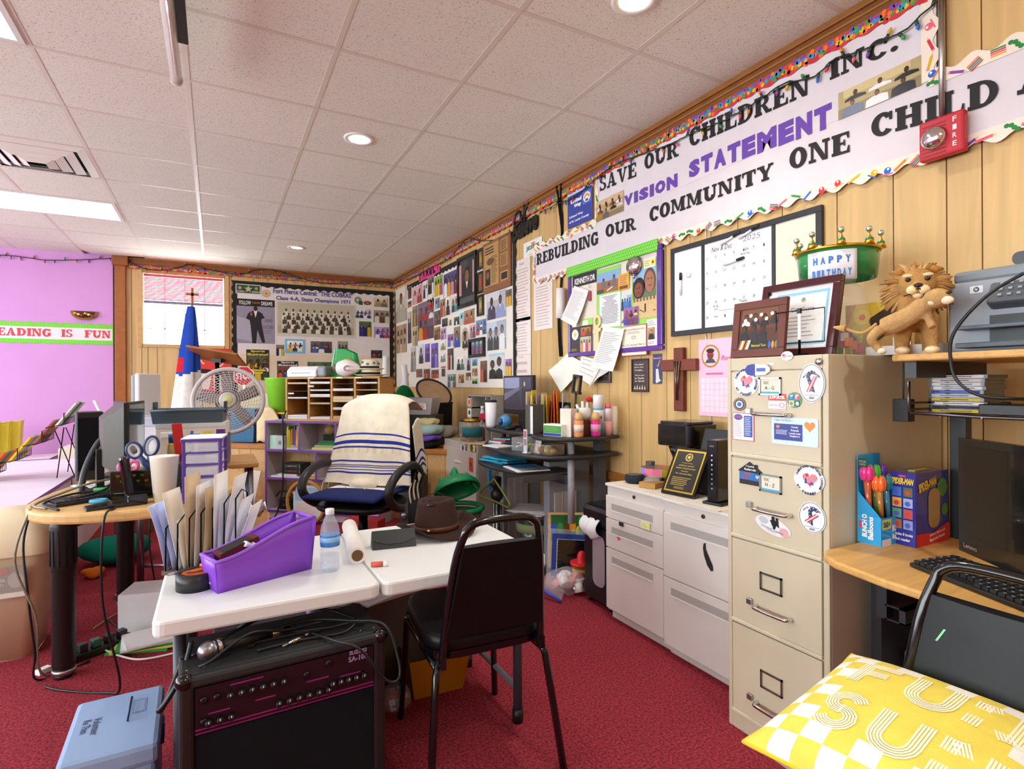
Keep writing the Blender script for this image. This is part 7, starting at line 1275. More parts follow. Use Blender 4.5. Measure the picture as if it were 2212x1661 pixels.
BKC=[('#e8603a','#3a8a5a'),('#e8c82a','#8a9ad0'),('#b0584a','#8a7a60'),('#e4e4dc','#3f8a6a')]
for k,(dx,hz)in enumerate(RKP):
    for j in range(3):
        t=thing('picture_book',f'{("orange", "yellow", "brown", "white")[k]} picture book in the {("lowest", "second", "third", "top")[k]} tier, {("front", "middle", "rear")[j]} one','book',T(-1.03-.12+dx+.05,5.05-.11+.105*j,.6+hz-.075)@RY(.62))
        obj('cover',G().box(-.006,.006,-.048,.048,0,.2,BKC[k][j%2]),'paper',t);obj('title_print',G().rect(-.036,.12,.036,.17,.0004,('#f4f0e4','#2a3a6a','#e8d8a0')[(j+k)%3]).disc(0,.07,.0004,.03,BKC[(k+1)%4][1],n=9),'photo',t,FN((-.0066,0,0),-PI/2))
for k in range(4):
    t=thing('book_bin',f'bright yellow plastic bin on the purple-edged shelf, {("nearest the camera", "second", "third", "farthest")[k]} of the row','bin',T(-2.12+.06*k,7.1+.12*k,.52),'yellow bins');obj('tub',G().add([(-.16,-.05,0),(.16,-.05,0),(.16,.05,0),(-.16,.05,0),(-.18,-.06,.3),(.18,-.06,.36),(.18,.06,.36),(-.18,.06,.3)],[(0,3,2,1),(0,1,5,4),(1,2,6,5),(2,3,7,6),(3,0,4,7)],'#efe24a'),'plastic',t,solid=.004);obj('rim',G().tube([(-.18,-.06,.3),(.18,-.06,.36),(.18,.06,.36),(-.18,.06,.3)],.008,'#f4ec7a',6,closed=True),'plastic',t)
# ---- second table behind (thin silver legs) and its load
t2=thing('side_table','table with silver legs behind the oval table','table',T(-.1,4.25,0));obj('tabletop',G().box(-.45,.35,-.25,.3,.70,.73,'#c89858'),'wood',t2,bevel=.006)
for x,y in((-.32,-.05),(-.14,-.12),(.3,-.2),(.3,.25)):obj('leg',G().tube([(x,y,.0),(x,y,.70)],.02,'#8a8e96',12),'metal',t2)
obj('stretcher',G().tube([(-.32,-.05,.1),(-.14,-.12,.1),(.3,-.2,.1)],.01,'#a8acb2',8),'metal',t2)
wb2=thing('carton','white carton with violet corner prints behind the organizer','box',T(-.12,4.05,.73,-.12));obj('carton',G().box(-.185,.19,-.12,.14,0,.275,'#ece9ea'),'paper',wb2,bevel=.003)
obj('print',G().rect(.325,.19,.375,.235,.0006,'#6a3a98').rect(.32,.12,.375,.165,.0006,'#6a3a98').rect(.0,.25,.375,.275,.0004,'#dfe6ee').text('KIT',.35,.142,.001,.03,.02,'#f0e8f8',bold=.03),'photo',wb2,FN((-.185,-.1212,0),0));obj('note',G().rect(.17,.14,.25,.225,.001,'#f4f0ec').lines(.175,.245,.19,.215,2,.0014,'#8a8a94',.4).rect(.256,.135,.3,.225,.0012,'#f0e64a'),'paper',wb2,FN((-.185,-.1212,0),0));obj('purple_side',G().box(.191,.193,-.11,.13,0,.2,'#5a2a70').disc(0,0,0,.01,'#fff'),'photo',wb2)
gb_=thing('tote_tray','dark grey-blue tray with folding handles on the white carton','tray',T(-.13,4.06,1.0055,-.12));obj('tray',G().add([(-.19,-.11,0),(.18,-.11,0),(.18,.11,0),(-.19,.11,0),(-.2,-.12,.08),(.19,-.12,.08),(.19,.12,.08),(-.2,.12,.08)],[(0,3,2,1),(0,1,5,4),(1,2,6,5),(2,3,7,6),(3,0,4,7)],'#4d5f6e'),'plastic',gb_,solid=.004);obj('rim',G().tube([(-.2,-.12,.08),(.19,-.12,.08),(.19,.12,.08),(-.2,.12,.08)],.008,'#566a7a',6,closed=True),'plastic',gb_)
for x,s in((.19,1),(-.2,-1)):obj('handle',G().box(x-.006,x+.006,-.05,.05,.06,.13,'#2c363e'),'plastic',gb_,bevel=.004)
wm=thing('white_display','white computer panel standing edge-on behind the monitors','display',FN((-.42,4.2,1.045),R(72)));obj('panel',G().box(0,.3,0,.27,-.03,0,'#e4e2e4'),'plastic',wm,bevel=.008);obj('grey_back',G().box(.01,.29,.01,.26,-.055,-.03,'#9aa0a8'),'plastic',wm,bevel=.008)
wbs=thing('printer','white office printer below the edge-on panel','printer',T(-.45,4.3,.73,0));obj('body',G().box(-.1,.13,-.14,.16,0,.25,'#e8e6ee'),'plastic',wbs,bevel=.01);obj('top_cover',G().box(-.1,.13,-.14,.16,.25,.31,'#d8d8ea'),'plastic',wbs,bevel=.01)
sp2=thing('soap_dispenser','translucent white pump container beside the white carton','container',T(-.22,3.66,ZO));obj('body',G().prism(rr(-.045,-.04,.045,.04,.012),0,.21,'#ece4de'),'frost',sp2);obj('lid',G().prism(rr(-.05,-.045,.05,.045,.012),.21,.235,'#f2f2f6'),'plastic',sp2)
pcup=thing('pen_cup','black ribbed pen cup full of pens behind the organizer','pen cup',T(-.1,3.2,ZO));g=G().lathe([(.05,0),(.055,.16),(.05,.16),(.046,.01)],'#131315',16);obj('cup',g,'plastic',pcup)
for k,(dx,dy,hh,c,lab)in enumerate(((-.05,0,.3,'#c8201c','thick red ruler standing in the black pen cup'),(-.02,-.02,.22,'#d8e83a','lime highlighter in the black pen cup'),(.0,-.02,.215,'#eeeeee','white marker in the black pen cup'),(.03,-.01,.21,'#f08a3a','orange highlighter in the black pen cup'),(-.035,.02,.26,'#3a6ac0','blue pen in the black pen cup'),(.02,.02,.2,'#1a1a1c','black pen in the black pen cup'))):solo('pen',lab,'pen',G().box(-.022 if k==0 else-.007,.022 if k==0 else.007,-.005,.005,.0,hh,c),'plastic',T(-.1+dx*.8,3.2+dy,ZO+.012)@RY(.12*(k-2)*.4),bevel=.003)
bt_=thing('patterned_bottle','tall bottle with a speckled pattern and blue cap by the red ruler','bottle',T(-.19,3.3,ZO));obj('bottle',G().lathe([(.025,0),(.027,.19),(.018,.21)],lambda i:('#d8c07a','#c8a84a')[i%2],14),'gloss',bt_);obj('cap',G().lathe([(.02,.21),(.02,.25),(0,.252)],'#1f5fa8',14),'plastic',bt_)
rs=thing('red_rose','red artificial rose with green leaves before the white carton','flower',T(-.02,3.25,ZO));obj('stem',G().tube([(0,0,0),(0,0,.2)],.004,'#2a6a34',6),'plastic',rs)
for k in range(9):a=2.4*k;r_=.006+.003*k;obj('petal',G().ell(r_*math.cos(a),r_*math.sin(a),.225-.003*k,.018,.014,.022,'#c81c24',8,6),'fabric',rs)
for k in range(7):a=.9*k;obj('leaf',G().ell(.035*math.cos(a),.035*math.sin(a),.185+.006*(k%3),.022,.011,.006,'#2f7a34',7,5),'fabric',rs)
gt=thing('gray_tray','dark grey open tray on the oval table behind the desk box','tray',T(-.12,3.05,ZO));obj('tray',G().box(-.1,.09,-.06,.0,0,.14,'#3c4248'),'plastic',gt,bevel=.004)
tb_=thing('tan_bin','white bag lining and pink note behind the monitors','bag',T(-.6,5.6,0));obj('wicker_basket',G().lathe([(.14,0),(.17,.78)],'#b88a7a',18),'fabric',tb_);obj('bag',G().ell(0,0,.86,.19,.14,.12,'#f0dccb',12,8),'paper',tb_);obj('spoon',G().tube([(-.18,0,.9),(-.27,.0,1.12)],[.015,.012],'#f0e8e4',6),'plastic',tb_)
# grass-green bag and red things on the far carpet
for P,c,lab,r in(((-.62,4.75,0),'#12826a','teal patterned bag on the far carpet',(.2,.16,.12)),((-.7,4.45,0),'#e07a22','orange scrap under the teal bag',(.06,.05,.04))):solo('cloth_bag',lab,'bag',G().grid(16,10,lambda u,v:(r[0]*math.cos(2*PI*u)*math.sin(PI*v)*(1+.12*math.sin(9*u*PI)),r[1]*math.sin(2*PI*u)*math.sin(PI*v),max(0,r[2]*(1+math.cos(PI*v))*.8+.015*math.sin(14*u)*math.sin(PI*v))),c),'fabric',T(*P))
solo('white_shoe','white plastic scoop lying on the carpet','toy',G().grid(12,6,lambda u,v:(.1*(u-.5)*2,.045*math.cos(PI*v),.05*math.sin(PI*v)*(1-.6*abs(u-.5))),'#f0ece2'),'plastic',T(-.42,3.95,0,.5))
# -- MIDDLE: office chair, purple shelf, stage
oc=thing('office_chair','black leather office chair under a striped prayer shawl','office chair',T(.86,3.72,0,R(-133)-PI/2))  # faces local +y
LB='#121214'
def cush(w,d,h,z,e=3.0):
    return lambda u,v:(lambda a,b:(w*math.cos(b)*abs(math.cos(a))**(2/e)*(1 if math.cos(a)>0 else-1),d*math.cos(b)*abs(math.sin(a))**(2/e)*(1 if math.sin(a)>0 else-1),z+h*math.sin(b)))(2*PI*u,PI*(v-.5))
obj('seat',G().grid(32,10,cush(.27,.26,.055,.455),LB),'leather',oc)
obj('backrest',G(MT((0,-.27,.80))@RX(PI/2-.16)).grid(28,10,cush(.25,.34,.05,0),LB),'leather',oc)
for sx in(-1,1):obj('armrest',G().tube(spl([(sx*.27,-.2,.5),(sx*.31,-.22,.62),(sx*.315,-.1,.70),(sx*.315,.08,.69),(sx*.31,.2,.63),(sx*.3,.22,.55),(sx*.29,.12,.47),(sx*.27,-.02,.43)],5),[.028]*36,'#1c1c1e',10),'plastic',oc);
obj('gas_column',G().tube([(0,0,.1),(0,0,.42)],.03,'#141416',12),'metal',oc)
for k in range(5):a=2*PI*k/5;lg=obj('base_arm',G().tube([(0,0,.12),(.28*math.cos(a),.28*math.sin(a),.075)],[.03,.018],'#18181a',8),'plastic',oc);obj('caster',G().ell(.28*math.cos(a),.28*math.sin(a),.032,.03,.018,.032,'#0e0e10',10,8),'plastic',lg)
cs=thing('seat_cushion','flat navy cushion with white stripes on the office chair','cushion',T(.86,3.72,.512,R(-133)-PI/2))
obj('cushion',G().grid(24,12,lambda u,v:(-.25+.5*u,-.2+.5*v,.022+.016*math.sin(PI*u)**.4*math.sin(PI*v)**.4),lambda u,v:'#f0eef2' if.08<v<.5 and int(v*22)%2==0 and u>.1 else '#222c62'),'fabric',cs,solid=.02)
sh=thing('prayer_shawl','cream fringed prayer shawl with blue stripes over the office chair','shawl',T(.86,3.72,0,R(-133)-PI/2))
BS=[(.40,.425),(.48,.52),(.56,.58),(.72,.74),(.77,.78),(.795,.805),(.82,.83),(.86,.88)]
def shcol(u,v):
    vv=v;return '#2c3c9a' if any(a<(vv-.12)/.88<b for a,b in BS)else('#e4dcae' if.60<vv<.68 and int(u*30)%3==0 else '#efe7d2')
def shf(u,v):
    x=(2*u-1)*(.245+.075*v);w=.012*math.sin(u*17+v*3)*v+.01*math.sin(u*7-2*v)
    if v<.12:t=v/.12;return(x*.95,-.45+.27*t,1.05+.12*math.sin(PI*t*.75)*(1-.45*abs(2*u-1)**3))
    t=(v-.12)/.88;z=1.135*(1-t)+.57*t-.055*abs(2*u-1)**3*(1-t);return(x,-.17+.02*math.sin(PI*t)+.09*t*t+.03*t+w+.03*math.cos((2*u-1)*1.4)*(.3+.7*t),z)
obj('cloth',G().grid(36,110,shf,shcol),'fabric',sh,solid=.003)
obj('corner_panel',G().grid(10,20,lambda u,v:(-.31-.02*v,-.24+.14*u-.05*v,.98-.38*v+.03*math.sin(4*u)),lambda u,v:'#2c3c9a' if.55<v<.6 or.7<v<.74 or.8<v<.83 else '#efe7d2'),'fabric',sh,solid=.003)
obj('corner_panel',G().grid(10,16,lambda u,v:(.29+.05*v,-.25+.16*u,.78-.22*v+.02*math.sin(4*u)),lambda u,v:'#2c3c9a' if.3<v<.36 or.5<v<.55 or.7<v<.74 else '#efe7d2'),'fabric',sh,solid=.003)
obj('knotted_bundle',G().grid(18,10,lambda u,v:((.1+.02*math.sin(11*u*PI))*math.cos(2*PI*u)*math.sin(PI*v),-.03+.08*math.sin(2*PI*u)*math.sin(PI*v),.575+.04*math.cos(PI*v)),'#ece2cc'),'fabric',sh)
for k in range(7):x=(-.33,-.32,-.3,.34,.36,.1,-.05)[k];y=(-.16,-.12,-.1,-.14,-.1,.05,.06)[k];z1=(.6,.6,.58,.56,.57,.57,.57)[k];obj('fringe',G().tube(spl([(x,y,z1),(x+.01,y+.01,z1-.06),(x-.005,y+.02,z1-.13)],3),.006,'#e9dfc6',5),'fabric',sh)
# purple shelf parallel to the stage front
SH0=Vector((.405,5.66,0));FSH=FN(SH0,AS)  # local x along the front, y up, z towards the room
WS,HS,DS=1.18,.905,.30;GP='#c9bfc9';PE='#6e3a92'
ps_=thing('cubby_shelf','grey cubby shelf with purple edges against the stage','shelf unit',FSH)
obj('back_panel',G().box(0,WS,.0,HS,-DS,-DS+.01,'#d8cfd6'),'paintmetal',ps_)
def pane(nm,a):obj(nm,G().box(a[0],a[1],a[2],a[3],-DS,-.004,GP),'paintmetal',ps_);obj('edge_band',G().box(a[0],a[1],a[2],a[3],-.004,0,PE),'plastic',ps_)
for a in((0,.018,0,HS),(WS-.018,WS,0,HS),(.355,.373,.64,HS-.02),(.73,.748,.64,HS-.02),(.53,.548,.38,.62),(.86,.878,.08,.36)):pane('side_panel',a)
for a in((.018,WS-.018,HS-.02,HS),(.018,WS-.018,.62,.64),(.018,WS-.018,.36,.38),(.018,WS-.018,.06,.08)):pane('shelf_board',a)
obj('kick_board',G().box(.018,WS-.018,0,.06,-.03,-.02,'#d8cfd6'),'paintmetal',ps_)
def onshelf(x,y,z=0):return FSH@MT((x,y,z))
def sitem(name,lab,cat,x,y,z,g,mat='paper',group=None,**k):return solo(name,lab,cat,g,mat,onshelf(x,y,z),group,**k)
for k in range(9):sitem('book',f'thin {("yellow", "lime", "gold", "orange", "blue", "red", "yellow", "gold", "brown")[k]} book standing in the top left cubby, {("first second third fourth fifth sixth seventh eighth ninth").split()[k]} in the row','book',.19+.0165*k,.642,-.06,G(RZ(.06*math.sin(k))).box(0,.014,0,.19+.02*math.sin(k*2),-.16,0,('#d8c83a','#a8c03a','#e0b03a','#d8762a','#3a6ab0','#b8403a','#e0c84a','#d8a83a','#6a4a34')[k]),group='books in the top left cubby')
bx3=thing('tissue_box','mint and grey box in the top left cubby','box',onshelf(.03,.642,-.03));obj('carton',G().box(0,.15,0,.125,-.12,0,'#b9dccc').box(.07,.151,0,.125,-.121,.001,'#c9c2c6'),'paper',bx3);obj('logo',G().rect(.095,.04,.125,.075,.0015,'#2a9a8a'),'photo',bx3)
for k in range(4):sitem('magazine',f'folded magazine in the top left cubby, {("lowest", "second", "third", "uppermost")[k]} of the little pile','magazine',.22+.01*k,.642+.012*k,-.02-.02*k,G().box(0,.12,0,.01,-.1,0,('#d0d4da','#b8b8c0','#e0dce4','#c8ccd4')[k]),group='magazines in the cubby')
for k,(c,nm)in enumerate((('#d8c88a','cream'),('#9ab87a','sage'),('#3a7a4a','dark green'),('#2f6a3c','bottle green'),('#141416','black'))):sitem('book',f'{nm} book lying in the pile of the middle top cubby','book',.47+.03*k,.642+(.022*k if k<4 else.09),-.04,G().box(0,.24-.03*k,0,.021 if k<4 else.05,-.16,0,c),group='lying books in the middle cubby')
sitem('brown_cap','brown cap on the books in the middle cubby','cap',.63,.785,-.12,G().ell(0,.03,0,.07,.05,.06,'#9a7a4a',12,8),'fabric')
for k,(c,nm)in enumerate((('#22262c','black lower'),('#262b30','black upper'))):t=thing('reference_book',f'thick {nm} reference volume with gold lettering','book',onshelf(.16,.415+.048*k,-.03));obj('cover',G().box(0,.2,0,.046,-.15,0,c),'leather',t);obj('gold_title',G().rect(.012,.008,.016,.038,.0005,'#c8a84a').rect(.184,.008,.188,.038,.0005,'#c8a84a').text('COMMENTARY',.1,.023,.0005,.12,.014,'#b8a878' if k else '#c84a3a',bold=.01),'photo',t)
for k in range(4):sitem('paper_stack',f'stack of papers in the second row, {("wide white", "small white", "yellow", "cream")[k]} one','paper',(.05,.12,.37,.38)[k],(.382,.398,.382,.402)[k],-.02,G().box(0,(.3,.2,.15,.14)[k],0,.014,-.2,0,('#dcd8dc','#e6e4e8','#e0b040','#d8c8a0')[k]),group='papers in the second shelf row')
hb=thing('black_bag','black handbag in the bottom cubby','bag',onshelf(.12,.082,-.03));obj('body',G().box(0,.14,0,.1,-.12,0,'#141416'),'leather',hb,bevel=.01);obj('strap',G().tube(spl([(-.02,.12,0),(.03,.17,.01),(.1,.17,.01),(.16,.13,0)],4),.009,'#17171a',6),'leather',hb);obj('buckle',G().box(.05,.09,.03,.05,0,.004,'#c8c8c8'),'chrome',hb)
wk=thing('wicker_basket','round woven basket frame with prints leaning on the shelf','basket',FN((.72,5.25,0),AS));obj('hoop',G().tube([(.19*math.cos(a),.19+.19*math.sin(a),.02)for a in[2*PI*i/28 for i in range(28)]],.016,'#b98a4c',8,closed=True),'fabric',wk);obj('print',G().box(-.14,.14,.05,.34,-.005,.005,'#dfe4e8').rect(-.12,.2,.12,.32,.006,'#a8c8e0').rect(-.1,.07,.1,.18,.006,'#e8ddd4').disc(-.13,.3,.007,.02,'#d83a5a',n=9),'photo',wk)
lb2=thing('leaning_board','white board with red edge leaning on the stage front','board',FN((.23,5.93,0),AS-.2)@RX(-.25));obj('board',G().box(0,.12,0,.42,-.01,0,'#e6d8c4').box(-.008,0,0,.42,-.012,.002,'#b03a34'),'paintmetal',lb2)
pcord=[onshelf(.24,1.0,.01)@Vector((0,0,0)),onshelf(.2,.9,.012)@Vector((0,0,0)),onshelf(.21,.7,.012)@Vector((0,0,0)),onshelf(.205,.5,.02)@Vector((0,0,0)),onshelf(.2,.3,.012)@Vector((0,0,0)),onshelf(.15,.06,.03)@Vector((0,0,0)),onshelf(.12,.006,.1)@Vector((0,0,0))]
cable('black power cord hanging down the front of the cubby shelf',pcord,.007)
# pigeonhole sorter
PX0,PWI,PHI,PDE=.21,.96,.40,.27;OK_='#c98f45'
pg=thing('pigeonhole_sorter','oak four-column paper sorter on the cubby shelf','paper sorter',onshelf(PX0,HS+.001,-.02))
obj('back_panel',G().box(0,PWI,0,PHI,-PDE,-PDE+.006,'#8a5c24'),'wood',pg)
for k in range(5):obj('upright',G().box(k*(PWI-.018)/4,k*(PWI-.018)/4+.018,0,PHI,-PDE,0,OK_),'wood',pg)
obj('bottom_board',G().box(0,PWI,0,.018,-PDE,.0005,OK_),'wood',pg);obj('top_board',G().box(0,PWI,PHI-.016,PHI,-PDE,.0005,'#b98038'),'wood',pg)
CWD=(PWI-.018)/4
SLOT=[(.335,.27,.2),(.335,.27,.215,.15),(.335,.27,.17,.1),(.335,.275,.21,.14)];thick=[(.012,.004,.012),(.018,.012,.025,.012),(.005,.02,.05,.02),(.012,.006,.018,.01)]
for c in range(4):
    x=.018+CWD*c
    for j,zz in enumerate(SLOT[c]):
        obj('slot_shelf',G().box(x,x+CWD-.018,zz,zz+.004,-PDE,-.004,'#2a2018' if(c+j)%3 else '#7a5428'),'wood',pg)
        th_=thick[c][j]
        if th_>.005:solo('paper_stack',f'papers in the sorter, {("first second third fourth").split()[c]} column, {("top second third fourth").split()[j]} slot','paper',G().box(0,CWD-.035,0,th_,-.22,.002,'#ece9ea' if(c+j)%4 else '#dcc8a0').box(.005,CWD-.04,th_*.4,th_*.5,.002,.003,'#b8b4b8'),'paper',onshelf(PX0+x+.008,HS+.002+zz+.004,-.02),'papers in the oak sorter')
    th_=(.035,.02,.03,.012)[c];solo('paper_stack',f'paper pile at the bottom of the sorter, {("first second third fourth").split()[c]} column','paper',G().box(0,CWD-.035,0,th_,-.22,.002,('#e9e6ea','#eeecee','#d0a878','#e6e4e6')[c]).box(.004,CWD-.04,th_*.5,th_*.6,.002,.003,'#b0acb0'),'paper',onshelf(PX0+x+.008,HS+.0195,-.02),'papers in the oak sorter')
for k,(x,zz)in enumerate(((.24,PHI-.014),(.53,PHI-.014),(.72,PHI-.014),(.03,.245),(.24,.31))):obj('slot_label',G().rect(0,0,.06,.013,.0012,'#efeae2'),'paper',pg,MT((x,zz,0)))
ZP=HS+PHI+.002
lm=thing('laminator','white and grey laminating machine on the oak sorter','laminator',onshelf(PX0+.005,ZP,-.06));obj('body',G().add([(x,y,z)for x in(0,.31)for y,z in((0,.03),(.06,.03),(.1,-.02),(.105,-.14),(.07,-.17),(0,-.17))],[(0,1,2,3,4,5),(6,11,10,9,8,7)]+[(i,i+6,(i+1)%6+6,(i+1)%6)for i in range(6)],'#f0f0f2'),'plastic',lm,bevel=.01);obj('end_block',G().box(.31,.40,0,.1,-.17,.02,'#8a9098'),'plastic',lm,bevel=.02);obj('feed_slot',G().box(.05,.25,.035,.04,.03,.032,'#6a6e74'),'plastic',lm)
gbg=thing('plastic_bag','shiny green plastic bag standing behind the football','bag',onshelf(PX0+.5,ZP,-.2));obj('bag',G().grid(24,12,lambda u,v:((.17-.05*v)*math.cos(2*PI*u)+.02,.26*v-.05*v*max(0,math.cos(2*PI*u)),.07*math.sin(2*PI*u)*(1-.5*v)+.006*math.sin(20*u)),'#1f9a44'),'gloss',gbg)
fb=thing('football','white football with a green and orange logo on the oak sorter','football',onshelf(PX0+.62,ZP+.078,-.04));obj('ball',G(RY(PI/2)).lathe([(.001,-.14),(.03,-.12),(.058,-.075),(.074,-.03),(.077,0),(.074,.03),(.058,.075),(.03,.12),(.001,.14)],'#efe9ea',22),'leather',fb);obj('brown_panel',G(RY(PI/2)).lathe([(.001,-.1405),(.0305,-.121),(.0588,-.076)],'#8a4a44',22),'leather',fb);g=G().ring(.055,-.005,.077,.038,.028,.014,.012,'#e0703a',30,330);g.ring(.055,-.005,.0775,.034,.025,.009,.008,'#16392a',40,320);obj('logo',g,'photo',fb)
bl2=thing('toy_ball','small red and yellow toy behind the white football','toy',onshelf(PX0+.58,ZP+.12,-.13));obj('ball',G().ell(0,0,0,.06,.05,.05,'#e0b82a',14,9),'plastic',bl2)
for k,(hc,lab)in enumerate((('#e6d6b0','cream straw hat with a wide black band, lower of two'),('#e2d4b6','cream straw hat with blue print, upper of two'))):
    t=thing('straw_hat',lab,'hat',onshelf(PX0+.83-.01*k,ZP+.004+.055*k,-.1)@RX(-PI/2));obj('brim',G().lathe([(.08,.008),(.11,.004),(.15-.015*k,.014)],hc,26,sy=.85),'fabric',t,solid=.003);obj('crown',G().lathe([(.086,.006),(.082,.05),(.074,.085),(.06,.095),(.001,.088)],hc,26,sy=.85),'fabric',t);obj('band',G().lathe([(.088,.008),(.0855,.034)],'#1c2026',26,sy=.86),'fabric',t)
    if k:g=G();[g.ell(.082*math.cos(a),.07*math.sin(a),.06+.01*math.sin(5*a),.014,.014,.012,'#7a8aa0',7,5)for a in[2*PI*i/9 for i in range(9)]];obj('flower_print',g,'fabric',t)
# ---- on the stage
ZS=.646
lg_=thing('storage_bin','lime green tapered bin beside the oak sorter','bin',T(.60,6.33,ZS+.31));obj('tub',G().lathe([(.10,0),(.145,.34),(.155,.355),(.145,.355)],'#8cd83a',20),'plastic',lg_)
bb2=thing('storage_bin','black crate with a yellow lid left of the sorter','bin',FN((.42,6.34,ZS),AS));obj('crate',G().box(.08,.42,0,.29,-.2,0,'#1c1d20'),'plastic',bb2,bevel=.006);obj('lid',G().box(.0,.3,.29,.308,-.21,.02,'#e0a820'),'plastic',bb2,bevel=.006)
bt2=thing('storage_tote','blue plastic tote on the stage behind the fan','tote',T(.30,6.56,ZS,AS));obj('tub',G().add([(-.2,-.12,0),(.17,-.12,0),(.17,.12,0),(-.2,.12,0),(-.25,-.15,.34),(.22,-.15,.34),(.22,.15,.34),(-.25,.15,.34)],[(0,3,2,1),(0,1,5,4),(1,2,6,5),(2,3,7,6),(3,0,4,7)],'#2f6f98'),'plastic',bt2,solid=.006);obj('label',G().rect(.1,.16,.2,.24,.001,'#e8c8a0').rect(.12,.175,.18,.225,.0015,'#3a5a7a'),'paper',bt2,FN((0,-.142,0),0)@RX(.08))
cl_=solo('cloth_pile','cream cloth draped beside the blue tote','cloth',G().grid(16,14,lambda u,v:(-.16+.34*u*(1-.3*v),-.02*math.sin(6*u),.36*(1-v)*(.55+.45*math.sin(PI*min(1,u*1.3)))+.02*abs(math.sin(8*u))),'#f0d8ac'),'fabric',T(.50,6.2,ZS,AS),solid=.02)
pbk=solo('display_board','cream board leaning behind the fan','board',G().box(-.25,.25,-.01,.01,0,.5,'#ecd8b4'),'paintmetal',T(.5,6.8,ZS,AS+.3)@RX(.15),bevel=.03)
fl=thing('flag','blue, white and red flag hanging on a pole with a cross','flag',T(-.25,7.08,ZS))
obj('base',G().lathe([(.11,0),(.11,.02),(.03,.05),(.02,.1)],'#b8923a',20),'metal',fl);obj('pole',G().tube([(0,0,.05),(.03,0,1.52)],.012,'#b07a3a',10),'wood',fl);obj('cross',G().box(.02,.045,-.01,.01,1.5,1.66,'#b06a3a').box(-.03,.095,-.01,.01,1.575,1.605,'#b06a3a'),'wood',fl)
def flf(u,v):
    z=1.46-1.36*v;w=(.03+.11*v**.8);a=2*PI*u;return(.02-.05*v+w*math.cos(a)*(1+.25*math.sin(4*a+2*v)),w*.5*math.sin(a),z)
def flc(u,v):return '#d8283a' if.42<v<.54 and.5<u<.62 else('#2a50b8' if v<.56-.1*abs(u-.6)else '#f2ece6')
obj('cloth',G().grid(40,60,flf,flc),'fabric',fl)
lt=thing('lectern','small lectern with a tilted wooden top on a black post','lectern',T(.02,6.98,ZS,-.35));obj('post',G().tube([(0,0,.03),(0,0,.86)],.022,'#1a1a1c',12),'metal',lt);obj('base',G().lathe([(.11,0),(.11,.02),(.03,.04)],'#1a1a1c',20),'metal',lt);obj('tilt_bracket',G().box(-.05,.05,-.03,.05,.84,.88,'#161618').tube([(.05,0,.86),(.08,0,.86)],.014,'#161618',8),'plastic',lt);obj('top_board',G(MT((0,0,.9))@RX(-.35)@RY(.18)).box(-.27,.27,-.18,.18,0,.022,'#a2602e'),'wood',lt,bevel=.006)
ss=thing('stop_sign','red octagonal stop sign behind the fan','sign',FN(ony(527,812,6.9),-.4));obj('plate',G().prism([(.115*math.cos(PI/8+PI*i/4),.115*math.sin(PI/8+PI*i/4))for i in range(8)],0,.004,'#e8e4e4'),'paintmetal',ss);obj('face',G().poly([(.107*math.cos(PI/8+PI*i/4),.107*math.sin(PI/8+PI*i/4))for i in range(8)],.0045,'#c8202c').text('STOP',0,0,.006,.17,.075,'#f6f2f2',bold=.03),'paper',ss);obj('post',G().box(-.012,.012,-.56,-.1,-.012,-.001,'#b8b4ac'),'metal',ss)
# fan
fn=thing('pedestal_fan','grey pedestal fan with a round wire guard','fan',T(.09,4.9,0))
obj('base',G().lathe([(.2,0),(.2,.02),(.04,.05),(.03,.08)],'#b4aeb0',24),'plastic',fn);obj('post',G().tube([(0,0,.06),(0,0,1.02)],.018,'#b8b2b4',12),'plastic',fn)
Ff=FN((0,-.08,1.118),R(-8))@RX(-.12);FR_=.245
obj('rim',G(Ff).tube([(FR_*math.cos(a),FR_*math.sin(a),0)for a in[2*PI*i/44 for i in range(44)]],.017,'#c3bcbc',8,closed=True),'plastic',fn)
g=G(Ff)
for k in range(9):r_=.075+.018*k;g.tube([(r_*math.cos(a),r_*math.sin(a),.05*(1-(r_/FR_)**2))for a in[2*PI*i/36 for i in range(36)]],.0022,'#cfc8c8',4,closed=True)
for k in range(40):
    a=2*PI*k/40;g.tube([(r_*math.cos(a+b),r_*math.sin(a+b),.05*(1-(r_/FR_)**2))for r_,b in((.06,0),(.12,.25),(.18,.42),(FR_,.5))],.0018,'#cfc8c8',4)
o=obj('front_guard',g,'plastic',fn);obj('hub_cap',G(Ff).lathe([(.062,.04),(.06,.055),(.045,.06),(0,.06)],'#c6c0bf',24).lathe([(.036,.0605),(.034,.063),(0,.064)],'#c8c890',20),'plastic',fn)
for k in range(5):
    a=2*PI*k/5+.4;g=G(Ff@RZ(a));g.grid(6,5,lambda u,v:(.05+.17*u,(-.055+.11*v)*(.5+.7*u*(1.3-u)),-.03+.035*(v-.5)),'#8f898a');obj('blade',g,'plastic',fn,solid=.003)
obj('motor',G(Ff).lathe([(.07,-.06),(.07,-.15),(.04,-.18),(0,-.18)],'#b4aeb0',20),'plastic',fn)
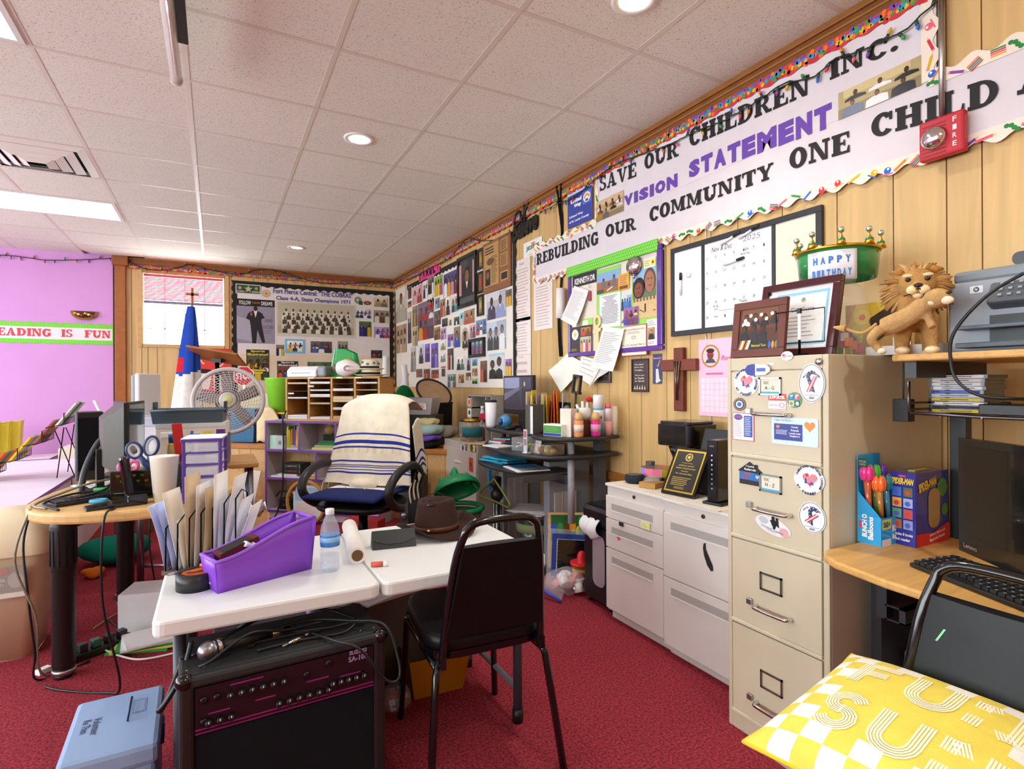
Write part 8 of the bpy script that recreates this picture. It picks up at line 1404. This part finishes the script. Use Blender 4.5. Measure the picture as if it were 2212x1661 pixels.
# right part of the stage
for k,(x,y,a1,L)in enumerate(((1.84,6.4,.25,.62),(1.76,6.5,.02,.8),(2.02,6.35,-.1,.7))):t=thing('paper_tube',('leaning white paper tube with a black band','upright white paper tube by the board corner','short white paper tube behind the leaning one')[k],'paper tube',T(x,y,ZS+.12)@RY(a1));obj('tube',G().tube([(0,0,0),(0,0,L)],.035,'#ebe8e8',14),'paper',t);obj('band',G().tube([(0,0,L*.5),(0,0,L*.5+.03)],.037,'#2a2a2c',14),'plastic',t)
sk_=thing('tube_holder','dark crate holding the paper tubes','crate',T(1.86,6.44,ZS));obj('crate',G().box(-.22,.28,-.2,.22,0,.119,'#3a3a3e'),'plastic',sk_,bevel=.01)
solo('green_cloth','dark green cloth heap right of the oak sorter','cloth',G().grid(18,12,lambda u,v:(-.2+.4*u,-.1+.2*v,(.60*math.sin(PI*u)**.6+.02*math.sin(9*u))*math.sin(PI*v)**.5),'#0f6a34'),'fabric',T(1.82,5.92,ZS,AS))
hm=thing('laundry_hamper','pop-up hamper with a beige oval lid and black rim','hamper',T(2.02,5.5,ZS));obj('body',G().lathe([(.17,0),(.18,.38),(.19,.4)],'#26262a',24),'fabric',hm);obj('lid',G(MT((-.02,-.02,.5))@RY(.25)@RX(.85)).lathe([(0,0),(.175,.004)],'#c8a888',26,sx=1.1),'fabric',hm);obj('lid_rim',G(MT((-.02,-.02,.5))@RY(.25)@RX(.85)).tube([(.193*math.cos(a),.176*math.sin(a),.004)for a in[2*PI*i/28 for i in range(28)]],.012,'#1a1a1c',8,closed=True),'plastic',hm)
cbn=thing('clear_bin','clear plastic bin of clips in front of the hamper','bin',T(1.76,5.2,ZS+.30,AS));obj('tub',G().add([(-.14,-.09,0),(.14,-.09,0),(.14,.09,0),(-.14,.09,0),(-.17,-.11,.16),(.17,-.11,.16),(.17,.11,.16),(-.17,.11,.16)],[(0,3,2,1),(0,1,5,4),(1,2,6,5),(2,3,7,6),(3,0,4,7)],'#c8c8cc'),'frost',cbn,solid=.004);obj('label',G().rect(.02,.05,.11,.11,.001,'#e8e4e4').lines(.03,.1,.06,.1,3,.0014,'#c84a4a',.4),'paper',cbn,FN((0,-.105,0),0)@RX(.12));obj('contents',G().box(-.12,.12,-.08,.08,.01,.1,'#7a7488').box(-.14,.1,-.08,.06,.12,.16,'#4a4a58'),'plastic',cbn)
bx4=solo('black_case','flat black case under the clear bin','case',G().box(-.2,.2,-.1,.1,0,.3,'#1a1a1e'),'plastic',T(1.76,5.2,ZS,AS),bevel=.008)
CLP=[((1.70,4.98,0),'#1c1c22',.18,.06,'black folded garment at the bottom of the clothes pile'),((1.72,5.0,.055),'#7a5ac0',.17,.07,'violet folded garment in the clothes pile'),((1.74,4.98,.115),'#a8c8c4',.16,.1,'pale teal garment in the clothes pile'),((1.92,4.98,.08),'#9a948c',.13,.12,'grey patterned garment at the right of the clothes pile'),((1.76,5.02,.2),'#d8cc94',.12,.07,'pale yellow garment on top of the clothes pile')]
for P,c,r_,hh,lab in CLP:solo('garment',lab,'clothes',G().grid(22,10,lambda u,v:(r_*math.cos(2*PI*u)*math.sin(PI*v)**.6*(1+.08*math.sin(10*u*PI)),r_*.62*math.sin(2*PI*u)*math.sin(PI*v)**.6,hh*(.5+.5*math.cos(PI*v))+.01*math.sin(22*u)*math.sin(PI*v)),c),'fabric',T(P[0],P[1],ZS+P[2],AS),'clothes heap on the stage')
spk=thing('floor_speaker','black tower speaker beside the cubby shelf','speaker',FN((1.40,4.72,0),AS+.1));obj('case',G().box(0,.2,0,.48,-.2,0,'#17181b'),'plastic',spk,bevel=.012);obj('front_panel',G().box(.01,.085,.02,.3,0,.006,'#3e4248'),'plastic',spk,bevel=.004);obj('knob',G().lathe([(.028,0),(.026,.012),(.016,.016),(0,.016)],'#a8acb2',18),'metal',spk,MT((.047,.1,.006)))
gbx=solo('gift_bag','red and white checked gift bag under the office chair','bag',G().box(-.14,.14,-.06,.06,0,.2,'#c83434').box(-.13,.13,-.061,-.0605,.03,.05,'#f0d8d4').box(-.13,.13,-.061,-.0605,.1,.12,'#f0d8d4'),'paper',T(1.02,4.35,0,AS))
# -- DARK WORKSTATION AND RIGHT FLOOR
lf=thing('filing_cabinet','low grey lateral filing cabinet beside the workstation','filing cabinet',FR((1.85,4.80,0)))
obj('body',G().box(0,.73,0,.74,-.44,0,'#b9b2a8'),'paintmetal',lf,bevel=.004)
for a,b in((.05,.36),(.37,.68)):
    d=obj('drawer',G().box(.004,.726,a,b,0,.012,'#c4bdb2'),'paintmetal',lf,bevel=.002);obj('pull',G().box(.28,.42,b-.13,b-.1,.0122,.016,'#dcd6ca').box(.29,.41,b-.125,b-.12,.0165,.017,'#4a463e'),'paintmetal',d)
obj('lock',G().lathe([(.008,0),(.007,.005),(0,.005)],'#55524c',10),'metal',lf,MT((.67,.71,.001)))
for r,c,lab in(((995,960,1005,975),'#dfe6f0','small white sticker on the lateral cabinet'),((1012,959,1026,976),'#e8dc8a','yellow note on the lateral cabinet'),((1013,987,1022,1020),'#c84a30','orange picture strip on the lateral cabinet')):wallpic('sticker',lab,'sticker',r,lambda g,w,h,c=c:g.rect(0,0,w,h,.0006,c).disc(w*.5,h*.5,.001,w*.25,'#55403a',n=7),X=1.836)
ZL=.741
og=thing('desk_organizer','grey wooden cubby organizer on the lateral cabinet','organizer',FR((2.0,4.62,ZL)))
obj('back_panel',G().box(0,.5,0,.40,-.16,-.155,'#8e8a84'),'wood',og)
for x in(0,.1,.38,.49):obj('upright',G().box(x,x+.012,0,.40,-.16,0,'#a39e96'),'wood',og)
for a in((0,.5,.388),(0,.112,.28),(0,.112,.19),(0,.112,.1),(.38,.5,.26),(.38,.5,.13),(0,.5,.0)):obj('shelf_board',G().box(a[0],a[1],a[2],a[2]+.012,-.16,0,'#9a958d'),'wood',og)
for k in range(4):solo('mug_photo',f'little {("peach", "white", "cream", "tan")[k]} picture tile in the organizer, {("top", "second", "third", "bottom")[k]} shelf','picture',G().rect(0,0,.08,.075,0,('#d8a88a','#e8e4e0','#e0d0b8','#c8a070')[k]).disc(.04,.04,.001,.022,('#a8603a','#3a3a3a','#7a5a4a','#c84a3a')[k],n=9),'photo',FR((1.998,4.605,ZL+.295-.093*k)))
for k,(y,z,c,lab,hh)in enumerate(((4.42,.013,'#e6dfe0','white tube leaning in the organizer',.26),(4.36,.013,'#e0b8b0','pink bottle in the organizer',.16),(4.30,.013,'#d84a7a','magenta bottle in the organizer',.14),(4.19,.143,'#e06a9a','pink cone toy in the right organizer cell',.1))):t=thing('small_bottle',lab,'bottle',T(2.06,y,ZL+z));obj('body',G().lathe([(.028,0),(.03,hh*.7),(.016,hh)],c,14),'gloss',t);obj('cap',G().lathe([(.017,hh),(.017,hh+.03),(0,hh+.03)],'#2a2a2c' if k%2 else '#f0f0f0',12),'plastic',t)
jg=thing('snack_jar','clear jar of crackers with a gold lid on the lateral cabinet','jar',T(1.92,4.33,ZL));obj('jar',G().lathe([(.075,0),(.085,.02),(.085,.15),(.07,.175)],'#e6dccb',20),'clear',jg);g=G();[g.ell((rnd.random()-.5)*.11,(rnd.random()-.5)*.11,.012+.05*rnd.random(),.02,.02,.01,rnd.choice(('#b0682e','#c88a4a','#9a5424')),6,5)for _ in range(30)];obj('crackers',g,'paper',jg)['kind']='stuff';obj('label',G().lathe([(.0856,.05),(.0856,.13)],'#1f6a70',20),'paper',jg);obj('lid',G().lathe([(.073,.175),(.073,.2),(0,.202)],'#c89a3a',20),'metal',jg)
jr2=thing('snack_jar','smaller dark-lidded jar left of the cracker jar','jar',T(1.93,4.5,ZL));obj('jar',G().lathe([(.05,0),(.055,.15),(.045,.17)],'#d0d4dc',16),'clear',jr2);obj('contents',G().lathe([(.04,.003),(.046,.06)],'#b8783a',14),'paper',jr2);obj('lid',G().lathe([(.05,.17),(.05,.19),(0,.19)],'#1e2024',16),'plastic',jr2)
solo('red_box','flat red gift box above the cracker jar','box',G().box(-.03,.03,-.07,.07,0,.05,'#b81c34'),'paper',T(2.04,4.32,ZL+.19),bevel=.002)
for k,(y,c)in enumerate(((4.25,'#d8c8a0'),(4.17,'#cfc0a0'))):solo('folder',f'manila folder lying on the lateral cabinet, {("left", "right")[k]} one','folder',G().box(-.14,.1,-.1,.1,0,.006,c),'paper',T(1.98,y,ZL+.006*k,.2+.3*k))
# workstation
WSX,WSY=2.0,3.3
ws=thing('computer_workstation','black and grey multi-shelf workstation against the wall','desk',T(WSX,WSY,0))
def wp(pts):return[(x-WSX,y-WSY)for x,y in spl2(pts)]
def spl2(pts):return[(p.x,p.y)for p in spl([(a,b,0)for a,b in pts],5)]
DKT='#2b2c30'
obj('top_shelf',G().prism(wp([(2.28,2.82),(2.2,2.80),(2.05,2.76),(1.88,2.80),(1.77,2.92),(1.78,3.08),(1.9,3.18),(2.28,3.2)]),.885,.908,DKT,True),'plastic',ws,bevel=.007)
obj('monitor_shelf',G().prism(wp([(2.28,3.22),(1.95,3.2),(1.84,3.3),(1.79,3.5),(1.80,3.75),(1.88,3.95),(2.05,4.04),(2.28,4.04)]),.885,.908,DKT,True),'plastic',ws,bevel=.007)
obj('middle_shelf',G().prism(wp([(2.28,2.83),(2.1,2.82),(1.9,2.82),(1.74,2.94),(1.66,3.2),(1.68,3.5),(1.76,3.75),(1.9,3.9),(2.28,3.95)]),.772,.797,DKT,True),'plastic',ws,bevel=.007)
obj('keyboard_shelf',G().prism(wp([(2.0,3.0),(1.72,3.02),(1.64,3.12),(1.61,3.35),(1.65,3.62),(1.75,3.75),(2.0,3.8)]),.668,.69,DKT,True),'plastic',ws,bevel=.007)
for nm,(x0,x1,y0,y1)in(('front',(1.93,2.26,3.12,3.19)),('rear',(1.93,2.26,3.78,3.85))):
    c=obj('leg_panel',G().box(x0-WSX,x1-WSX,y0-WSY,y1-WSY,.03,.70 if nm=='rear' else.72,'#989ea8'),'paintmetal',ws,bevel=.006);obj('cable_cover',G().box(x0-WSX+.04,x1-WSX-.12,y0-WSY-.012,y0-WSY,.06,.52,'#c4c4c4').box(x0-WSX+.095,x0-WSX+.1,y0-WSY-.014,y0-WSY-.012,.06,.52,'#e0e0e0').box(x0-WSX+.15,x0-WSX+.155,y0-WSY-.014,y0-WSY-.012,.06,.52,'#e8e8e8'),'paintmetal',c)
    obj('foot',G().box(x0-WSX-.2,x1-WSX,y0-WSY-.01,y1-WSY+.01,0,.04,'#5a5e66'),'paintmetal',ws,bevel=.006)
obj('crossbar',G().box(-.3,-.02,-.28,-.25,.62,.668,'#9a9ea4').box(-.06,-.02,-.36,.5,.6,.66,'#83878e'),'metal',ws);obj('support_post',G().tube([(-.03,-.38,.36),(-.03,-.38,.885)],.022,'#b4b8be',14),'paintmetal',ws);obj('support_post',G().tube([(.0,.6,.50),(.0,.6,.885)],.019,'#b0b4ba',14),'metal',ws);obj('back_post',G().box(.2,.26,-.36,-.3,0,.9,'#5a5e66'),'paintmetal',ws)
ZW=.909
m3=thing('monitor','black monitor showing a grey dusk street scene on the workstation','monitor',FR((2.06,4.02,1.0)));obj('bezel',G().box(0,.47,0,.30,-.03,0,'#131418'),'plastic',m3,bevel=.004)
g=G().rect(.018,.035,.452,.285,.0008,'#4a4a5c').rect(.018,.2,.3,.285,.0012,'#8a90b0').poly([(.018,.1),(.3,.2),(.3,.22),(.018,.16)],.0014,'#6a6a80').poly([(.018,.035),(.3,.035),(.26,.2),(.018,.1)],.0013,'#3e3e4c').rect(.27,.2,.3,.285,.0015,'#50505e').rect(.3,.035,.452,.2,.0013,'#3a3a46').rect(.34,.22,.36,.25,.0016,'#c8b890');obj('screen',g,'screen',m3);obj('neck',G().box(.2,.27,-.09,.05,-.06,-.03,'#17181b'),'plastic',m3);obj('foot',G().box(.13,.34,-.091,-.078,-.1,.08,'#17181b'),'plastic',m3,bevel=.003)
tm=thing('tumbler','tall white insulated tumbler with black lid','tumbler',T(1.84,3.80,ZW));obj('cup',G().lathe([(.036,0),(.038,.02),(.045,.19)],'#eef0f4',22),'plastic',tm);obj('lid',G().lathe([(.046,.19),(.046,.202),(.04,.206),(0,.206)],'#1a1a1e',22),'plastic',tm)
bc=thing('webcam','round light blue camera beside the tumbler','camera',T(1.9,3.68,ZW));obj('ball',G().ell(0,0,.05,.05,.05,.05,'#4a90c8',16,10),'gloss',bc);obj('lens',G().lathe([(.026,0),(.02,.012),(0,.014)],'#1f4f8a',16),'gloss',bc,FN((-.044,-.01,.05),-PI/2))
sc3=thing('desk_scanner','black box under the monitor','device',T(2.05,3.5,ZW));obj('case',G().box(-.08,.12,-.09,.08,0,.06,'#17181b'),'plastic',sc3,bevel=.005);ms3=solo('mouse','black computer mouse on the workstation','mouse',G().ell(0,0,.012,.045,.026,.018,'#141518',12,8),'plastic',T(1.86,3.52,ZW))
fs3=thing('file_sorter','black file holder full of coloured folders on the workstation','file sorter',T(2.0,3.28,ZW));obj('box',G().box(-.1,.12,-.14,.14,0,.012,'#1a1a1c').box(.11,.12,-.14,.14,0,.2,'#1a1a1c').box(-.1,.12,.13,.14,0,.15,'#1e1e20'),'plastic',fs3)
FC=[('#e8d0a0','manila',.26),('#eceaf0','white',.24),('#e8d02a','yellow',.27),('#a898c8','lilac',.25),('#ecdc3a','bright yellow',.25),('#e6e4e6','pale',.24),('#e0c83a','gold',.23),('#d84a2a','red',.24),('#f08a1e','orange',.27),('#f0801c','deep orange',.26),('#c8d0dc','blue-grey',.25)]
for k,(c,nm,hh)in enumerate(FC):solo('folder',f'{nm} folder standing in the holder on the workstation','folder',G(RX(.05*math.sin(2*k))).box(-.1,.1,-.002,.002,0,hh,c),'paper',T(1.93+.0195*k,3.38-.0135*k,ZW+.013,R(50)),'folders in the black holder')
tx=thing('tissue_pack','green and white wipes carton on the workstation','box',FR((1.83,3.02,ZW))@RY(.25));obj('carton',G().box(0,.155,0,.075,-.08,0,'#eef0ee'),'paper',tx,bevel=.002);obj('print',G().rect(.003,.022,.152,.066,.0006,'#4a9a3c').rect(.003,.003,.152,.02,.0006,'#2a4a94').lines(.02,.14,.03,.06,4,.001,'#8ac07a',.3),'photo',tx)
gbx2=thing('tall_box','dark grey tall box with a white side next to the folders','box',T(1.87,3.2,ZW,.25));obj('carton',G().box(-.05,.05,-.035,.035,0,.19,'#55524f').box(-.0505,-.05,-.036,-.012,0,.18,'#e8e6ea'),'paper',gbx2)
pbx3=thing('photo_card_box','upright box with a printed lady picture behind the green carton','box',FR((1.93,2.98,ZW))@RY(.2));obj('carton',G().box(0,.1,0,.17,-.05,0,'#e6d8d8').rect(.01,.03,.09,.15,.0006,'#b8a8b8').rect(.03,.05,.07,.13,.001,'#dcd8e0').rect(.004,.1,.016,.16,.001,'#8a4a9a').disc(.085,.13,.001,.012,'#e05a6a'),'photo',pbx3)
cardp=thing('paper_sheet','cream card standing behind the orange spray','paper',FR((1.9,2.93,ZW))@RY(.2));obj('sheet',G().box(0,.09,0,.165,-.001,0,'#eadfce'),'paper',cardp)
def spray(lab,x,y,h,r_,cap,body,logo):t=thing('spray_can',lab,'spray can',T(x,y,ZW));obj('body',G().lathe([(r_*.95,0),(r_,.006),(r_,h*.66),(r_*.8,h*.7)],body,18),'gloss',t);obj('cap',G().lathe([(r_*.95,h*.68),(r_*.85,h*.82),(r_*.6,h*.97),(r_*.3,h),(0,h)],cap,18),'plastic',t);obj('label',G().lathe([(r_*1.015,h*.2),(r_*1.015,h*.5)],logo,18),'paper',t)
spray('air freshener can with gold cap and orange label',1.97,2.835,.15,.031,'#d8b070','#e89a6a','#eed8c4');spray('air freshener can with gold cap and magenta label',2.085,2.815,.15,.031,'#d8b070','#d82a8a','#e89ac4')
ly=thing('spray_can','tall white and blue disinfectant spray can','spray can',T(2.14,2.86,ZW));obj('body',G().lathe([(.033,0),(.033,.17)],'#4ab0e0',18),'gloss',ly);obj('cap',G().lathe([(.034,.17),(.033,.245),(.03,.255),(0,.255)],'#f0f2f6',18),'plastic',ly);obj('label',G().lathe([(.0335,.08),(.0335,.16)],'#e6eef8',18).text('Lysol',0,0,0,.001,.001,'#2a4aa0'),'paper',ly);obj('lettering',G(FN((-.02,-.0285,.11),R(-35))).text('Lysol',.0,.0,.0,.045,.03,'#2a3a8c',rot=.25,bold=.03),'paper',ly)
pk2=thing('spray_can','slim pink and white spray can','spray can',T(2.2,2.84,ZW));obj('body',G().lathe([(.024,0),(.024,.09)],'#f0a8a8',16).lathe([(.024,.09),(.024,.16),(.02,.17)],'#eee4ea',16),'gloss',pk2);obj('cap',G().lathe([(.021,.17),(.02,.2),(0,.204)],'#f07a8a',16),'plastic',pk2)
wt=solo('paper_towel','white paper roll behind the pink spray can','paper roll',G().lathe([(.03,0),(.03,.18),(0,.18)],'#efe9e2',16),'paper',T(2.255,2.86,ZW))
wbx2=thing('wooden_box','small dark wooden box holding gloves','box',T(2.06,2.9,ZW,.15));obj('box',G().box(-.05,.05,-.045,.045,0,.095,'#5c3420'),'wood',wbx2,bevel=.003)
solo('glove','white crumpled gloves in the wooden box','glove',G().lathe([(.03,0),(.045,.03),(.04,.07),(.03,.08),(0,.06)],'#e8e6e4',9).tube([(.02,0,.06),(.03,.01,.11)],[.012,.008],'#e8e6e4',6).tube([(-.01,0,.06),(-.015,.0,.12)],[.012,.008],'#e8e6e4',6).tube([(-.03,.01,.05),(-.045,.02,.1)],[.012,.008],'#e8e6e4',6),'paper',T(2.06,2.9,ZW+.096))
ph=thing('phone_holder','black phone clamp on a thin stem behind the gloves','phone holder',T(2.1,3.05,ZW));obj('stem',G().tube([(0,.02,0),(0,0,.26)],.006,'#3a3a3c',8),'metal',ph);obj('clamp',G(FN((0,0,.26),-PI/2+.2)@RZ(-.15)).box(-.035,.035,0,.015,-.02,.01,'#151518').box(-.035,-.022,.0,.12,-.012,.012,'#151518').box(.022,.035,0,.12,-.012,.012,'#151518').box(-.035,.035,.11,.125,-.012,.012,'#151518'),'plastic',ph,bevel=.003)
rf=thing('red_flower','small red artificial flower behind the gloves','flower',T(2.14,2.98,ZW));obj('stem',G().tube([(0,0,0),(.01,0,.21)],.004,'#4a9a3a',6),'plastic',rf);obj('bloom',G().ell(.01,-.01,.225,.02,.03,.016,'#c8302c',8,6).ell(.02,-.03,.215,.014,.016,.012,'#b8282c',8,6),'fabric',rf)
cbg=solo('clear_bag','clear plastic bag with clips right of the folders','bag',G().ell(0,0,.09,.04,.03,.095,'#d8dce0',9,7),'film',T(2.08,3.13,ZW))
# middle shelf load
ZM=.798
cy=thing('candy_box','clear box of colourful candy on the middle shelf','box',T(1.82,3.22,ZM,.3));obj('box',G().box(-.07,.07,-.07,.07,0,.085,'#dfe6ea'),'clear',cy)
g=G();[g.ell((rnd.random()-.5)*.11,(rnd.random()-.5)*.11,.01+.035*rnd.random(),.014,.009,.008,rnd.choice(('#d8302c','#8ad03a','#2a4ab8','#e8c83a','#f0f0f0')),6,5)for _ in range(46)];obj('candy',g,'gloss',cy)['kind']='stuff'
pst=thing('photo_strip','upright clear photo strip stand beside the candy','photo stand',FR((1.73,3.1,ZM)));obj('stand',G().box(0,.045,0,.005,-.03,.01,'#e8ecf0').box(0,.045,.0,.15,-.003,0,'#d8d4d8').rect(.006,.1,.039,.14,.0006,'#b06a7a').rect(.006,.05,.039,.09,.0006,'#8a8a9a'),'gloss',pst);solo('card','white card leaning behind the photo strip','card',G().box(0,.07,0,.1,-.001,0,'#eef0f2'),'paper',FR((1.80,3.09,ZM))@RX(-.2))
snk=thing('snack_tray','clear tray of wrapped snacks on the middle shelf','tray',T(1.83,2.98,ZM,.2));obj('tray',G().box(-.06,.06,-.1,.1,0,.065,'#c8b8a0'),'clear',snk,bevel=.008);g=G();[g.ell(-.02+.03*(k%2),-.08+.028*k,.025+.01*(k%2),.025,.016,.018,('#b08a4a','#2a2a2c','#d8b83a','#c8b8a0','#8a5a34','#d8a83a')[k],8,6)for k in range(6)];obj('snacks',g,'gloss',snk)
for k,(c,nm)in enumerate((('#4ab0c8','teal'),('#e8e6ea','white'),('#c84a3a','red'),('#8ab8d0','pale blue'))):solo('disc_case',f'{nm} thin case in the pile at the left of the middle shelf','disc case',G().box(-.07,.07,-.07,.07,0,.011,c),'gloss',T(1.85+.01*k,3.66-.01*k,ZM+.0115*k,.2*k),'cases on the middle shelf')
solo('paper_sheet','white sheets at the left end of the middle shelf','paper',G().box(-.07,.07,-.09,.09,0,.008,'#eceaea'),'paper',T(1.75,3.5,ZM,.2))
# lower shelf load
ZK=.691
for k,(x,y,a,c,nm)in enumerate(((1.79,3.5,.1,'#2f9cc0','teal'),(1.78,3.48,.3,'#3ab0d8','cyan'),(1.8,3.5,-.1,'#1f7a9a','deep teal'),(1.79,3.46,.2,'#44b4d8','bright cyan'))):solo('folder',f'{nm} folder in the stack on the lowest workstation shelf','folder',G().box(-.1,.1,-.14,.14,0,.009,c),'paper',T(x,y,ZK+.0095*k,a),'blue folders on the lowest shelf')
bro=thing('brochure','blue and grey brochure hanging over the lowest shelf','brochure',T(1.76,3.12,ZK+.001,-.12));obj('sheet',G().box(-.11,.11,-.13,.13,0,.006,'#f0f0f2'),'paper',bro);obj('print',G().rect(-.08,.0,.1,.12,.0065,'#2f8fd0').rect(-.08,-.125,.1,0,.0065,'#8a9098'),'photo',bro)
# floor right
gt2=thing('dino_trash_can','green dinosaur-shaped trash can with a pink liner','trash can',T(1.5,3.62,0))
GR='#12844e'
obj('can',G().lathe([(.12,0),(.155,.33),(.16,.35)],'#0f7044',26),'plastic',gt2);obj('liner',G().lathe([(.162,.25),(.168,.35),(.15,.37),(.13,.3),(.1,.2)],'#d88aa0',26),'film',gt2);obj('rim',G().tube([(.165*math.cos(a),.165*math.sin(a),.372)for a in[2*PI*i/30 for i in range(30)]],.018,GR,8,closed=True),'plastic',gt2)
obj('lid_jaw',G(MT((0,.14,.40))@RX(-.62)).grid(26,8,lambda u,v:(.165*math.cos(2*PI*u)*math.cos(PI/2*v),-.14+.165*math.sin(2*PI*u)*math.cos(PI/2*v),.11*math.sin(PI/2*v)),GR),'plastic',gt2,solid=.006)
for x,y_,z_,s in((-.1,.07,.53,1),(.0,.08,.57,1.3),(.09,.07,.54,1.1)):obj('spike',G().lathe([(.03*s,-.02),(.026*s,.02*s),(.012*s,.05*s),(.001,.06*s)],'#169258',12),'plastic',gt2,MT((x,y_,z_)))
tp2=thing('tripod','folded black camera tripod under the workstation','tripod',T(1.70,3.42,0));obj('column',G().tube([(0,0,.02),(0,0,.5)],.02,'#1a1a1d',10),'plastic',tp2)
for k in range(3):a=2*PI*k/3;obj('leg',G().tube([(.03*math.cos(a),.03*math.sin(a),0),(.025*math.cos(a),.025*math.sin(a),.42)],.012,'#8a8e94',8),'metal',tp2)
obj('head',G().ell(0,0,.48,.045,.045,.05,'#141416',12,8).tube([(0,0,.5),(0,0,.6)],.03,'#18181b',10).ell(-.03,-.02,.56,.03,.03,.03,'#101012',10,7),'plastic',tp2);obj('blue_strap',G().box(-.07,-.05,-.02,.0,.52,.65,'#1f78b0'),'fabric',tp2)
hg=thing('clothes_hanger','olive plastic hanger hooked under the lowest shelf','hanger',FN((1.62,3.3,.47),-PI/2));obj('frame',G().tube(spl([(0,.14,0),(-.2,.03,0),(-.215,.0,0),(-.18,-.01,0),(0,-.005,0),(.18,-.01,0),(.215,0,0),(.2,.03,0),(0,.14,0)],4),.006,'#5e6a1c',7),'plastic',hg);obj('hook',G().tube(spl([(0,.14,0),(0,.17,0),(.02,.19,0),(.0,.205,0)],4),.003,'#888',6),'metal',hg)
bk_=thing('lidded_bucket','patterned bucket with a stack of papers under the workstation','bucket',T(1.98,3.36,0));obj('bucket',G().lathe([(.13,0),(.15,.32)],'#34443a',22),'gloss',bk_);obj('lid',G().lathe([(.155,.32),(.155,.345),(.1,.35),(0,.35)],'#7a6a78',22),'plastic',bk_);obj('label',G().lathe([(.1465,.22),(.1485,.28)],'#8a9a6a',22),'paper',bk_)
for k in range(4):solo('paper_sheet',f'sheet on the bucket under the workstation, {("lowest", "second", "third", "top")[k]} one','paper',G().box(-.12,.12,-.15,.15,0,.006,'#d6d2d4'),'paper',T(1.93+.012*k,3.34,.352+.0065*k,.2+.22*k),'papers on the bucket')
wp_=thing('wall_hanging','yellow toy hanging on the wall beside the workstation leg','toy',FR((XW-.03,2.86,.48)));obj('body',G().ell(0,-.02,.02,.03,.09,.02,'#c8881c',9,7).ell(.01,.09,.02,.02,.03,.018,'#d89a2a',8,6).tube([(0,-.1,.02),(.03,-.2,.02)],.012,'#c8881c',6),'fabric',wp_)
pz=thing('puzzle_board','wooden picture puzzle board leaning on the workstation','puzzle',FN((1.89,3.07,0),R(-32))@RX(-.12));obj('board',G().box(0,.27,.05,.40,0,.012,'#e2bb80'),'wood',pz,bevel=.004)
g=G().rect(.02,.22,.25,.385,.0126,'#1f6a34');[g.disc(.04+.04*k,.3+.03*math.sin(3*k),.013+.0002*k,.022,('#2a5ad0','#2f9a3a','#7a4a24','#e8a02a','#e8c83a','#2f8a3a')[k%6],ry=.034,n=9)for k in range(5)];g.disc(.235,.33,.0145,.016,'#e8e0d0',ry=.04).rect(.2,.25,.22,.37,.0142,'#5ab03a');obj('picture',g,'photo',pz)
nb=thing('notebook_pack','clear bag with a blue folder and black spiral notebook','notebook',FN((1.85,3.03,0),R(-30))@RX(-.16)@RZ(-.05));obj('blue_folder',G().box(.03,.25,.02,.28,0,.006,'#27459c'),'paper',nb);obj('notebook',G().box(.06,.235,.05,.25,.006,.016,'#101014').rect(.06,.05,.065,.25,.0165,'#d8d8d8').rect(.06,.247,.235,.25,.0165,'#d8d8d8'),'gloss',nb);obj('bag',G().box(.0,.28,0,.31,-.006,-.001,'#e0e4e8'),'film',nb)
for k in range(10):obj('spiral',G().tube([(.058,.06+.019*k,.012),(.064,.06+.019*k,.019),(.07,.06+.019*k,.016)],.0015,'#c8c8c8',5),'metal',nb)
zb=thing('zip_bag','clear zip bag of white cups on the carpet','bag',T(1.84,2.76,0));obj('bag',G().grid(18,10,lambda u,v:(.13*math.cos(2*PI*u)*math.sin(PI*v)-.03,.11*math.sin(2*PI*u)*math.sin(PI*v),.075*(1+math.cos(PI*v))+.006*math.sin(16*u)),'#e4e2ea'),'film',zb);obj('blue_zip',G().tube([(-.19,.02,.06),(-.13,-.12,.012)],.008,'#2a4ad0',6),'plastic',zb);obj('flap',G().add([(-.19,.02,.06),(-.13,-.12,.012),(-.06,-.05,.04),(-.1,.06,.09)],[(0,1,2,3)],'#e8e6f0'),'film',zb)
for k in range(14):c=obj('cup',G(MT(((rnd.random()-.5)*.14,(rnd.random()-.5)*.12,.04+.06*rnd.random()))@RX(rnd.random()*3)@RZ(rnd.random()*3)).lathe([(.022,-.025),(.032,.025)],'#f6f4f6' if k%4 else '#e8a0a0',12),'plastic',zb,solid=.002)
rj=thing('snack_tub','jar with a red sombrero-shaped lid on the carpet','jar',T(1.95,2.78,0));obj('jar',G().lathe([(.05,0),(.056,.01),(.056,.13),(.05,.14)],'#c8b070',20),'clear',rj);obj('contents',G().lathe([(.048,.004),(.05,.1)],'#5a4a5a',16),'paper',rj);obj('yellow_band',G().lathe([(.0565,.1),(.0565,.125)],'#d8b02a',20),'paper',rj);obj('lid',G().lathe([(.05,.14),(.07,.145),(.072,.16),(.06,.162),(.03,.158),(.028,.2),(.015,.222),(0,.226)],'#d81c24',24),'plastic',rj)
sd=thing('paper_shredder','black paper shredder with a clear window and white bag','shredder',T(2.02,2.50,0,0));obj('bin',G().box(-.16,.16,-.11,.13,.03,.44,'#151013'),'plastic',sd,bevel=.012);obj('head',G().prism(rr(-.17,-.12,.17,.14,.03),.44,.56,'#1d1e21'),'gloss',sd,bevel=.03)
obj('window',G(FN((-.162,.02,0),-PI/2)).prism(rr(-.02,.12,.09,.40,.04),0,.003,'#9a9096'),'gloss',sd);
for x in(-.13,.13):
    for y in(-.09,.11):obj('caster',G().ell(x,y,.018,.018,.018,.018,'#17171a',10,7),'plastic',sd)
obj('bag',G().grid(16,8,lambda u,v:(-.168-.03*math.sin(PI*v)-.008*math.sin(15*u),.12-.16*u,.40+.09*v-.03*math.sin(PI*u)*(1-v)),'#e6e8ec'),'paper',sd,solid=.003)
